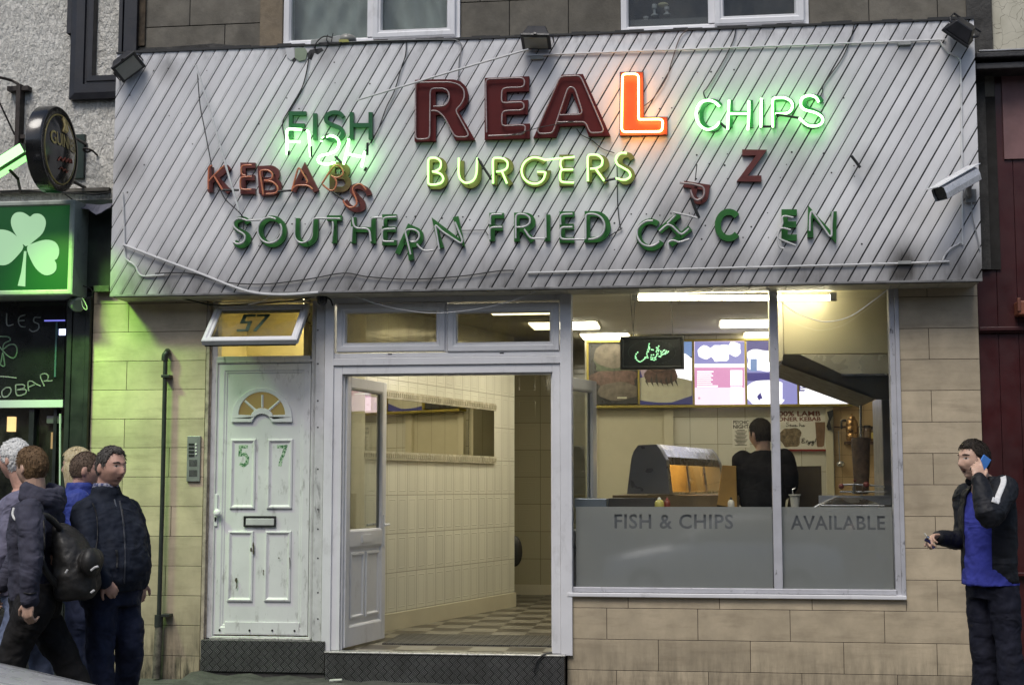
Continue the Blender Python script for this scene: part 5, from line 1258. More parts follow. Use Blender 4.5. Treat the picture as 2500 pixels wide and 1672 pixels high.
def cracked():
    m, nt, b = new_mat('cracked_cream_paint'); co = objco(nt)
    v = nt.nodes.new('ShaderNodeTexVoronoi'); v.feature = 'DISTANCE_TO_EDGE'; v.inputs['Scale'].default_value = 9
    nz = nt.nodes.new('ShaderNodeTexNoise'); nz.inputs['Scale'].default_value = 5; nt.links.new(co, nz.inputs[0])
    ad = nt.nodes.new('ShaderNodeVectorMath'); ad.operation = 'MULTIPLY_ADD'; ad.inputs[1].default_value = (.3, .3, .3); nt.links.new(nz.outputs[1], ad.inputs[0]); nt.links.new(co, ad.inputs[2]); nt.links.new(ad.outputs[0], v.inputs['Vector'])
    cr = math_node(nt, 'LESS_THAN', v.outputs['Distance'], .012)
    c = mixc(nt, noise(nt, co, 4, 5, .6), (.42, .40, .31), (.56, .53, .43)); c = mixc(nt, math_node(nt, 'MULTIPLY', cr, .75), c, (.10, .085, .06))
    nt.links.new(c, b.inputs['Base Color']); b.inputs['Roughness'].default_value = .7; bump(nt, b, cr, -.5, .01); return m
MB().box(xof(2421, .03, 60), nx1, .04, .3, cz + .12, 7.2).build('cream_wall', cracked(), NB)
MB().box(rx0 - .02, xof(2421, .0, 60) - .002, -.02, .3, cz + .126, 7.2).build('sooty_quoin', STONE_DK, NB, bevel=.006)
MB().box(rx0, nx1, .301, 6, 7.0, 7.2).build('roof', STONE_DK, NB)
q = P(2497, 752, -.09)
al = empty('alarm_box', q - Vector((0, 0, .06)), 'terracotta coloured alarm box on the dark red shopfront', 'alarm box')
MB().box(q.x - .04, q.x + .16, -.12, .03, q.z - .055, q.z + .055).build('case', pm('terracotta', (.25, .085, .045), .5, var=.2, vs=14), al, bevel=.012)
MB().box(q.x - .045, q.x - .02, -.13, -.1, q.z - .03, q.z + .075).build('bracket', pm('terracotta_dark', (.15, .05, .03), .6), al, bevel=.006)
# ---------------------------------------------------------------- letters on the fascia
def arc(cx, cy, rx, ry, a0, a1, n=12): return [(cx + rx * math.cos(R(a0 + (a1 - a0) * i / n)), cy + ry * math.sin(R(a0 + (a1 - a0) * i / n))) for i in range(n + 1)]
def smooth(pts, k=4, closed=False): return [(v.x, v.y) for v in catmull([(p[0], p[1], 0) for p in pts], k, closed)]
LET = {'F': [[(1, 0), (0, 0), (0, 1)], [(0, .48), (.9, .48)]], 'I': [[(.5, 0), (.5, 1)]], 'H': [[(0, 0), (0, 1)], [(1, 0), (1, 1)], [(0, .48), (1, .48)]],
 'S': [smooth([(1, .16), (.8, .02), (.42, 0), (.1, .12), (.1, .33), (.45, .46), (.85, .58), (1, .78), (.75, .97), (.35, 1), (0, .87)])],
 'K': [[(0, 0), (0, 1)], [(1, 0), (.05, .56)], [(.28, .42), (1, 1)]], 'E': [[(1, 0), (0, 0), (0, 1), (1, 1)], [(0, .48), (.95, .48)]],
 'B': [[(0, 1), (0, 0), (.55, 0)] + arc(.55, .235, .38, .235, -75, 90, 8) + [(0, .47)], [(.5, .47)] + arc(.6, .735, .40, .265, -80, 90, 9) + [(0, 1)]],
 'A': [[(0, 1), (.5, 0), (1, 1)], [(.2, .66), (.8, .66)]], 'O': [arc(.5, .5, .5, .5, 0, 360, 28)], 'U': [[(0, 0), (0, .58)] + arc(.5, .58, .5, .42, 170, 10, 12) + [(1, .58), (1, 0)]],
 'T': [[(0, 0), (1, 0)], [(.5, 0), (.5, 1)]], 'P': [[(0, 1), (0, 0), (.55, 0)] + arc(.55, .26, .45, .26, -75, 90, 10) + [(0, .52)]],
 'N': [[(0, 1), (0, 0), (1, 1), (1, 0)]], 'D': [[(0, 1), (0, 0), (.4, 0)] + arc(.4, .5, .6, .5, -80, 80, 12) + [(.4, 1), (0, 1)]],
 'C': [arc(.56, .5, .56, .5, -42, -318, 20)], 'G': [arc(.52, .5, .52, .5, -40, -352, 22) + [(.62, .56)]], 'Z': [[(0, 0), (1, 0), (0, 1), (1, 1)]]}
LET['R'] = LET['P'] + [[(.42, .52), (1, 1)]]
def zz(o, k, z): return (o[0] + z[0] * k, o[1] + z[1] * k)
Z1 = ((460, 0), .29851); Z2 = ((460, 350), .25586); Z3 = ((980, 150), .31891); Z4 = ((1500, 150), .31881)
def cz(Zf, pts): return [zz(Zf[0], Zf[1], p) for p in pts]
def skel(ch, x0, y0, x1, y1, w, rot=0):
    cx, cy = (x0 + x1) / 2, (y0 + y1) / 2; c_, s_ = math.cos(R(rot)), math.sin(R(rot)); out = []
    for L in LET[ch]:
        q = []
        for u, v in L:
            x, y = x0 + w / 2 + u * (x1 - x0 - w), y0 + w / 2 + v * (y1 - y0 - w)
            dx, dy = x - cx, y - cy; q.append((cx + dx * c_ - dy * s_, cy + dx * s_ + dy * c_))
        out.append(q)
    return out
BR = pm('brown_letter_paint', (.11, .022, .018), .4, var=.15, vs=9, dirt=.4, ds=20, dlo=.6, dhi=.8)
REDL = pm('deep_red_letter', (.085, .009, .009), .55, var=.08, vs=9, spec=.2)
GR = pm('green_letter_paint', (.018, .125, .018), .4, var=.15, vs=9, dirt=.4, dcol=(.02, .03, .015), ds=16, dlo=.58, dhi=.8)
GR2 = pm('bottle_green_letter', (.010, .092, .030), .4, var=.1, vs=9)
OLIVE = pm('olive_letter', (.19, .18, .04), .45, var=.12, vs=9)
OLBR = pm('olive_brown_letter', (.16, .095, .03), .45, var=.15, vs=9)
T_OR = pm('salmon_tube', (.52, .17, .085), .25, var=.12, vs=20, spec=.7)
T_WH = pm('clear_white_tube', (.56, .56, .55), .2, var=.12, vs=20, spec=.7)
T_GY = pm('dull_glass_tube', (.34, .27, .26), .25, var=.2, vs=20, spec=.7)
N_GR = emat('neon_green', (.30, 1, .26), 7.5); N_PALE = emat('neon_pale_green', (.42, 1, .20), 1.5); N_RED = emat('neon_orange_red', (1, .40, .10), 14)
N_PALE2 = emat('neon_white_end', (.8, 1, .85), 2)
LF, LBk = FY - .034, FY - .002
TY = FY - .085
def word_letter(ch, box, w, mat, label, grp, rot=0, cat='sign letter', name='sign_letter', extra=None):
    x0, y0, x1, y1 = box
    root = empty(name, P((x0 + x1) / 2, y1, LF), label, cat, grp)
    strokes(MB(), skel(ch, x0, y0, x1, y1, w, rot), w, LF, LBk - LF).build('backing', mat, root)
    return root
def neon(root, lines, mat, r=.0085, Y=TY, name='neon_tube', k=4, support=True):
    for i, L in enumerate(lines):
        pts = [P(p[0], p[1], Y) for p in (rounded(L, 9) if len(L) > 2 else L)]
        MB().tube(pts, r, 8).build(name, mat, root, smooth=True)
    if support and lines:
        L = lines[0]; p = P(*L[len(L) // 2], Y); q = Vector((p.x, LF + .002, p.z)); MB().tube([p, q], .004, 6).build('tube_support', RUBBER, root)
def Zbox(Zf, b): return (*zz(Zf[0], Zf[1], b[:2]), *zz(Zf[0], Zf[1], b[2:]))
# FISH
for ch, b, lb in (('F', (820, 912, 978, 1150), 'first'), ('I', (1018, 912, 1050, 1160), 'second'), ('S', (1098, 905, 1280, 1160), 'third'), ('H', (1318, 903, 1505, 1155), 'last')):
    r_ = word_letter(ch, Zbox(Z1, b), 9.6, GR2, f'bottle green flat letter {ch}, {lb} of the empty FISH backing', 'green letters of the word FISH')
root = empty('fallen_neon', P(780, 400, TY - .03), 'glowing green neon word FISH hanging upside askew below its green letters', 'neon sign')
FN = [cz(Z1, l) for l in ([(808, 1268), (806, 1165), (803, 1072), (820, 1055), (925, 1062)], [(925, 1062), (968, 1068), (985, 1085), (990, 1180), (1000, 1285)], [(806, 1165), (830, 1160), (915, 1162)],
      smooth([(1085, 1158), (1105, 1130), (1160, 1112), (1212, 1130), (1232, 1175), (1205, 1235), (1140, 1262), (1085, 1275), (1060, 1305), (1078, 1335), (1140, 1345), (1200, 1330)]), [(1312, 1138), (1296, 1240), (1268, 1345)], [(1296, 1250), (1330, 1268), (1425, 1285)], [(1440, 1240), (1430, 1300), (1415, 1368)])]
neon(root, FN, N_GR, .0095, TY - .03, support=False)
mb = MB()
for L in ([(930, 1063), (968, 1068)], [(822, 1235), (815, 1272)], [(1003, 1200), (1002, 1285)], [(1200, 1280), (1250, 1330)], [(1465, 1170), (1462, 1270)], [(1085, 1150), (1150, 1100)], [(1455, 1370), (1440, 1400)]): MB().tube([P(*p, TY - .03) for p in cz(Z1, L)], .0105, 8).build('black_electrode', RUBBER, root)
# KEBABS
KB = [('K', (183, 200, 415, 490), 0, [[(228, 213), (196, 225), (190, 330), (190, 440)], [(345, 212), (240, 310), (195, 365)], [(245, 315), (325, 445)]], 'brown letter K at the start of KEBABS under a white conduit'),
      ('E', (495, 185, 663, 483), 0, [[(605, 210), (510, 212), (500, 260), (510, 302), (545, 308)], [(605, 320), (510, 322), (495, 345), (495, 430), (515, 443), (600, 443)]], 'brown letter E of KEBABS with a salmon tube, beside the K'),
      ('B', (665, 212, 885, 498), -3, [[(715, 490), (682, 285), (690, 260), (760, 255), (805, 290), (800, 340), (760, 355), (725, 358)], [(725, 358), (800, 365), (850, 410), (855, 455), (830, 480), (740, 485)]], 'upright brown letter B of KEBABS, between its E and A'),
      ('A', (975, 205, 1245, 485), 0, [[(985, 460), (1045, 240), (1060, 235), (1140, 370), (1125, 385)], [(990, 440), (1030, 402), (1140, 402), (1185, 440)]], 'brown letter A in the middle of KEBABS'),
      ('B', (1345, 180, 1550, 465), 0, [[(1275, 385), (1380, 225), (1410, 205), (1450, 220), (1480, 270), (1470, 310), (1415, 335), (1360, 310)], [(1365, 312), (1410, 345), (1415, 400), (1390, 450), (1350, 455), (1280, 395)]], 'olive brown letter B of KEBABS touching the fallen green neon'),
      ('S', (1495, 385, 1725, 655), 28, [smooth([(1695, 445), (1650, 395), (1610, 395), (1575, 420), (1570, 460), (1600, 530), (1605, 580), (1570, 612), (1530, 610), (1490, 575), (1475, 535)])], 'tilted brown letter S dropped below the end of KEBABS')]
for i, (ch, b, rot, nl, lb) in enumerate(KB):
    r_ = word_letter(ch, Zbox(Z2, b), 13, OLBR if i == 4 else BR, lb, 'letters of the word KEBABS', rot)
    neon(r_, [cz(Z2, l) for l in nl], T_OR, .008)
    if i in (0, 2, 4):
        L = {0: [(325, 447), (480, 447)], 2: [(850, 462), (920, 455), (985, 450)], 4: [(1375, 465), (1480, 540)]}[i]
        MB().tube([P(*p, TY) for p in cz(Z2, L)], .009, 8).build('black_sleeve', RUBBER, r_)
# REAL
RL = [('R', [(103, 143), (300, 138), (400, 140), (455, 155), (495, 195), (513, 255), (508, 310), (480, 355), (440, 385), (480, 455), (562, 600), (410, 603), (370, 510), (335, 425), (300, 408), (265, 412), (262, 610), (100, 614)], [[(262, 233), (320, 232), (350, 245), (364, 280), (350, 325), (320, 340), (262, 341)]],
       [[(230, 380), (250, 378), (285, 385), (330, 430), (390, 545), (415, 580), (500, 580), (515, 560), (412, 375), (455, 335), (483, 280), (480, 220), (440, 178), (370, 160), (122, 163), (108, 180), (108, 580), (120, 598), (200, 594), (217, 575), (220, 230), (235, 208), (330, 208), (362, 235), (368, 285), (350, 325), (320, 345), (245, 346)]], 'large dark red letter R starting the word REAL'),
      ('E', [(637, 128), (978, 115), (976, 228), (805, 235), (805, 303), (970, 297), (966, 405), (803, 410), (803, 485), (982, 476), (982, 590), (637, 599)], [],
       [[(652, 545), (645, 160), (658, 137), (920, 126), (942, 142), (942, 180), (925, 200), (800, 203), (770, 218), (765, 300), (778, 320), (920, 312), (938, 328), (938, 358), (920, 375), (800, 378), (770, 393), (768, 480), (782, 496), (932, 488), (950, 502), (945, 543), (918, 560), (665, 571)]], 'large dark red letter E of REAL, second in the word'),
      ('A', [(1225, 104), (1390, 98), (1600, 570), (1432, 573), (1405, 490), (1215, 497), (1183, 580), (1010, 586)], [[(1306, 238), (1250, 404), (1366, 399)]],
       [[(1195, 466), (1408, 464), (1438, 535), (1458, 550), (1540, 544), (1546, 520), (1376, 125), (1352, 110), (1225, 116), (1205, 140), (1040, 525), (1055, 556), (1150, 550), (1165, 530), (1272, 210), (1297, 195), (1328, 210), (1385, 388), (1368, 408), (1213, 412)]], 'large dark red letter A of REAL, beside the lit L')]
for ch, o_, hl_, nl, lb in RL:
    root = empty('sign_letter', P(*zz(*Z3, (o_[0][0], 600)), LF), lb, 'sign letter', 'large letters of the word REAL')
    MB().holed(xz(cz(Z3, o_), LF - .01), [xz(cz(Z3, h), LF - .01) for h in hl_], LF - .01, LBk).build('backing', REDL, root)
    neon(root, [cz(Z3, l) for l in nl], T_GY, .006, LF - .04)
root = empty('sign_letter', P(*zz(*Z3, (1850, 567)), LF), 'large glowing orange letter L ending the word REAL', 'sign letter', 'large letters of the word REAL')
MB().holed(xz(cz(Z3, [(1680, 88), (1850, 85), (1853, 432), (2035, 430), (2035, 560), (1675, 567)]), LF - .01), [], LF - .01, LBk).build('backing', pm('bright_orange_red', (.36, .06, .008), .4, var=.05), root)
LN = [(1820, 446), (1985, 444), (2002, 460), (1996, 525), (1978, 538), (1702, 541), (1686, 524), (1692, 112), (1706, 98), (1796, 97), (1815, 112), (1816, 440)]
MB().tube([P(*p, LF - .065) for p in rounded(cz(Z3, LN), 6, True)], .0078, 8, True).build('neon_tube', N_RED, root, smooth=True)
MB().holed(xz(cz(Z3, [(1672, 84), (1855, 81), (1858, 428), (2040, 426), (2040, 566), (1670, 573)]), LBk), [], LBk - .004, LBk + .004).build('tray_edge', pm('dark_tray', (.1, .08, .08), .5), root)
# BURGERS
BG = [('B', (200, 735, 355, 978), [[(205, 905), (205, 755), (218, 740), (270, 740), (305, 768), (300, 820), (265, 842), (235, 845)], [(240, 845), (300, 858), (324, 895), (310, 930), (270, 944), (205, 945), (205, 905)]]),
      ('U', (440, 742, 612, 972), [[(440, 740), (437, 860), (450, 905), (478, 928), (505, 933), (540, 922), (565, 895), (577, 850), (580, 740)]]),
      ('R', (695, 735, 858, 965), [[(702, 935), (700, 752), (712, 740), (780, 742), (815, 770), (812, 818), (775, 842), (725, 845)], [(770, 845), (808, 935)]]),
      ('G', (905, 720, 1132, 962), [smooth([(1100, 756), (1050, 740), (1000, 738), (945, 772), (920, 832), (935, 892), (980, 930), (1040, 936), (1085, 905), (1105, 848)]) + [(1040, 847)]]),
      ('E', (1208, 715, 1337, 952), [[(1325, 733), (1225, 742), (1214, 790), (1228, 825)], [(1315, 828), (1228, 830), (1214, 850), (1214, 910), (1230, 926), (1320, 928)], [(1225, 742), (1095, 757)]]),
      ('R', (1420, 714, 1590, 945), [[(1428, 917), (1425, 732), (1438, 715), (1500, 715), (1540, 745), (1537, 795), (1500, 820), (1445, 823)], [(1488, 825), (1552, 915)]]),
      ('S', (1650, 698, 1788, 942), [smooth([(1725, 705), (1680, 705), (1645, 735), (1650, 785), (1695, 815), (1740, 843), (1752, 880), (1722, 905), (1690, 907), (1640, 895)])])]
BLB = ['olive letter B with pale green neon starting BURGERS', 'olive letter U of BURGERS with pale green neon', 'olive letter R of BURGERS between its U and G', 'round olive letter G of BURGERS with pale green neon', 'olive letter E of BURGERS joined to the G by neon', 'olive letter R of BURGERS between its E and S', 'olive letter S ending BURGERS with pale green neon']
for (ch, b, nl), lb in zip(BG, BLB):
    r_ = word_letter(ch, Zbox(Z3, b), 12.5, OLIVE, lb, 'olive letters of the word BURGERS'); neon(r_, [cz(Z3, l) for l in nl], N_PALE, .0085)
    if ch == 'U': MB().tube([P(*p, TY) for p in cz(Z3, [(585, 745), (640, 830), (690, 905)])], .01, 8).build('black_sleeve', RUBBER, r_)
    if ch == 'S': MB().tube([P(*p, TY) for p in cz(Z3, [(1640, 897), (1555, 915)])], .01, 8).build('black_sleeve', RUBBER, r_)
# CHIPS
CHP = [('C', (650, 287, 835, 536), [smooth([(805, 347), (770, 315), (720, 300), (665, 315), (632, 365), (628, 430), (655, 490), (710, 523), (770, 505), (805, 465)])]),
       ('H', (876, 282, 1062, 522), [[(878, 300), (872, 400), (868, 522)], [(1030, 305), (1030, 400), (1022, 526)], [(872, 402), (1030, 402)]]),
       ('I', (1112, 277, 1150, 516), [[(1125, 285), (1122, 506)]]),
       ('P', (1206, 270, 1386, 516), [[(1212, 505), (1210, 300), (1224, 280), (1310, 279), (1358, 308), (1366, 355), (1335, 398), (1232, 402)]]),
       ('S', (1432, 257, 1608, 510), [smooth([(1565, 312), (1540, 276), (1490, 263), (1440, 282), (1425, 330), (1455, 370), (1540, 395), (1590, 430), (1590, 470), (1550, 495), (1480, 490), (1415, 435)])])]
for (ch, b, nl), lb in zip(CHP, ('green letter C with bright green neon starting CHIPS', 'green letter H of CHIPS with bright green neon', 'green letter I of CHIPS with bright green neon', 'green letter P of CHIPS with bright green neon', 'green letter S with bright green neon ending CHIPS')):
    r_ = word_letter(ch, Zbox(Z4, b), 10, GR2, lb, 'lit green letters of the word CHIPS'); neon(r_, [cz(Z4, l) for l in nl], N_GR, .0092)
    L = {'C': [(808, 470), (858, 512)], 'I': [(1130, 500), (1205, 500)], 'P': [(1235, 404), (1330, 420), (1412, 434)]}.get(ch)
    if L: MB().tube([P(*p, TY) for p in cz(Z4, L)], .01, 8).build('black_sleeve', RUBBER, r_)
# SOUTHERN FRIED C H C E N
SO = [('S', Z2, (415, 700, 595, 998), 0, [smooth([(560, 738), (530, 727), (480, 718), (435, 745), (432, 790), (470, 830), (525, 865), (540, 900), (520, 945), (470, 960), (425, 940)]), [(560, 738), (710, 730)]], 'green letter S at the start of SOUTHERN below the white conduit'),
      ('O', Z2, (662, 690, 937, 992), 0, [arc(775, 830, 115, 122, -30, 300, 26)], 'round green letter O of SOUTHERN'),
      ('U', Z2, (1010, 690, 1237, 988), 0, [[(1018, 710), (1010, 870), (1022, 915), (1050, 942), (1085, 950), (1125, 940), (1160, 905), (1178, 850), (1186, 740), (1200, 716), (1450, 718)]], 'green letter U of SOUTHERN, its tube running on to the T'),
      ('T', Z2, (1295, 688, 1488, 978), 0, [[(1375, 745), (1382, 790), (1365, 945)]], 'green letter T of SOUTHERN'),
      ('H', Z2, (1550, 680, 1787, 978), 0, [[(1565, 705), (1575, 785), (1605, 812), (1700, 812), (1730, 835), (1740, 935)], [(1553, 940), (1562, 795)], [(1735, 800), (1738, 725), (1760, 708), (1850, 710)]], 'green letter H of SOUTHERN, between its T and E'),
      ('E', Z2, (1848, 678, 2010, 973), 0, [[(1985, 703), (1862, 708), (1855, 760), (1857, 790)], [(1975, 815), (1865, 818), (1848, 840), (1850, 925), (1865, 937), (1960, 937)]], 'green letter E of SOUTHERN beside the twisted R'),
      ('R', Z2, (2020, 790, 2215, 1120), 24, [[(2120, 1060), (2078, 880), (2068, 845), (2090, 822), (2150, 820), (2198, 848), (2205, 900), (2170, 940), (2120, 940)], [(2180, 960), (2200, 990), (2250, 1030), (2345, 1018)]], 'green letter R of SOUTHERN knocked askew, leg swinging down'),
      ('N', Z3, (255, 1185, 462, 1432), -14, [[(290, 1440), (256, 1245), (310, 1300), (455, 1395), (470, 1375), (410, 1230)]], 'green letter N of SOUTHERN leaning backwards'),
      ('F', Z3, (672, 1160, 805, 1397), 0, [[(770, 1170), (692, 1172), (680, 1185), (680, 1250)], [(770, 1268), (690, 1270), (675, 1285), (677, 1365)]], 'green letter F at the start of FRIED'),
      ('R', Z3, (862, 1158, 1026, 1400), 0, [[(875, 1355), (875, 1190), (888, 1169), (940, 1168), (985, 1195), (985, 1240), (945, 1268), (880, 1270)], [(940, 1285), (980, 1345), (1000, 1357), (1100, 1357)]], 'green letter R of FRIED'),
      ('I', Z3, (1093, 1152, 1143, 1395), 0, [[(1102, 1160), (1105, 1350)]], 'green letter I of FRIED'),
      ('E', Z3, (1210, 1149, 1345, 1388), 0, [[(1310, 1168), (1228, 1170), (1215, 1190), (1218, 1250)], [(1310, 1268), (1228, 1270), (1215, 1290), (1215, 1345), (1230, 1362), (1400, 1362)]], 'green letter E of FRIED joined to the D'),
      ('D', Z3, (1402, 1147, 1602, 1386), 0, [[(1410, 1360), (1410, 1182), (1424, 1168), (1480, 1168), (1530, 1192), (1558, 1245), (1550, 1305), (1515, 1345), (1470, 1360), (1430, 1362)]], 'green letter D at the end of FRIED'),
      ('C', Z3, (1795, 1205, 2005, 1452), -12, [smooth([(1925, 1220), (1870, 1225), (1815, 1270), (1803, 1330), (1835, 1390), (1890, 1415), (1940, 1405), (1975, 1380)])], 'green letter C with a clear tube, overlapped by the toppled H'),
      ('H', Z4, (372, 1165, 552, 1412), 50, [[(345, 1302), (402, 1248), (440, 1258), (505, 1325), (530, 1318), (572, 1280)], [(415, 1440), (408, 1392), (420, 1378), (455, 1368), (492, 1388), (575, 1360)], [(405, 1242), (470, 1176)]], 'green letter H toppled over on its side beside the C'),
      ('C', Z4, (768, 1128, 965, 1378), 0, [], 'bare green letter C without any tube'),
      ('E', Z4, (1280, 1133, 1421, 1373), 0, [[(1370, 1197), (1300, 1182), (1282, 1195), (1290, 1245), (1268, 1280)], [(1350, 1292), (1290, 1274), (1265, 1282), (1244, 1352), (1390, 1412)], [(1248, 1355), (1265, 1430), (1300, 1432)]], 'green letter E with its clear tube slipped down, near the line end'),
      ('N', Z4, (1478, 1125, 1704, 1371), 0, [[(1496, 1298), (1498, 1185), (1510, 1140), (1600, 1270), (1650, 1345), (1665, 1335), (1662, 1270), (1672, 1150)]], 'upright green letter N at the far end of the lowest line')]
for i, (ch, Zf, b, rot, nl, lb) in enumerate(SO):
    r_ = word_letter(ch, Zbox(Zf, b), 12.6 if Zf is Z2 else (13.5 if Zf is Z3 else 15), GR, lb, 'green letters of SOUTHERN FRIED and the broken word after it', rot)
    neon(r_, [cz(Zf, l) for l in nl], T_WH, .0078, TY + .01, name='glass_tube')
# Z and P left over from a lost word
word_letter('Z', Zbox(Z4, (955, 675, 1150, 921)), 15, BR, 'lone brown letter Z without any tube', 'leftover brown letters of a lost word')
r_ = word_letter('P', Zbox(Z4, (530, 895, 690, 1120)), 15, BR, 'brown letter P hanging sideways from a wire', 'leftover brown letters of a lost word', 99)
neon(r_, [cz(Z4, l) for l in ([(500, 930), (600, 940), (685, 962), (690, 1020), (665, 1055), (630, 1065), (600, 1045), (583, 985)],)], T_GY, .008)
MB().tube([P(*p, TY) for p in cz(Z4, [(590, 1050), (615, 1120), (648, 1200)])], .012, 8).build('black_sleeve', RUBBER, r_)
MB().tube([P(*p, TY + .02) for p in cz(Z4, [(632, 790), (618, 915)])], .004, 6).build('wire', RUBBER, r_)
o_ = MB().tube([P(*p, TY) for p in cz(Z4, [(450, 1157), (560, 1180), (648, 1203)])], .008, 8).build('broken_tube', T_WH, smooth=True); tag(o_, 'broken clear glass tube jutting above the toppled green H', 'glass tube')
o_ = MB().tube([P(*p, TY) for p in cz(Z4, [(1815, 725), (1850, 770), (1882, 815)])], .011, 8).build('electrode_stub', RUBBER, smooth=True); tag(o_, 'black electrode stub hanging by itself below and beyond CHIPS', 'electrode')

# ---------------------------------------------------------------- conduits and cables on the fascia
PVC = pm('white_conduit', (.62, .62, .62), .35, var=.06, vs=10, dirt=.4, ds=16)
CYf = FY - .016
def cable(pix, Y, r, mat, label, name='cable', cat='cable', k=6, straight=False, grp=None):
    pts = [P(p[0], p[1], Y) for p in pix]
    o = MB().tube(pts if straight else catmull(pts, k), r, 7).build(name, mat, smooth=True); return tag(o, label, cat, grp)
cable([(1288, 136), (1600, 124), (2000, 109), (2285, 98), (2294, 100), (2304, 116), (2318, 130), (2338, 139), (2344, 147), (2346, 165), (2348, 300), (2350, 572), (2345, 592), (2322, 606), (2308, 622), (2300, 636), (2284, 640), (1900, 651), (1288, 666)], CYf, .0075, PVC, 'long white conduit looping round the far end of the fascia past the security camera', 'conduit', 'conduit', 3)
cable([(478, 160), (508, 255), (583, 515)], TY - .03, .009, PVC, 'white conduit hanging loose diagonally across the K of KEBABS', 'conduit', 'conduit', straight=True)
cable([(872, 245), (1030, 197), (1160, 158), (1290, 121)], TY - .05, .008, PVC, 'white conduit sloping up over the top of the R of REAL', 'conduit', 'conduit', straight=True)
cable([(299, 470), (303, 560), (305, 622), (312, 636), (323, 643), (332, 652), (338, 666), (346, 673), (360, 674), (402, 671)], CYf, .008, PVC, 'bent white conduit at the pub end of the fascia', 'conduit', 'conduit', 4)
cable([(302, 598), (380, 628), (478, 664), (575, 702), (630, 716), (700, 719), (777, 714)], FY - .03, .011, PVC, 'white conduit sagging from the pub end down below the fascia edge', 'conduit', 'conduit')
cable([(379, 668), (440, 666), (482, 671), (540, 688), (640, 694), (750, 682), (838, 667), (900, 676), (1000, 682), (1120, 675), (1215, 662), (1254, 660)], FY - .02, .005, RUBBER, 'black cable sagging in waves along the bottom of the fascia')
cable([(761, 130), (754, 146), (746, 186), (734, 222), (708, 266), (690, 301), (697, 345)], CYf, .005, RUBBER, 'black cable dropping from the broken box down to the F of FISH')
cable([(992, 100), (990, 134), (978, 172), (963, 222), (943, 263), (925, 312), (905, 350)], CYf, .0045, RUBBER, 'black cable dropping to the fallen neon between FISH and REAL')
cable([(830, 104), (960, 99), (1090, 97), (1116, 100), (1127, 114), (1121, 150), (1119, 198)], CYf, .0045, pm('grey_cable', (.2, .2, .2), .5), 'grey cable bending down from the curtained window corner to the R')
cable([(482, 178), (488, 254), (499, 313), (516, 402), (520, 430), (536, 460), (552, 489), (592, 528), (594, 560)], TY + .01, .0045, RUBBER, 'black cable running from the fascia top through the K to the S')
cable([(1680, 72), (1660, 92), (1640, 150), (1627, 191), (1596, 239), (1573, 259)], CYf, .004, pm('brown_cable', (.10, .06, .05), .5), 'thin cable dropping to the glowing L')
cable([(1797, 68), (1790, 100), (1765, 150), (1728, 212), (1718, 226), (1723, 242)], CYf, .0048, RUBBER, 'black cable dropping to the C of CHIPS')
cable([(2086, 57), (2078, 90), (2056, 142), (2012, 205), (2008, 224), (2001, 239)], CYf, .0048, RUBBER, 'black cable dropping to the S of CHIPS')
cable([(1506, 389), (1507, 440), (1508, 500), (1514, 553), (1519, 557), (1505, 566), (1487, 577)], CYf, .004, RUBBER, 'thin black wire hanging from BURGERS down to the D of FRIED')
cable([(1408, 315), (1420, 330), (1445, 343), (1470, 363), (1500, 374)], CYf, .0035, RUBBER, 'thin black wire curling from the A of REAL to BURGERS')
cable([(1230, 335), (1320, 311), (1400, 296)], TY, .003, RUBBER, 'fine wire stretched between the E and A of REAL', straight=True)
cable([(1128, 563), (1184, 562), (1192, 575)], CYf, .003, RUBBER, 'fine wire bridging the gap between SOUTHERN and FRIED', straight=True)
cable([(790, 713), (832, 712), (920, 742), (1005, 760), (1075, 764), (1173, 753), (1257, 732), (1330, 702)], -.20, .0035, PVC, 'thin white wire sagging in front of the shop top lights')
cable([(1866, 697), (1902, 732), (1939, 761), (1987, 780), (2024, 785), (2076, 772), (2131, 735), (2168, 706), (2187, 687)], -.20, .0035, PVC, 'thin pale wire sagging in front of the extractor duct')
cable([(420, 724), (470, 734), (520, 745), (600, 743), (700, 736), (770, 724)], -.12, .006, RUBBER, 'black cable looping under the soffit above the open hopper window')
cable([(606, 744), (640, 735), (676, 711)], -.2, .004, PVC, 'short white wire hooked over the soffit above the house number')
q = P(786, 732, -.14)
rt = empty('dome_camera', q - Vector((0, 0, .05)), 'black dome camera under the soffit between house door and shop', 'camera')
MB().lathe(q, [(.045, .06), (.045, .0), (.038, -.025), (.02, -.042), (.004, -.046)], n=18).build('dome', pm('dome_black', (.015, .015, .015), .25), rt, smooth=True)
MB().tube(catmull([q + Vector((.03, 0, .02)), q + Vector((.07, 0, -.0)), q + Vector((.09, 0, -.05))], 5), .007, 6).build('lead', RUBBER, rt)
# conduit end boxes / sockets
GREYB = pm('grey_box', (.28, .29, .28), .5, var=.15, vs=12)
for i, (x, y, lb) in enumerate(((2208, 106, 'small white bracket clip on the upper conduit by the floodlight'), (2208, 641, 'small bracket clip on the lower conduit near its bend'), (1310, 141, 'small bracket clip on the upper conduit below the middle floodlight'))):
    mb = MB().pbox(x - 15, y - 4, x + 17, y + 4, CYf - .012, FY - .001); tag(mb.build('conduit_clip', GREYB, bevel=.003), lb, 'clip', 'clips on the fascia conduits')
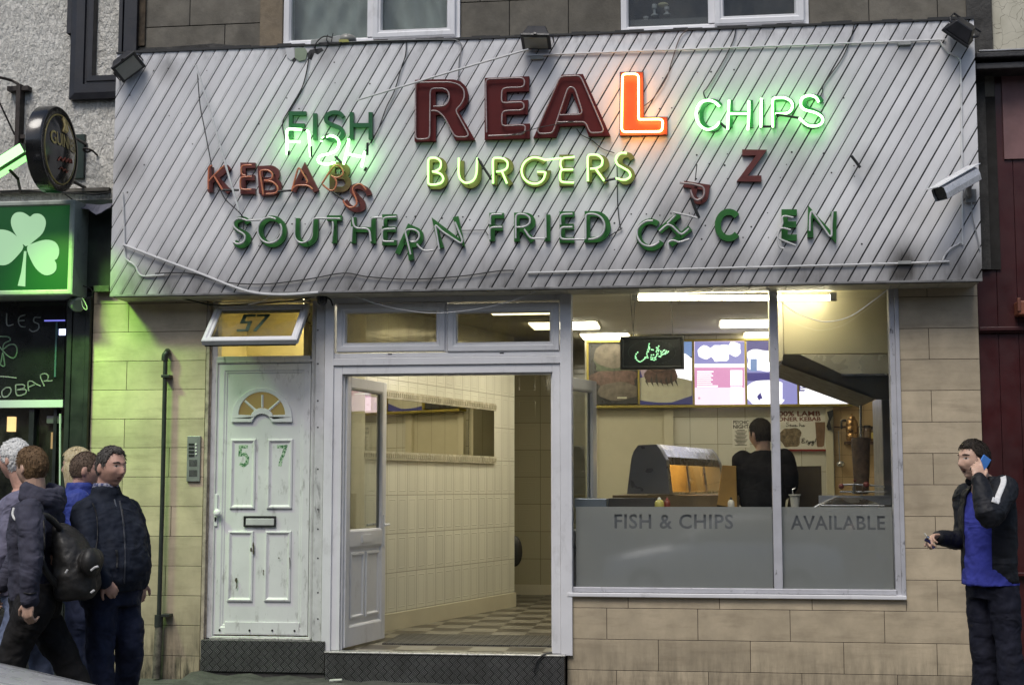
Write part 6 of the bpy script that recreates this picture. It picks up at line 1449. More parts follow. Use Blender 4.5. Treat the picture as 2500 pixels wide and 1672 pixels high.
# broken junction box and patch above FISH
rt = empty('junction_box', P(810, 116, -.2), 'broken grey lamp box with dangling wires on the fascia top above FISH', 'junction box')
MB().prism([P(x, y, -.30) for x, y in ((757, 114), (759, 98), (775, 95), (832, 86), (830, 108))], (0, .16, 0)).build('housing', GREYB, rt, bevel=.006)
MB().ell(P(848, 99, -.24), (.075, .08, .05), None, 18, 10).build('lens', pm('dirty_lens', (.22, .22, .20), .3, dirt=.6, ds=14), rt, smooth=True)
MB().ppoly([(827, 97), (850, 97), (852, 103), (828, 104)], -.325, -.31).build('yellow_sticker', pm('old_yellow', (.30, .30, .08), .6), rt)
mb = MB().tube(catmull([P(770, 125, -.32), P(772, 106, -.33), P(790, 90, -.33), P(812, 92, -.33)], 5), .006, 6).tube(catmull([P(800, 86, -.33), P(798, 100, -.33), P(812, 108, -.33), P(834, 104, -.33)], 5), .005, 6).tube([P(813, 82, -.3), P(808, 108, -.3)], .004, 5); mb.build('loose_wire', RUBBER, rt)
bd = fascia
bx = MB()
for pts in ([(750, 132), (757, 122), (786, 118), (790, 124), (776, 134), (768, 130), (760, 148), (752, 142)], [(713, 148), (720, 138), (724, 140), (722, 150), (715, 152)]): MB().ppoly(pts, FY - .002, FY - .0008).build('broken_hole', RUBBER, B)
MB().ppoly([(720, 118), (744, 117), (750, 128), (746, 146), (730, 150), (720, 142)], FY - .012, FY - .002).build('green_patch', pm('green_grey_patch', (.22, .27, .19), .6), B)
MB().ppoly([(697, 118), (718, 117), (720, 140), (710, 148), (700, 140)], FY - .007, FY - .001).build('torn_plank_end', pm('plank_white', (.5, .5, .51), .5), B)
# old fixing holes
mb = MB(); r_ = random.Random(12)
HO = [(375, 173), (411, 168), (317, 233), (413, 283), (443, 302), (470, 352), (312, 338), (311, 470), (352, 403), (632, 303), (816, 153), (903, 205), (818, 203), (730, 266), (992, 303), (1265, 228), (1618, 191), (1736, 176), (1703, 177), (1792, 171), (1640, 264), (1610, 266), (1701, 379), (1776, 376), (1731, 400), (1769, 404), (1700, 437), (1776, 437), (1933, 372), (2011, 375), (1920, 402), (1986, 425), (1905, 434), (2085, 405), (2030, 422), (2086, 431), (1834, 554), (1874, 520), (1683, 521), (1713, 584), (1638, 521), (1611, 526), (1722, 551), (1578, 523), (1814, 580), (1876, 580), (1628, 582), (1014, 529), (1079, 533), (1130, 530), (1147, 537), (992, 530), (611, 549), (713, 547), (745, 547), (632, 600), (1347, 556), (1315, 528), (1500, 545), (1541, 523), (505, 173), (2104, 596), (700, 240), (2060, 240), (1500, 610)]
for x, y in HO: MB().lathe(P(x, y, FY - .0015), [(.0045 + .004 * r_.random(), 0), (.004, .001)], (0, 1, 0), 7).build('screw_hole', RUBBER, B)
# three black floodlights along the top
FLB = pm('floodlight_black', (.012, .012, .015), .45, var=.2); FLG = pm('floodlight_glass', (.20, .21, .19), .15, spec=.8)
fr = empty('floodlight', (0, 0, 0), 'x', 'floodlight', 'black floodlights along the top of the fascia')
mb = MB(); a, b_ = (.108, .085), (.07, .055)
mb.add([(-a[0], -a[1], 0), (a[0], -a[1], 0), (a[0], a[1], 0), (-a[0], a[1], 0), (-b_[0], -b_[1], .10), (b_[0], -b_[1], .10), (b_[0], b_[1], .10), (-b_[0], b_[1], .10)], [(0, 1, 5, 4), (1, 2, 6, 5), (2, 3, 7, 6), (3, 0, 4, 7), (4, 5, 6, 7), (3, 2, 1, 0)]).build('body', FLB, fr, bevel=.008)
MB().box(-.116, .116, -.093, .093, -.022, -.001).build('rim', FLB, fr, bevel=.005); MB().box(-.09, .09, -.07, .07, -.026, -.0225).build('glass', FLG, fr)
MB().tube([(-.1, 0, .04), (-.125, .02, .06), (-.125, .12, .07), (.125, .12, .07), (.125, .02, .06), (.1, 0, .04)], .009, 6).build('yoke', FLB, fr); MB().box(-.012, .012, -.105, -.0931, -.02, .0).build('latch', FLB, fr, bevel=.002)
def copy_tree(o, parent=None):
    c = o.copy(); sc.collection.objects.link(c)
    if parent: c.parent = parent
    for ch in list(o.children): copy_tree(ch, c)
    return c
for i, (x, y, rot, lb) in enumerate(((312, 162, (-32, -38, 8), 'black floodlight on the fascia corner by the cream pub wall'), (1309, 99, (-20, 3, 0), 'black floodlight above the gap between the windows, over REAL'), (2340, 84, (38, 38, 0), 'black floodlight on the fascia corner by the dark red shop'))):
    o_ = fr if i == 0 else copy_tree(fr)
    o_.location = P(x, y, -.42); o_.rotation_euler = tuple(R(v) for v in rot); o_['label'] = lb
# security camera
f0, b0 = P(2294, 476, -.66), P(2378, 428, -.42)
rt = empty('security_camera', P(2370, 490, -.34), 'silver box security camera angled down at the far end of the fascia', 'security camera')
ax_ = (f0 - b0).normalized(); sx_ = ax_.cross(Vector((0, 0, 1))).normalized(); ux_ = sx_.cross(ax_).normalized(); Lc = (f0 - b0).length
def cb_(t, u, v): return b0 + ax_ * t + sx_ * u + ux_ * v
sec = [(-.055, -.045), (.055, -.045), (.062, .0), (.058, .045), (.03, .062), (-.03, .062), (-.058, .045), (-.062, 0)]
mb = MB(); mb.add([cb_(0, u, v) for u, v in sec] + [cb_(Lc, u, v) for u, v in sec], [(i, (i + 1) % 8, 8 + (i + 1) % 8, 8 + i) for i in range(8)] + [list(range(8))]).build('housing', pm('silver_housing', (.70, .70, .72), .3, metal=.2, var=.08, dirt=.4, ds=14), rt, bevel=.004)
mb = MB(); mb.add([cb_(Lc - .02, u * .9, v * .9) for u, v in sec], [list(range(8))]).build('lens_window', pm('lens_black', (.01, .01, .012), .1), rt)
mb = MB(); mb.add([cb_(-.03, -.066, .068), cb_(-.03, .066, .068), cb_(Lc + .05, .06, .066), cb_(Lc + .05, -.06, .066), cb_(-.03, -.07, .05), cb_(-.03, .07, .05), cb_(-.03, -.066, .074), cb_(-.03, .066, .074), cb_(Lc + .05, .06, .071), cb_(Lc + .05, -.06, .071)], [(0, 1, 2, 3), (6, 7, 8, 9), (0, 1, 7, 6), (1, 2, 8, 7), (2, 3, 9, 8), (3, 0, 6, 9)]).build('sun_shield', pm('silver_shield', (.75, .75, .77), .28, metal=.2, var=.06), rt)
MB().tube([cb_(.1, 0, -.05), P(2366, 470, -.42), P(2368, 480, -.31)], .022, 10).pbox(2358, 462, 2384, 494, -.335, FY - .001).build('bracket', pm('grey_bracket', (.24, .24, .23), .5), rt, smooth=True)
MB().tube(catmull([P(2372, 492, -.33), P(2374, 530, -.33), P(2384, 570, -.32), P(2392, 610, -.31)], 5), .005, 6).build('lead', pm('grey_lead', (.3, .3, .3), .5), rt)

# ---------------------------------------------------------------- things on the tiled pier
rt = empty('drain_pipe', P(388, 1655, -.06), 'dark cast iron drain pipe up the tiled pier beside the house door', 'pipe')
IRON = pm('dark_green_iron', (.018, .021, .019), .5, var=.3, vs=14, bmp=.3, bs=40, dirt=.4, dcol=(.10, .09, .07), ds=9, dlo=.6, dhi=.8)
MB().tube([P(404, 870, -.06), P(396, 1235, -.06), P(388, 1505, -.06)], .018, 12).build('pipe', IRON, rt, smooth=True)
MB().tube(catmull([P(402, 880, -.06), P(403, 868, -.06), P(407, 862, -.05), P(410, 857, .02)], 4), .027, 12).build('cap', IRON, rt, smooth=True)
MB().tube([P(388, 1500, -.06), P(387, 1530, -.06)], .034, 12).build('collar', IRON, rt, smooth=True)
MB().tube([P(388, 1530, -.06), P(381, 1655, -.06)], .032, 12).build('lower_pipe', pm('flaking_pipe', (.10, .09, .07), .8, var=.6, vs=16, bmp=.5, bs=30), rt, smooth=True)
for y in (918, 1502): MB().box(P(402, y, -.08).x - .03, P(402, y, -.08).x + .04, -.085, .0, P(402, y, -.08).z - .012, P(402, y, -.08).z + .012).build('pipe_clip', IRON, rt, bevel=.003)
rt = empty('door_intercom', P(472, 1175, 0), 'brushed steel door entry intercom panel beside the house door', 'intercom')
MB().pbox(456, 1064, 488.5, 1175, -.018, .0).build('panel', pm('brushed_steel', (.30, .30, .30), .4, metal=.5, var=.06), rt, bevel=.003)
mb = MB()
for y in (1085, 1094, 1103, 1112): mb.pbox(460.5, y - 3, 474, y + 2.5, -.021, -.017)
mb.build('name_slot', RUBBER, rt)
for y in (1084, 1092, 1100, 1108): MB().lathe(P(478.5, y, -.019), [(.0085, 0), (.007, -.005)], (0, 1, 0), 10).build('button', pm('white_button', (.75, .75, .72), .4), rt)
mb = MB()
for k0, k1 in ((1122, 1138), (1147, 1163)):
    for i in range(7): mb.pbox(462 + i * 2.9, k0, 463.6 + i * 2.9, k1, -.0195, -.017)
mb.build('speaker_grille', RUBBER, rt)
# candle ornaments behind the dark upstairs panes
for i, (x, y0, y1, w) in enumerate(((1577, 42, 54, 7), (1598, 12, 40, 5), (1628, 18, 38, 5))):
    c = P(x, y1, .17); c.z = WZ0[1] - .04 if False else c.z; h = P(x, y0, .17).z - c.z
    rt = empty('candle_holder', c, ('squat white candle holder behind the dark upstairs pane', 'tall slim candle holder behind the dark upstairs pane', 'pale candle holder with petals behind the dark upstairs pane')[i], 'candle holder', 'ornaments on the upstairs windowsill')
    MB().lathe(c, [(.03, 0), (.03, .01), (.012, .02), (.012, h * .6), (.022, h * .65), (.022, h)], n=12).build('stand', pm('pale_ornament', (.38, .40, .40), .4), rt, smooth=True)
    if i == 2: MB().ell(c + Vector((-.03, 0, h + .02)), (.045, .03, .02), None, 10, 6).build('petal', pm('cream_petal', (.42, .40, .24), .6), rt)
tag(MB().box(W2[0] + .05, W2[1] - .05, .1, .3, WZ0[1] + .0, P(1600, 54, .17).z - .001).build('inner_sill', pm('inner_sill_dark', (.12, .12, .12), .6)), 'dim inner windowsill carrying candle holders', 'windowsill')
# litter on the step edge
tag(MB().tube(catmull([P(1303, 1640, -.13), P(1312, 1610, -.12), P(1330, 1596, -.11), P(1348, 1592, -.1)], 5), .008, 6).build('loose_strip', RUBBER, smooth=True), 'short black rubber strip curling over the shop step', 'strip')
tag(MB().tube([P(805, 1661, -.2), P(835, 1659, -.2)], .011, 8).build('paper_scrap', pm('white_scrap', (.5, .52, .46), .7), smooth=True), 'small white rolled scrap lying at the foot of the shop step', 'litter')
# ---------------------------------------------------------------- people
UP = Vector((0, 0, 1))
CLD = bpy.data.textures.new('folds', 'CLOUDS'); CLD.noise_scale = .11; CLD.noise_depth = 2
CLD2 = bpy.data.textures.new('fine_folds', 'CLOUDS'); CLD2.noise_scale = .045; CLD2.noise_depth = 1
HTX = bpy.data.textures.new('hair_tufts', 'CLOUDS'); HTX.noise_scale = .018; HTX.noise_depth = 2
SKIN = pm('skin', (.53, .34, .25), .5, var=.10, vs=30, bmp=.04, bs=200)
SKINR = pm('ruddy_skin', (.53, .31, .235), .5, var=.14, vs=26, bmp=.04, bs=200)
LIP = pm('lip', (.36, .165, .125), .45); EYEW = pm('eye_white', (.42, .40, .37), .3); EYED = pm('eye_dark', (.02, .016, .012), .2); MOUTHD = pm('mouth_inside', (.05, .012, .01), .5)
def hairmat(name, c, c2):
    m, nt, b = new_mat(name); co = objco(nt, (1, 1, .25))
    nt.links.new(mixc(nt, noise(nt, co, 120, 3, .6, .3, .7), c, c2), b.inputs['Base Color']); b.inputs['Roughness'].default_value = .6; b.inputs['Specular IOR Level'].default_value = .2
    bump(nt, b, noise(nt, co, 160, 3, .6, .2, .8), .6, .004); return m
def cloth(name, c, var=.15, bs=260, rough=.85):
    m = pm(name, c, rough, var=var, vs=9, bmp=.25, bs=bs, bd=.002, spec=.25); nt = m.node_tree; b = nt.nodes['Principled BSDF']
    old = b.inputs['Normal'].links[0].from_socket
    w = nt.nodes.new('ShaderNodeTexNoise'); w.inputs['Scale'].default_value = 5; w.inputs['Detail'].default_value = 2; w.inputs['Distortion'].default_value = 1.2; nt.links.new(objco(nt, (1, 1, 1.5), rot=(0, R(30), R(20))), w.inputs[0])
    n = nt.nodes.new('ShaderNodeBump'); n.inputs['Strength'].default_value = .5; n.inputs['Distance'].default_value = .05; nt.links.new(w.outputs[0], n.inputs['Height']); nt.links.new(old, n.inputs['Normal']); nt.links.new(n.outputs[0], b.inputs['Normal'])
    return m
def basis(f):
    f = Vector(f).normalized(); s = f.cross(UP).normalized(); u = s.cross(f).normalized()   # s = his right-hand side
    return Matrix((s, f, u)).transposed()
def g(v, s): return math.exp(-(v / s) ** 2)
def head_pt(d, jaw=1.0, open_=0):
    x, y, z = d
    a, b_, c = .075, .100, .118
    p = Vector((a * x, b_ * y, c * z))
    if z < 0:
        t = -z
        p.x *= 1 - .30 * t ** 1.6 * (.6 + .4 * max(0, y)); p.x *= 1 + .06 * (jaw - 1)
        if y < 0: p.y *= 1 - .38 * t ** 1.2
        else: p.y *= 1 - .06 * t
    else:
        if y < 0: p.y *= 1 + .04 * z
        p.x *= 1 + .03 * z * (1 - z)
    if y > .05:
        w = min(1, (y - .05) / .3); X, Zv = p.x, p.z
        dy = .021 * g(X, .011 + .006 * g(Zv + .036, .014)) * (g(Zv + .030, .017) + .55 * g(Zv + .008, .018))
        dy += .006 * g(Zv - .030, .011) * g(X, .05)
        dy -= .010 * (g(X - .031, .015) + g(X + .031, .015)) * g(Zv - .012, .011)
        dy += .005 * (g(X - .030, .010) + g(X + .030, .010)) * g(Zv - .010, .007)
        dy += .005 * (g(X - .045, .018) + g(X + .045, .018)) * g(Zv + .022, .016)
        dy += .008 * g(X, .022) * (g(Zv + .052, .006) + .9 * g(Zv + .067, .007))
        dy -= .004 * g(X, .024) * g(Zv + .0595, .0035)
        dy -= .003 * g(X, .03) * g(Zv + .080, .008)
        dy += .010 * g(X, .024) * g(Zv + .100, .014) * jaw
        if open_: dy -= .022 * open_ * g(X, .017) * g(Zv + .064, .012)
        p.y += dy * w
    return p
def add_head(mb, c, M, s, jaw=1, open_=0, nu=64, nv=56):
    base = len(mb.v)
    for i in range(nv + 1):
        ph = math.pi * i / nv
        for j in range(nu):
            th = 2 * math.pi * j / nu
            mb.v.append(c + M @ (head_pt((math.sin(ph) * math.cos(th), math.sin(ph) * math.sin(th), math.cos(ph)), jaw, open_) * s))
    for i in range(nv):
        for j in range(nu):
            mb.f.append([base + i * nu + j, base + (i + 1) * nu + j, base + (i + 1) * nu + (j + 1) % nu, base + i * nu + (j + 1) % nu]); mb.t.append(.5); mb.m.append(0)
    for sx in (-1, 1):
        mb.ell(c + M @ (Vector((sx * .076, -.006, -.004)) * s), Vector((.009, .019, .031)) * s, M @ Matrix.Rotation(R(18) * sx, 3, 'Z') @ Matrix.Rotation(R(-12), 3, 'X'), 14, 10)
def grow_locks(mb, c, M, s, style, locks, r_):
    # separate small locks of hair combed off the crown
    L = style.get('lock', .015)
    for d, p, th_ in locks:
        nrm = Vector((p.x / .078, p.y / .103, p.z / .118)).normalized()
        comb = Vector((d.x * .8 + r_.uniform(-.5, .5), style.get('comb', .1) + d.y * .7 + r_.uniform(-.5, .5), -.75 - r_.random() * .4 + (1.0 if d.z > .75 else 0)))
        comb = comb - nrm * comb.dot(nrm); comb.normalize(); ln = L * r_.uniform(.6, 1.3) * (.5 + .5 * sst(p.z, -.04, .06))
        q0 = p + nrm * th_ * .7; q1 = q0 + (comb * .75 + nrm * .42).normalized() * ln * .55; q2 = q1 + (comb + nrm * r_.uniform(-.25, .25)).normalized() * ln * .6
        mb.tube([c + M @ (q * s) for q in (q0, q1, q2)], [.0036 * s, .0030 * s, .0007], 4)
def sst(x, a, b_): 
    t = max(0, min(1, (x - a) / (b_ - a))); return t * t * (3 - 2 * t)
def add_hair(mb, c, M, s, style, nu=72, nv=60):
    """a cap of hair that sinks under the skin below its hairline"""
    base = len(mb.v); r_ = random.Random(style.get('seed', 1)); locks = []
    for i in range(nv + 1):
        ph = math.pi * i / nv
        for j in range(nu):
            th = 2 * math.pi * j / nu
            d = Vector((math.sin(ph) * math.cos(th), math.sin(ph) * math.sin(th), math.cos(ph)))
            p = head_pt(d); X, Y_, Zv = p
            front = style.get('front', .066) + style.get('recede', 0) * g(abs(X) - .045, .02)
            side = style.get('side', .0); back = style.get('back', -.062)
            line = back if Y_ < -.02 else (back + (side - back) * sst(Y_, -.02, .005) if Y_ < .005 else side + (front - side) * sst(Y_, .028, .062))
            m_ = sst(Zv, line - .006, line + .008)
            th_ = style.get('thick', .012) * (.45 + .55 * sst(Zv, -.03, .07)) + style.get('quiff', 0) * g(Y_ - .06, .04) * sst(Zv, .06, .1)
            th_ *= 1 + style.get('rough', .25) * (r_.random() - .5)
            if Zv < .03 and Y_ > -.03: th_ *= style.get('sidethick', .6)
            if m_ > .6 and r_.random() < style.get('locks', .34):
                locks.append((d.copy(), p.copy(), th_))
            nrm = Vector((p.x / .074, p.y / .098, p.z / .118)).normalized()
            mb.v.append(c + M @ ((p + nrm * (th_ * m_ - .012 * (1 - m_))) * s))
    for i in range(nv):
        for j in range(nu):
            mb.f.append([base + i * nu + j, base + (i + 1) * nu + j, base + (i + 1) * nu + (j + 1) % nu, base + i * nu + (j + 1) % nu]); mb.t.append(.5); mb.m.append(0)
    grow_locks(mb, c, M, s, style, locks, r_)
def limb(mb, pts, rs, n=14):
    """tapered limb with rounded ends and joints"""
    c = catmull(pts, 5); k = len(c); m = len(rs) - 1
    rr = []
    for i in range(k):
        t = i / (k - 1) * m; a = min(int(t), m - 1); rr.append(rs[a] + (rs[a + 1] - rs[a]) * (t - a))
    mb.tube(c, rr, n)
    for p, r_ in ((c[0], rr[0]), (c[-1], rr[-1])): mb.ell(p, (r_, r_, r_), None, 12, 8)
def loft(mb, rings, n=26, a0=0, a1=360, caps=True):
    """rings: (centre, half width, half depth, side vector, forward vector)"""
    base = len(mb.v); full = a1 - a0 >= 360; k = n if full else n + 1
    for c, a, b_, s, f in rings:
        for j in range(k):
            an = R(a0 + (a1 - a0) * j / n); mb.v.append(Vector(c) + s * (a * math.sin(an)) + f * (b_ * math.cos(an)))
    for i in range(len(rings) - 1):
        for j in range(n):
            q = (j + 1) % k
            mb.f.append([base + i * k + j, base + i * k + q, base + (i + 1) * k + q, base + (i + 1) * k + j]); mb.t.append(.5); mb.m.append(0)
    if full and caps:
        mb.f.append([base + j for j in range(k)][::-1]); mb.f.append([base + (len(rings) - 1) * k + j for j in range(k)]); mb.t += [.5, .5]; mb.m += [0, 0]
def hand(mb, w, d, nrm, s=1.0, curl=(35, 40, 30), spread=6, side=1, thumb=(40, 25), ext=None):
    """palm with four unequal fingers and a thumb; d = towards the fingertips, nrm = way the palm faces, side = +1 when the thumb is on d x nrm"""
    d = Vector(d).normalized(); nrm = Vector(nrm); nrm = (nrm - d * nrm.dot(d)).normalized(); x = d.cross(nrm).normalized() * side
    M = Matrix((x, d, nrm)).transposed()
    pc = w + d * .045 * s
    mb.ell(pc, (.040 * s, .052 * s, .016 * s), M, 16, 10); mb.ell(w + d * .012 * s, (.028 * s, .03 * s, .019 * s), M, 12, 8)
    for i, (off, ln) in enumerate(((.029, .92), (.010, 1.02), (-.010, .96), (-.029, .76))):
        p = w + d * (.086 - .006 * abs(i - 1)) * s + x * off * s; di = Matrix.Rotation(R(spread) * (1.2 - i) / 1.5 * -1, 3, nrm) @ d
        pts = [p - di * .012 * s]; ang = 0
        cv = ext[i] if ext else curl
        for sg, cu_ in zip((.041, .027, .021), cv):
            ang += cu_; v = Matrix.Rotation(R(ang), 3, di.cross(nrm)) @ di if False else di * math.cos(R(ang)) + nrm * math.sin(R(ang))
            pts.append(p); p = p + v * sg * ln * s
        pts.append(p); mb.tube(pts, [.0092 * s, .0092 * s, .0085 * s, .008 * s, .0068 * s], 10)
        mb.ell(p, (.007 * s,) * 3, None, 8, 6)
    t0 = w + d * .022 * s + x * .030 * s; td = (d * math.cos(R(thumb[0])) + x * math.sin(R(thumb[0]))).normalized(); t1 = t0 + td * .042 * s
    t2 = t1 + (td * .6 + d * .5 + nrm * math.sin(R(thumb[1]))).normalized() * .032 * s
    mb.tube([t0 - td * .01, t0, t1, t2], [.013 * s, .0125 * s, .0105 * s, .008 * s], 10); mb.ell(t2, (.008 * s,) * 3, None, 8, 6)
def remesh(o, vox, smooth=2, folds=0, fine=0, bake=False):
    m = o.modifiers.new('skin', 'REMESH'); m.mode = 'VOXEL'; m.voxel_size = vox; m.use_smooth_shade = True
    if smooth: m = o.modifiers.new('soften', 'SMOOTH'); m.iterations = smooth; m.factor = .5
    for k, t in ((folds, CLD), (fine, CLD2)):
        if k: m = o.modifiers.new('folds', 'DISPLACE'); m.texture = t; m.strength = k; m.mid_level = .5; m.texture_coords = 'LOCAL'
    if bake:
        dg = bpy.context.evaluated_depsgraph_get(); me = bpy.data.meshes.new_from_object(o.evaluated_get(dg)); mats = list(o.data.materials)
        o.modifiers.clear(); o.data = me
        if not me.materials:
            for q in mats: me.materials.append(q)
    return o
def paint(o, feats):
    """give the faces near a feature point its own colour: (world centre, basis, half sizes, material index)"""
    me = o.data; L = o.location if not o.parent else o.location + org(o.parent)
    inv = [(c - L, M.transposed(), r_, mi) for c, M, r_, mi in feats]
    for p in me.polygons:
        q = p.center
        for c, Mt, r_, mi in inv:
            e = q - c
            if abs(e.x) > .06 or abs(e.y) > .06 or abs(e.z) > .06: continue
            e = Mt @ e
            if (e.x / r_[0]) ** 2 + (e.y / r_[1]) ** 2 + (e.z / r_[2]) ** 2 < 1: p.material_index = mi
def face_feats(c, M, s, open_=0):
    F = []
    for sx in (-1, 1):
        F.append((c + M @ (Vector((sx * .031, .083, .011)) * s), M, (.014 * s, .03, .0055 * s), 2))
        F.append((c + M @ (Vector((sx * .031, .083, .011)) * s), M, (.0062 * s, .03, .0058 * s), 3))
    F.append((c + M @ (Vector((0, .095, -.060)) * s), M, (.022 * s, .03, .009 * s * (1 + .9 * open_)), 1))
    if open_: F.append((c + M @ (Vector((0, .09, -.066)) * s), M, (.012 * s, .04, .0075 * s), 4))
    return F
def brows(mb, c, M, s):
    for sx in (-1, 1):
        pts = []
        for k in range(5):
            X = sx * (.014 + .009 * k); d = Vector((X / .074, 0, (.031 + .003 * math.sin(k)) / .118)); d.y = math.sqrt(max(0, 1 - d.x ** 2 - d.z ** 2)); pts.append(c + M @ (head_pt(d) * s + Vector((0, .001, 0))))
        mb.tube(pts, [.003 * s, .0045 * s, .0045 * s, .004 * s, .0025 * s], 6)
def person(label, hc, hf, hs, skin, spec, group=None):
    """body mesh as the thing itself: head, neck, trunk, limbs and hands in one surface; clothes and hair are its children"""
    M = basis(hf) @ Matrix.Rotation(R(spec.get('nod', 0)), 3, 'X') @ Matrix.Rotation(R(spec.get('tilt', 0)), 3, 'Y')
    mb = MB(); add_head(mb, hc, M, hs, spec.get('jaw', 1), spec.get('open', 0))
    nb = spec['neck']
    limb(mb, [hc + M @ Vector((0, -.022, -.055)) * hs, (hc + M @ Vector((0, -.03, -.11)) * hs + nb) / 2, nb], [.058, .056, .066])
    sh, hp_ = spec['shoulders'], spec['hips']
    mb.tube([nb, (nb + (hp_[0] + hp_[1]) / 2) / 2, (hp_[0] + hp_[1]) / 2], [.08, .11, .11], 14)
    for a_ in sh: mb.tube([nb - UP * .03, a_], [.05, .045], 10)
    for arm_, hd_ in zip(spec['arms'], spec['hands']):
        limb(mb, arm_, [.046, .040, .028], 12)
        if hd_: hand(mb, arm_[-1], **hd_)
    for lg in spec['legs']:
        limb(mb, lg, [.075, .055, .036], 12)
        ft = spec.get('footdir', hf); ft = Vector((ft[0], ft[1], 0)).normalized(); limb(mb, [lg[-1], lg[-1] + ft * .16 - UP * .04], [.036, .03], 10)
    base = min(lg[-1].z for lg in spec['legs'])
    o = mb.build('person', [skin, LIP, EYEW, EYED, MOUTHD], loc=Vector((nb.x, nb.y, max(0, base - .08))), fix=True)
    tag(o, label, 'person', group)
    remesh(o, spec.get('vox', .0048), 1, bake=True)
    me = o.data
    if len(me.materials) < 5:
        me.materials.clear()
        for q in (skin, LIP, EYEW, EYED, MOUTHD): me.materials.append(q)
    paint(o, face_feats(hc, M, hs, spec.get('open', 0)))
    st = spec.get('hair')
    if st:
        hb = MB(); add_hair(hb, hc, M, hs, st)
        if spec.get('brows', True): brows(hb, hc, M, hs)
        h = hb.build('hair', st['mat'], o, smooth=True)
        if st.get('tuft', .006): 
            m = h.modifiers.new('sub', 'SUBSURF'); m.levels = m.render_levels = 1
            m = h.modifiers.new('tufts', 'DISPLACE'); m.texture = HTX; m.strength = st.get('tuft', .006); m.mid_level = .5
    for lg in spec['legs']:
        ft = spec.get('footdir', hf); ft = Vector((ft[0], ft[1], 0)).normalized(); sd = ft.cross(UP); a = lg[-1]; mb = MB(); zf = max(0, base - .085)
        loft(mb, [(a - ft * .05 - UP * .085 + UP * 0, .036, .05, sd, ft), (a + ft * .04 - UP * .085, .046, .14, sd, ft), (a + ft * .045 - UP * .055, .048, .14, sd, ft), (a + ft * .02 - UP * .02, .042, .09, sd, ft), (a + UP * .03, .042, .048, sd, ft)], 20)
        sob = mb.build('shoe', SHOE, o, smooth=True)
    return o, M
SHOE = pm('dark_shoe', (.03, .027, .025), .5)
def garment(o, name, mat, builder, vox=.009, smooth=4, folds=.018, fine=.006):
    mb = MB(); builder(mb); c = mb.build(name, mat, o); remesh(c, vox, smooth, folds, fine); return c
def trunk_rings(top, bot, f, spec):
    """spec: (t from top to bottom, half width, half depth, forward shift)"""
    f = Vector((f[0], f[1], 0)).normalized(); s = f.cross(UP)
    return [(top + (bot - top) * t + f * sh_, a, b_, s, f) for t, a, b_, sh_ in spec]
def trousers(mb, legs, hips, f, r=(.105, .078, .062, .066), waist=(.17, .13)):
    f = Vector((f[0], f[1], 0)).normalized(); s = f.cross(UP); hc_ = (hips[0] + hips[1]) / 2
    loft(mb, [(hc_ + UP * .12, waist[0] * .95, waist[1] * .95, s, f), (hc_ + UP * .02, waist[0], waist[1], s, f), (hc_ - UP * .07, waist[0] * .95, waist[1] * .9, s, f)], 22)
    for (h, k_, a) in legs:
        c = [h, (h + k_) / 2, k_, (k_ + a) / 2, a]; limb(mb, c, [r[0], (r[0] + r[1]) / 2, r[1], r[2], r[3]], 16)

# --- man in the navy jacket, walking out of the group to face along the street
f1 = Vector((.80, -.60, 0)); Y1 = -3.2
hips = [P(248, 1446, Y1 - .06), P(292, 1446, Y1 + .08)]
shl = [P(208, 1246, -3.34), P(312, 1240, -3.04)]
arms = [[shl[0], P(214, 1345, -3.44), P(256, 1420, -3.47)], [shl[1], P(341, 1335, -2.98), P(344, 1418, -3.02)]]
legs = [[hips[0], P(244, 1580, Y1 - .08), P(262, 1800, Y1 - .05)], [hips[1], P(318, 1568, Y1 + .06), P(298, 1775, Y1 + .25)]]
nk = P(258, 1206, Y1)
m1, M = person('heavy man in a dark navy zip jacket looking along the street past the drain pipe', P(271, 1141, Y1 - .02), (.88, -.46, -.04), 1.0, SKINR,
    dict(neck=nk, shoulders=shl, hips=hips, arms=arms, legs=legs, jaw=1.15, hands=[dict(d=P(276, 1446, -3.44) - P(256, 1420, -3.47), nrm=(-.3, 1, -.2), side=-1, curl=(45, 55, 40), s=.95), dict(d=(.02, -.05, -1), nrm=(-.5, .4, 0), side=1, curl=(30, 45, 35))],
         hair=dict(mat=hairmat('grey_brown_hair', (.03, .026, .022), (.12, .11, .10)), front=.078, recede=.012, side=-.005, back=-.055, thick=.009, quiff=.007, rough=.3, seed=4, tuft=.004)), 'people walking past the pub')
NAVY = cloth('navy_jacket_cloth', (.014, .018, .030))
top, bot = P(258, 1212, Y1), P(262, 1440, Y1)
def jk(mb):
    loft(mb, trunk_rings(top, bot, f1, [(-.02, .085, .08, 0), (.03, .15, .10, 0), (.12, .20, .125, .005), (.3, .215, .15, .03), (.55, .222, .175, .055), (.75, .225, .19, .065), (.9, .215, .18, .055), (.97, .20, .165, .045), (1.0, .195, .16, .045)]), 30)
    limb(mb, [shl[0] - UP * .01, arms[0][1], arms[0][2] - (arms[0][2] - arms[0][1]) * .08], [.084, .074, .056]); limb(mb, [shl[1] - UP * .01, arms[1][1], arms[1][2]], [.078, .068, .052])
    loft(mb, [(nk - UP * .05, .105, .10, f1.cross(UP), f1), (nk + UP * .02, .085, .088, f1.cross(UP), f1), (nk + UP * .045, .078, .082, f1.cross(UP), f1)], 20)
garment(m1, 'jacket', NAVY, jk, .009, 4, .030, .010)
zp = MB().tube([nk + f1 * .10 - UP * .03, nk + f1 * .135 - UP * .10, nk + f1 * .165 - UP * .22], .004, 6).build('zip', pm('zip_metal', (.3, .3, .3), .35, metal=.8), m1)
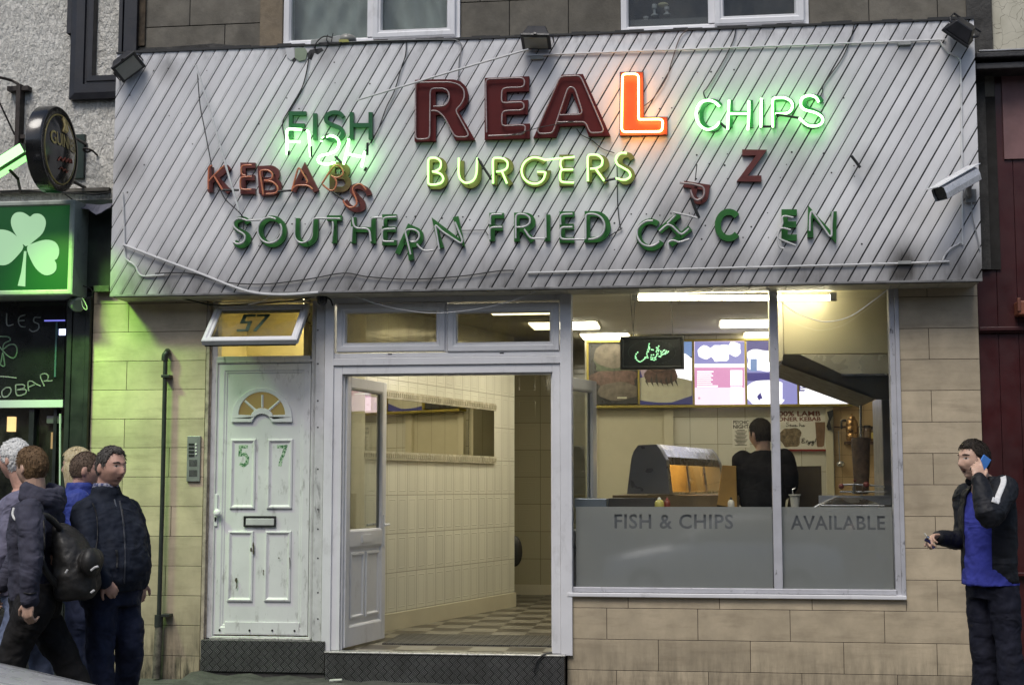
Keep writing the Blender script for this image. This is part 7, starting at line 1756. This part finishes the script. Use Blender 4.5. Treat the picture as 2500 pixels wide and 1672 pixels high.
def collar(mb): loft(mb, [(nk + UP * .0, .082, .086, f1.cross(UP), f1), (nk + UP * .065, .072, .078, f1.cross(UP), f1 + UP * .0)], 24)
def plaid(name, c1, c2):
    m, nt, b = new_mat(name); co = objco(nt); w = nt.nodes.new('ShaderNodeTexChecker'); w.inputs['Scale'].default_value = 60; nt.links.new(co, w.inputs[0]); w.inputs[1].default_value = (*c1, 1); w.inputs[2].default_value = (*c2, 1); nt.links.new(w.outputs[0], b.inputs['Base Color']); b.inputs['Roughness'].default_value = .8; return m
garment(m1, 'shirt_collar', plaid('checked_shirt', (.30, .30, .36), (.06, .07, .16)), collar, .006, 2, 0, .002)
DENIM = cloth('dark_denim', (.020, .025, .050), .35)
garment(m1, 'trousers', DENIM, lambda mb: trousers(mb, legs, hips, f1, (.108, .082, .072, .07), (.19, .16)), .009, 4, .030, .008)

# --- young man in the hooded top with a black rucksack, striding the other way
Y2 = -3.6; f2 = Vector((-1, .12, 0)).normalized()
hips = [P(86, 1474, Y2 + .1), P(84, 1474, Y2 - .12)]
shl = [P(84, 1243, -3.38), P(72, 1248, -3.84)]
arms = [[shl[0], P(48, 1352, -3.36), P(6, 1426, -3.4)], [shl[1], P(77, 1362, -3.93), P(71, 1466, -3.95)]]
legs = [[hips[0], P(150, 1590, Y2 + .1), P(238, 1752, Y2 + .12)], [hips[1], P(36, 1585, Y2 - .12), P(-6, 1800, Y2 - .12)]]
nk = P(88, 1212, Y2)
m2, M = person('young man in a grey blue hooded top carrying a black rucksack', P(78, 1143, Y2), (-.90, .42, -.02), .97, SKIN,
    dict(neck=nk, shoulders=shl, hips=hips, arms=arms, legs=legs, footdir=(-1, 0), hands=[dict(d=(-.5, -.1, -.8), nrm=(.4, 0, -.3), side=1, curl=(35, 45, 40)), dict(d=(-.08, -.02, -1), nrm=(.35, .9, 0), side=-1, curl=(40, 60, 40), s=1.02)],
         hair=dict(mat=hairmat('auburn_hair', (.07, .042, .02), (.20, .125, .065)), front=.062, side=-.008, back=-.07, thick=.011, quiff=.012, rough=.3, seed=8, tuft=.005)), 'people walking past the pub')
HOOD = cloth('grey_blue_marl', (.050, .050, .072), .22)
top, bot = P(90, 1228, Y2), P(86, 1462, Y2)
def hd2(mb):
    loft(mb, trunk_rings(top, bot, f2, [(-.03, .085, .085, 0), (.04, .165, .11, 0), (.13, .205, .118, 0), (.35, .205, .125, .005), (.6, .19, .118, .005), (.85, .185, .118, 0), (1.0, .18, .115, 0)]), 30)
    for A in arms: limb(mb, [A[0] - UP * .01, A[1], A[2]], [.082, .066, .046])
    # thick folded hood lying on the shoulders
    s_ = f2.cross(UP)
    for k in range(3): mb.tube([nk + s_ * (.12 * math.cos(a)) - f2 * (.02 + .105 * math.sin(a)) + UP * (.0 + .025 * k - .03 * math.sin(a)) for a in [math.pi * i / 12 for i in range(-1, 14)]], .042 - .006 * k, 10)
    mb.ell(P(118, 1238, Y2), (.085, .10, .055), None, 16, 10)
garment(m2, 'hooded_top', HOOD, hd2, .009, 3, .026, .012)
MB().tube(catmull([P(34, 1240, -3.86), P(31, 1255, -3.88), P(38, 1268, -3.9), P(50, 1274, -3.9)], 5), .0075, 8).build('drawstring', pm('white_cord', (.6, .6, .58), .8), m2, smooth=True)
garment(m2, 'trousers', cloth('black_trousers', (.014, .013, .013), .25), lambda mb: trousers(mb, legs, hips, f2, (.112, .085, .072, .07), (.165, .135)), .009, 4, .030, .008)
# rucksack
bp = empty('rucksack', P(190, 1465, Y2), 'black rucksack with pale zip pulls on the hooded young man\'s back', 'rucksack')
RUCK = pm('black_nylon', (.016, .015, .014), .55, var=.35, vs=12, bmp=.3, bs=60, bd=.004)
def rk(mb):
    s_ = Vector((.1, 1, 0)); 
    def ring(x, y, hw, hd): 
        c = P(x, y, Y2 - .02); return (c, hd, hw, Vector((0, 1, 0)), Vector((1, 0, 0)))
    loft(mb, [ring(146, 1276, .02, .07), ring(157, 1290, .05, .11), ring(170, 1320, .085, .135), ring(182, 1360, .105, .15), ring(188, 1400, .122, .155), ring(188, 1435, .12, .15), ring(182, 1458, .10, .135), ring(178, 1464, .07, .1)], 26)
    mb.ell(P(222, 1374, Y2 - .05), (.055, .12, .085), None, 18, 12)
rb = MB(); rk(rb); rb = rb.build('bag_body', RUCK, bp); remesh(rb, .008, 3, .022, .008)
MB().ell(P(222, 1372, Y2 - .12), (.05, .075, .08), None, 18, 12).build('front_pocket', RUCK, bp, smooth=True)
wz = pm('pale_zip_pull', (.6, .6, .6), .4)
for a_, b_ in (((160, 1398), (165, 1390)), ((222, 1392), (232, 1384)), ((232, 1384), (240, 1382)), ((222, 1446), (230, 1440))): MB().tube([P(*a_, Y2 - .2), P(*b_, Y2 - .2)], .006, 6).build('zip_pull', wz, bp)
MB().tube(catmull([P(148, 1290, Y2 - .12), P(118, 1262, Y2 - .2), P(98, 1262, Y2 - .24), P(88, 1300, Y2 - .26), P(106, 1380, Y2 - .24), P(140, 1432, Y2 - .14)], 6), .018, 8).build('shoulder_strap', RUCK, bp, smooth=True)

# --- white haired man beyond them
Y3 = -3.0; f3 = Vector((-.85, .5, 0)).normalized()
hips = [P(72, 1450, Y3 + .1), P(66, 1450, Y3 - .1)]
shl = [P(84, 1218, Y3 + .18), P(44, 1226, Y3 - .17)]
arms = [[shl[0], P(96, 1330, Y3 + .2), P(80, 1420, Y3 + .12)], [shl[1], P(18, 1330, Y3 - .2), P(-14, 1410, Y3 - .22)]]
legs = [[hips[0], P(96, 1580, Y3 + .1), P(112, 1790, Y3 + .1)], [hips[1], P(20, 1570, Y3 - .1), P(-22, 1790, Y3 - .1)]]
nk = P(62, 1196, Y3)
m3, M = person('white haired man in a lilac grey shirt partly hidden by the hooded youth', P(36, 1124, Y3), (-.93, .28, 0), 1.0, SKINR,
    dict(neck=nk, shoulders=shl, hips=hips, arms=arms, legs=legs, footdir=(-1, 0), vox=.006, hands=[dict(d=(-.3, 0, -1), nrm=(0, -1, 0)), dict(d=(-.4, 0, -.9), nrm=(.5, 0, -.3), side=-1)],
         hair=dict(mat=hairmat('white_hair', (.50, .50, .48), (.78, .78, .76)), front=.066, recede=.02, side=-.02, back=-.07, thick=.017, rough=.5, seed=3, tuft=.010)), 'people walking past the pub')
top, bot = P(64, 1204, Y3), P(68, 1450, Y3)
def sh3(mb):
    loft(mb, trunk_rings(top, bot, f3, [(-.02, .08, .08, 0), (.05, .16, .105, 0), (.14, .205, .12, 0), (.4, .205, .14, .02), (.7, .20, .15, .03), (1.0, .195, .14, .02)]), 28)
    for A in arms: limb(mb, [A[0] - UP * .01, A[1], A[2]], [.085, .066, .048])
garment(m3, 'shirt', cloth('lilac_grey_shirt', (.16, .155, .22), .2), sh3, .009, 4, .028, .010)
garment(m3, 'trousers', cloth('pale_denim', (.14, .17, .26), .3), lambda mb: trousers(mb, legs, hips, f3, (.10, .076, .068, .068)), .010, 4, .030, .008)

# --- fair haired woman
Y4 = -2.0; f4 = Vector((-1, .05, 0)).normalized()
hips = [P(196, 1425, Y4 + .1), P(196, 1425, Y4 - .1)]; shl = [P(196, 1228, Y4 + .17), P(196, 1228, Y4 - .17)]
arms = [[shl[0], P(200, 1320, Y4 + .2), P(190, 1400, Y4 + .2)], [shl[1], P(200, 1320, Y4 - .2), P(190, 1400, Y4 - .2)]]
legs = [[hips[0], P(190, 1560, Y4 + .1), P(205, 1730, Y4 + .1)], [hips[1], P(188, 1560, Y4 - .1), P(180, 1730, Y4 - .1)]]
nk = P(196, 1200, Y4); hc4 = P(188, 1139, Y4)
m4, M = person('woman with long straight fair hair seen past the short haired man in blue', hc4, (-1, .06, 0), .97, SKIN,
    dict(neck=nk, shoulders=shl, hips=hips, arms=arms, legs=legs, footdir=(-1, 0), vox=.007, hands=[dict(d=(0, 0, -1), nrm=(0, -1, 0)), dict(d=(0, 0, -1), nrm=(0, 1, 0))]), 'people walking past the pub')
FAIR = hairmat('fair_hair', (.34, .27, .13), (.62, .54, .36))
def fh(mb):
    st = dict(front=.070, side=-.03, back=-.11, thick=.022, rough=.2, seed=6); add_hair(mb, hc4, M, .98, st)
    for i in range(26):
        an = R(62 + 236 * i / 25); x, y = math.sin(an) * .083, math.cos(an) * .105
        p0 = hc4 + M @ Vector((x * .8, y * .8 - .005, .055)); p1 = hc4 + M @ Vector((x * 1.12, y * 1.06 - .012, -.02)); p2 = hc4 + M @ Vector((x * 1.05, y * 1.0 - .02, -.12)); p3 = hc4 + M @ Vector((x * 1.0, y * .95 - .025, -.185 - .02 * math.sin(i * 2.1)))
        mb.tube(catmull([p0, p1, p2, p3], 4), [.016] * 9 + [.013, .011, .009, .005], 8)
hb = MB(); fh(hb); hb.build('hair', FAIR, m4, smooth=True)
top, bot = P(196, 1212, Y4), P(196, 1430, Y4)
def cw(mb):
    loft(mb, trunk_rings(top, bot, f4, [(-.02, .075, .07, 0), (.05, .14, .09, 0), (.14, .18, .10, 0), (.35, .175, .115, .02), (.6, .155, .10, 0), (1.0, .18, .125, 0)]), 26)
    for A in arms: limb(mb, [A[0], A[1], A[2]], [.07, .055, .042])
garment(m4, 'coat', cloth('teal_coat', (.035, .075, .085), .2), cw, .010, 4, .02)
garment(m4, 'trousers', DENIM, lambda mb: trousers(mb, legs, hips, f4, (.09, .066, .05, .045), (.165, .125)), .010, 4, .02)

# --- short haired man in the bright blue jacket
Y5 = -2.55; f5 = Vector((.95, -.1, 0)).normalized()
hips = [P(205, 1440, Y5 - .1), P(205, 1440, Y5 + .1)]; shl = [P(188, 1226, Y5 - .19), P(200, 1222, Y5 + .18)]
arms = [[shl[0], P(182, 1325, Y5 - .22), P(196, 1410, Y5 - .2)], [shl[1], P(200, 1325, Y5 + .22), P(214, 1410, Y5 + .2)]]
legs = [[hips[0], P(182, 1570, Y5 - .1), P(190, 1760, Y5 - .1)], [hips[1], P(226, 1565, Y5 + .1), P(252, 1760, Y5 + .1)]]
nk = P(196, 1204, Y5)
m5, M = person('short haired man in a bright blue jacket behind the man in navy', P(210, 1149, Y5), (.90, .36, 0), .98, SKINR,
    dict(neck=nk, shoulders=shl, hips=hips, arms=arms, legs=legs, vox=.006, hands=[dict(d=(.1, 0, -1), nrm=(0, 1, 0)), dict(d=(.1, 0, -1), nrm=(0, -1, 0))],
         hair=dict(mat=hairmat('cropped_hair', (.07, .05, .035), (.15, .105, .075)), front=.07, side=-.015, back=-.05, thick=.006, rough=.3, seed=2, tuft=.003)), 'people walking past the pub')
top, bot = P(192, 1212, Y5), P(205, 1440, Y5)
def bj(mb):
    loft(mb, trunk_rings(top, bot, f5, [(-.05, .085, .085, 0), (.04, .165, .12, 0), (.13, .21, .13, 0), (.4, .215, .15, .02), (.7, .21, .15, .03), (1.0, .20, .145, .02)]), 28)
    for A in arms: limb(mb, [A[0], A[1], A[2]], [.088, .07, .052])
    loft(mb, [(nk - UP * .03, .10, .10, f5.cross(UP), f5), (nk + UP * .07, .085, .088, f5.cross(UP), f5)], 20)
garment(m5, 'jacket', cloth('bright_blue_nylon', (.035, .055, .26), .12, rough=.6), bj, .009, 4, .024, .008)
garment(m5, 'trousers', cloth('mid_denim', (.045, .055, .105), .35), lambda mb: trousers(mb, legs, hips, f5, (.105, .08, .07, .068)), .010, 4, .03)

# --- man on the phone
Y6 = -2.1; f6 = Vector((-.74, -.67, 0)).normalized()
hips = [P(2396, 1432, Y6 + .07), P(2448, 1432, Y6 - .07)]
shl = [P(2360, 1208, -1.92), P(2450, 1192, -2.28)]
arms = [[shl[0], P(2352, 1312, -1.98), P(2292, 1311, -2.22)], [shl[1], P(2414, 1258, -2.52), P(2391, 1173, -2.44)]]
legs = [[hips[0], P(2400, 1570, Y6 + .05), P(2412, 1738, Y6 + .06)], [hips[1], P(2462, 1568, Y6 - .08), P(2484, 1742, Y6 - .12)]]
nk = P(2404, 1180, Y6); hc6 = P(2378, 1124, Y6 - .05)
hdir = P(2394, 1145, -2.40) - P(2391, 1173, -2.44)
m6, M = person('shouting man in a dark track jacket and blue shirt holding a phone to his ear', hc6, (-.86, -.51, -.02), 1.04, SKIN,
    dict(neck=nk, shoulders=shl, hips=hips, arms=arms, legs=legs, open=.7, nod=2, hands=[dict(d=P(2262, 1312, -2.3) - P(2292, 1311, -2.22), nrm=(.1, -.55, -.7), side=-1, curl=(40, 55, 40), thumb=(35, 50)), dict(d=hdir + Vector((-.02, .0, .02)), nrm=Vector((-.15, .95, .1)), side=-1, curl=(25, 40, 30), ext=[(5, 12, 10), (22, 40, 30), (30, 45, 35), (35, 50, 40)], thumb=(30, 40))],
         hair=dict(mat=hairmat('dark_brown_hair', (.010, .008, .006), (.04, .03, .022)), front=.064, side=-.002, back=-.055, thick=.008, quiff=.009, rough=.25, seed=5, tuft=.003, sidethick=.4)))
TEE = cloth('royal_blue_cotton', (.05, .06, .34), .12); TRK = cloth('black_track_jacket', (.013, .014, .018), .2, rough=.6)
top, bot = P(2408, 1186, Y6), P(2420, 1420, Y6); s6 = f6.cross(UP)
def tee(mb): loft(mb, trunk_rings(top, bot, f6, [(-.0, .07, .065, 0), (.06, .13, .085, 0), (.16, .165, .10, 0), (.4, .168, .112, .012), (.7, .168, .122, .015), (1.03, .184, .15, .012)]), 28)
garment(m6, 't_shirt', TEE, tee, .008, 4, .026, .006)
TR = trunk_rings(top, bot, f6, [(-.035, .085, .08, 0), (.05, .155, .095, 0), (.14, .195, .115, 0), (.4, .195, .132, .005), (.7, .188, .135, .01), (.9, .185, .135, .01), (1.0, .184, .134, .01)])
mb = MB(); loft(mb, TR, 40, 32, 326, False); jt = mb.build('jacket', TRK, m6, smooth=True)
md = jt.modifiers.new('sub', 'SUBSURF'); md.levels = md.render_levels = 2
for k, t in ((.03, CLD), (.008, CLD2)): md = jt.modifiers.new('folds', 'DISPLACE'); md.texture = t; md.strength = k; md.texture_coords = 'LOCAL'
md = jt.modifiers.new('thick', 'SOLIDIFY'); md.thickness = .012
def slv(A, r): 
    return lambda mb: limb(mb, [A[0] - UP * .005, A[1], A[2]], r)
garment(m6, 'jacket_sleeve', TRK, slv(arms[0], [.085, .070, .046]), .008, 3, .020, .010)
garment(m6, 'jacket_sleeve', TRK, slv(arms[1], [.088, .076, .050]), .008, 3, .022, .010)
garment(m6, 'jacket_collar', TRK, lambda mb: mb.tube([nk + s6 * (.09 * math.sin(a)) + f6 * (.085 * math.cos(a)) + UP * .015 for a in [R(50 + 260 * i / 14) for i in range(15)]], .03, 10), .007, 3, .006)
from mathutils.bvhtree import BVHTree
def lay_on(objs, pix, hw, name, mat, parent, lift=.004, n=14):
    """a cloth strip sewn on the garments' real surface along a pixel path"""
    dg = bpy.context.evaluated_depsgraph_get(); dg.update(); trees = [(BVHTree.FromObject(o, dg), o) for o in objs]
    cc = Vector((0, CY, CH)); path = catmull([(x, y, 0) for x, y in pix], n); rows = []
    for i, p in enumerate(path):
        t = (path[min(i + 1, len(path) - 1)] - path[max(i - 1, 0)]).normalized(); q = Vector((-t.y, t.x, 0)); row = []
        for k in range(5):
            w = p + q * hw * (k / 2 - 1); d_ = (P(w.x, w.y, 0) - cc).normalized(); best = None
            for tr, o in trees:
                lo = org(o.parent) if o.parent else o.location
                h = tr.ray_cast(cc - lo, d_)
                if h[0] is not None and (best is None or h[3] < best[1]): best = (h[0] + lo, h[3])
            row.append(best[0] - d_ * lift if best else None)
        if all(v is not None for v in row): rows.append(row)
    mb = MB(); mb.add([v for r_ in rows for v in r_], [(i * 5 + k, i * 5 + k + 1, i * 5 + k + 6, i * 5 + k + 5) for i in range(len(rows) - 1) for k in range(4)])
    o = mb.build(name, mat, parent, smooth=True, fix=False); md = o.modifiers.new('thick', 'SOLIDIFY'); md.thickness = .006; md.offset = 0
    return o
WSTR = pm('white_stripe', (.66, .66, .66), .7, var=.08, vs=40)
SEAM = pm('jacket_seam', (.03, .034, .045), .5)
jm1 = [c_ for c_ in m1.children if c_.name.startswith('jacket')]
lay_on(jm1, [(292, 1222), (299, 1260), (304, 1310), (306, 1370), (303, 1424)], 1.6, 'zip_placket', SEAM, m1, .003)
lay_on(jm1, [(284, 1342), (287, 1362), (286, 1386)], 2.2, 'pocket_welt', RUBBER, m1, .003)
lay_on(jm1, [(226, 1228), (236, 1260), (238, 1310), (232, 1350)], 1.0, 'sleeve_seam', RUBBER, m1, .002)
jm2 = [c_ for c_ in m2.children if c_.name.startswith('hooded')]
lay_on(jm2, [(106, 1270), (108, 1330), (106, 1400)], 1.0, 'side_seam', RUBBER, m2, .002)
lay_on(jm2, [(58, 1446), (72, 1449), (88, 1446)], 1.4, 'cuff_seam', RUBBER, m2, .002)
slo = [c_ for c_ in m6.children if c_.name.startswith('jacket')]
lay_on(slo, [(2424, 1158), (2436, 1155), (2447, 1160), (2450, 1176), (2443, 1196), (2436, 1214), (2434, 1226)], 7, 'white_stripe', WSTR, m6)
lay_on(slo, [(2422, 1219), (2431, 1222), (2440, 1225)], 6, 'white_patch', WSTR, m6, n=4)
garment(m6, 'trousers', cloth('dark_indigo_denim', (.011, .012, .022), .3), lambda mb: trousers(mb, legs, hips, f6, (.098, .080, .082, .090), (.165, .135)), .009, 4, .03, .008)
ph_ = empty('mobile_phone', P(2397, 1142, -2.38), 'blue mobile phone pressed to the shouting man\'s ear', 'phone')
pc0 = hc6 + M @ Vector((-.094, .018, -.028)) * 1.04; pu = (M @ Vector((-.10, -.55, .83))).normalized(); pn = (M @ Vector((-1, .1, .0))).normalized(); pn = (pn - pu * pn.dot(pu)).normalized(); pw = pu.cross(pn)
Mp = Matrix((pw, pu, pn)).transposed()
def obox(c, Mx, h): return [c + Mx @ Vector((x * h[0], y * h[1], z * h[2])) for x, y, z in ((-1, -1, -1), (1, -1, -1), (1, 1, -1), (-1, 1, -1), (-1, -1, 1), (1, -1, 1), (1, 1, 1), (-1, 1, 1))]
BF = [(0, 1, 5, 4), (1, 2, 6, 5), (2, 3, 7, 6), (3, 0, 4, 7), (4, 5, 6, 7), (3, 2, 1, 0)]
MB().add(obox(pc0, Mp, (.030, .058, .006)), BF).build('phone_case', pm('phone_blue', (.07, .22, .60), .35), ph_, bevel=.003)
MB().add(obox(pc0 - pn * .0072, Mp, (.027, .052, .001)), BF).build('screen', RUBBER, ph_)
lg_ = empty('lighter', P(2270, 1330, -2.3), 'dark blue lighter hanging from the phone man\'s outstretched hand', 'lighter')
MB().tube([P(2258, 1316, -2.31), P(2268, 1320, -2.31), P(2280, 1338, -2.31)], .011, 8).build('body', pm('lighter_blue', (.02, .02, .08), .35), lg_, smooth=True); MB().tube([P(2262, 1310, -2.32), P(2268, 1313, -2.32)], .009, 8).build('cap', STEEL, lg_)
tag(MB().tube([P(2257, 1301, -2.3), P(2262, 1308, -2.3)], .005, 8).build('cigarette', pm('cigarette_white', (.6, .58, .5), .8)), 'cigarette end between the fingers of the outstretched hand', 'cigarette')

# --- cook seen from behind
Y7 = 1.05; f7 = Vector((-.25, .97, 0)).normalized()
hips = [P(1905, 1290, Y7), P(1828, 1290, Y7)]; shl = [P(1915, 1120, Y7), P(1813, 1124, Y7)]
arms = [[shl[0], P(1928, 1180, Y7 + .02), P(1900, 1232, Y7 + .22)], [shl[1], P(1804, 1185, Y7 + .02), P(1812, 1225, Y7 + .2)]]
legs = [[hips[0], hips[0] - UP * .42, hips[0] - UP * .80], [hips[1], hips[1] - UP * .42, hips[1] - UP * .80]]
nk = P(1862, 1106, Y7)
m7, M = person('cook in a black top with his back to the shop window', P(1857, 1061, Y7 + .02), (-.62, .78, -.12), 1.12, SKIN,
    dict(neck=nk, shoulders=shl, hips=hips, arms=arms, legs=legs, footdir=f7, vox=.006, hands=[dict(d=(-.3, .8, -.4), nrm=(0, 0, -1), side=-1), dict(d=(.3, .8, -.4), nrm=(0, 0, -1))],
         hair=dict(mat=hairmat('black_cropped_hair', (.012, .010, .008), (.05, .042, .034)), front=.07, side=-.015, back=-.06, thick=.008, rough=.3, seed=7, tuft=.003)))
top, bot = P(1862, 1110, Y7), P(1866, 1290, Y7)
def ck_(mb):
    loft(mb, trunk_rings(top, bot, f7, [(-.06, .07, .07, 0), (.06, .16, .10, 0), (.16, .21, .13, 0), (.4, .20, .135, 0), (.7, .19, .14, .02), (1.0, .20, .15, .03)]), 28)
    limb(mb, [shl[0], arms[0][1], arms[0][1] * .5 + arms[0][2] * .5], [.09, .075, .055]); limb(mb, [shl[1], arms[1][1], arms[1][1] * .7 + arms[1][2] * .3], [.09, .072, .058])
garment(m7, 'black_top', cloth('black_cotton', (.012, .012, .013), .2), ck_, .009, 4, .022, .006)
garment(m7, 'trousers', cloth('black_trousers_cook', (.012, .012, .012), .2), lambda mb: trousers(mb, legs, hips, f7), .011, 3, .02)
# ---------------------------------------------------------------- the far side of the street, seen only as reflections
mb = MB(); mb.box(-45, 45, -24, -20, -.12, 8.5, tone=.5, mi=0)
for i in range(-14, 15):
    for z in (.6, 3.6, 6.2): mb.box(i * 3 + .2, i * 3 + 1.5 + (.9 if z < 1 else 0), -20.0, -19.96, z, z + 1.7, mi=1)
    mb.box(i * 3 - .2, i * 3 - .05, -20.0, -19.9, -.1, 8.4, mi=2)
tag(mb.box(-45, 45, -20, -16.2, -.119, -.0, mi=2).build('street_backdrop', [pm('far_brick', (.16, .10, .075), .9, var=.25, vs=1), pm('far_panes', (.03, .035, .04), .1), pm('far_stone', (.2, .19, .17), .8)]), kind='structure')
# ---------------------------------------------------------------- silver cars: one passing close to the camera, one behind it
CYc = -6.35
car = empty('passing_car', (-3.8, CYc, -.12), 'pale silver car whose bonnet edge cuts the lowest corner before the pedestrians', 'car', 'silver cars in the street')
SILV = pm('silver_car_paint', (.60, .60, .62), .3, metal=.15, var=0, coat=.6); CGL = pm('dark_car_glass', (.02, .022, .025), .08, coat=.5)
def car_ring(x, zt, hw, zb, e=.7):
    pts = []
    for k in range(20):
        a = 2 * math.pi * k / 20; c_, s_ = math.cos(a), math.sin(a)
        yy = hw * math.copysign(abs(c_) ** e, c_); zm, hh = (zt + zb) / 2, (zt - zb) / 2
        pts.append((x, CYc + yy, zm + hh * math.copysign(abs(s_) ** e, s_)))
    return pts
def skin_rings(mb, rings):
    n = len(rings[0]); base = len(mb.v)
    for r_ in rings: mb.v += [Vector(p) for p in r_]
    for i in range(len(rings) - 1):
        for j in range(n): mb.f.append([base + i * n + j, base + i * n + (j + 1) % n, base + (i + 1) * n + (j + 1) % n, base + (i + 1) * n + j]); mb.t.append(.5); mb.m.append(0)
    for b_ in (base, base + (len(rings) - 1) * n): mb.f.append([b_ + j for j in range(n)]); mb.t.append(.5); mb.m.append(0)
    return mb
x0 = -1.82
body = [(0, .48, .55, .2), (-.05, .60, .66, .14), (-.2, .72, .76, .08), (-.5, .80, .81, .06), (-.8, .86, .83, .06), (-1.1, .92, .84, .06), (-1.35, .965, .845, .06), (-2.0, .99, .85, .06), (-3.0, .99, .85, .06), (-3.7, .97, .83, .08), (-4.0, .88, .78, .14), (-4.1, .7, .7, .22)]
skin_rings(MB(), [car_ring(x0 + x, zt - .02, hw, zb, .55) for x, zt, hw, zb in body]).build('body', SILV, car, smooth=True)
roof = [(-1.15, .95, .66), (-1.6, 1.2, .64), (-1.95, 1.33, .61), (-2.6, 1.37, .60), (-3.2, 1.33, .60), (-3.75, 1.12, .62), (-3.95, .95, .64)]
skin_rings(MB(), [car_ring(x0 + x, zt, hw, .85, .6) for x, zt, hw in roof]).build('windows', CGL, car, smooth=True)
skin_rings(MB(), [car_ring(x0 + x, zt, hw, zb, .6) for x, zt, hw, zb in ((-1.85, 1.30, .50, 1.26), (-2.0, 1.37, .60, 1.30), (-2.6, 1.40, .61, 1.32), (-3.2, 1.365, .60, 1.29), (-3.4, 1.29, .52, 1.25))]).build('roof', SILV, car, smooth=True)
TYRE = pm('tyre', (.02, .02, .02), .8); RIM = pm('alloy', (.4, .4, .42), .3, metal=.8)
for wx in (-.75, -3.3):
    for sy in (-1, 1):
        c = Vector((x0 + wx, CYc + sy * .78, .19)); w = MB().lathe(c, [(.20, -.1), (.29, -.1), (.31, -.07), (.31, .07), (.29, .1), (.20, .1)], (0, 1, 0), 28).build('wheel', TYRE, car, smooth=True)
        MB().lathe(c, [(.19, -.105), (.19, .105)], (0, 1, 0), 20).build('rim', RIM, w)
for sy in (-1, 1):
    MB().ell((x0 - .14, CYc + sy * .58, .60), (.12, .15, .075), None, 16, 10).build('headlight', pm('headlamp_glass', (.5, .5, .52), .1, coat=.6), car, smooth=True)
    MB().ell((x0 - 1.55, CYc + sy * .92, 1.0), (.07, .10, .07), None, 14, 8).build('wing_mirror', SILV, car, smooth=True)
MB().box(x0 - .02, x0 + .004, CYc - .26, CYc + .26, .36, .46).build('number_plate', pm('plate_white', (.6, .6, .58), .5), car)
c2 = copy_tree(car); c2.location = (.3, -14.3, -.12); c2.rotation_euler = (0, 0, R(180)); c2['label'] = 'silver car mirrored as pale streaks in the frosted lower window band'
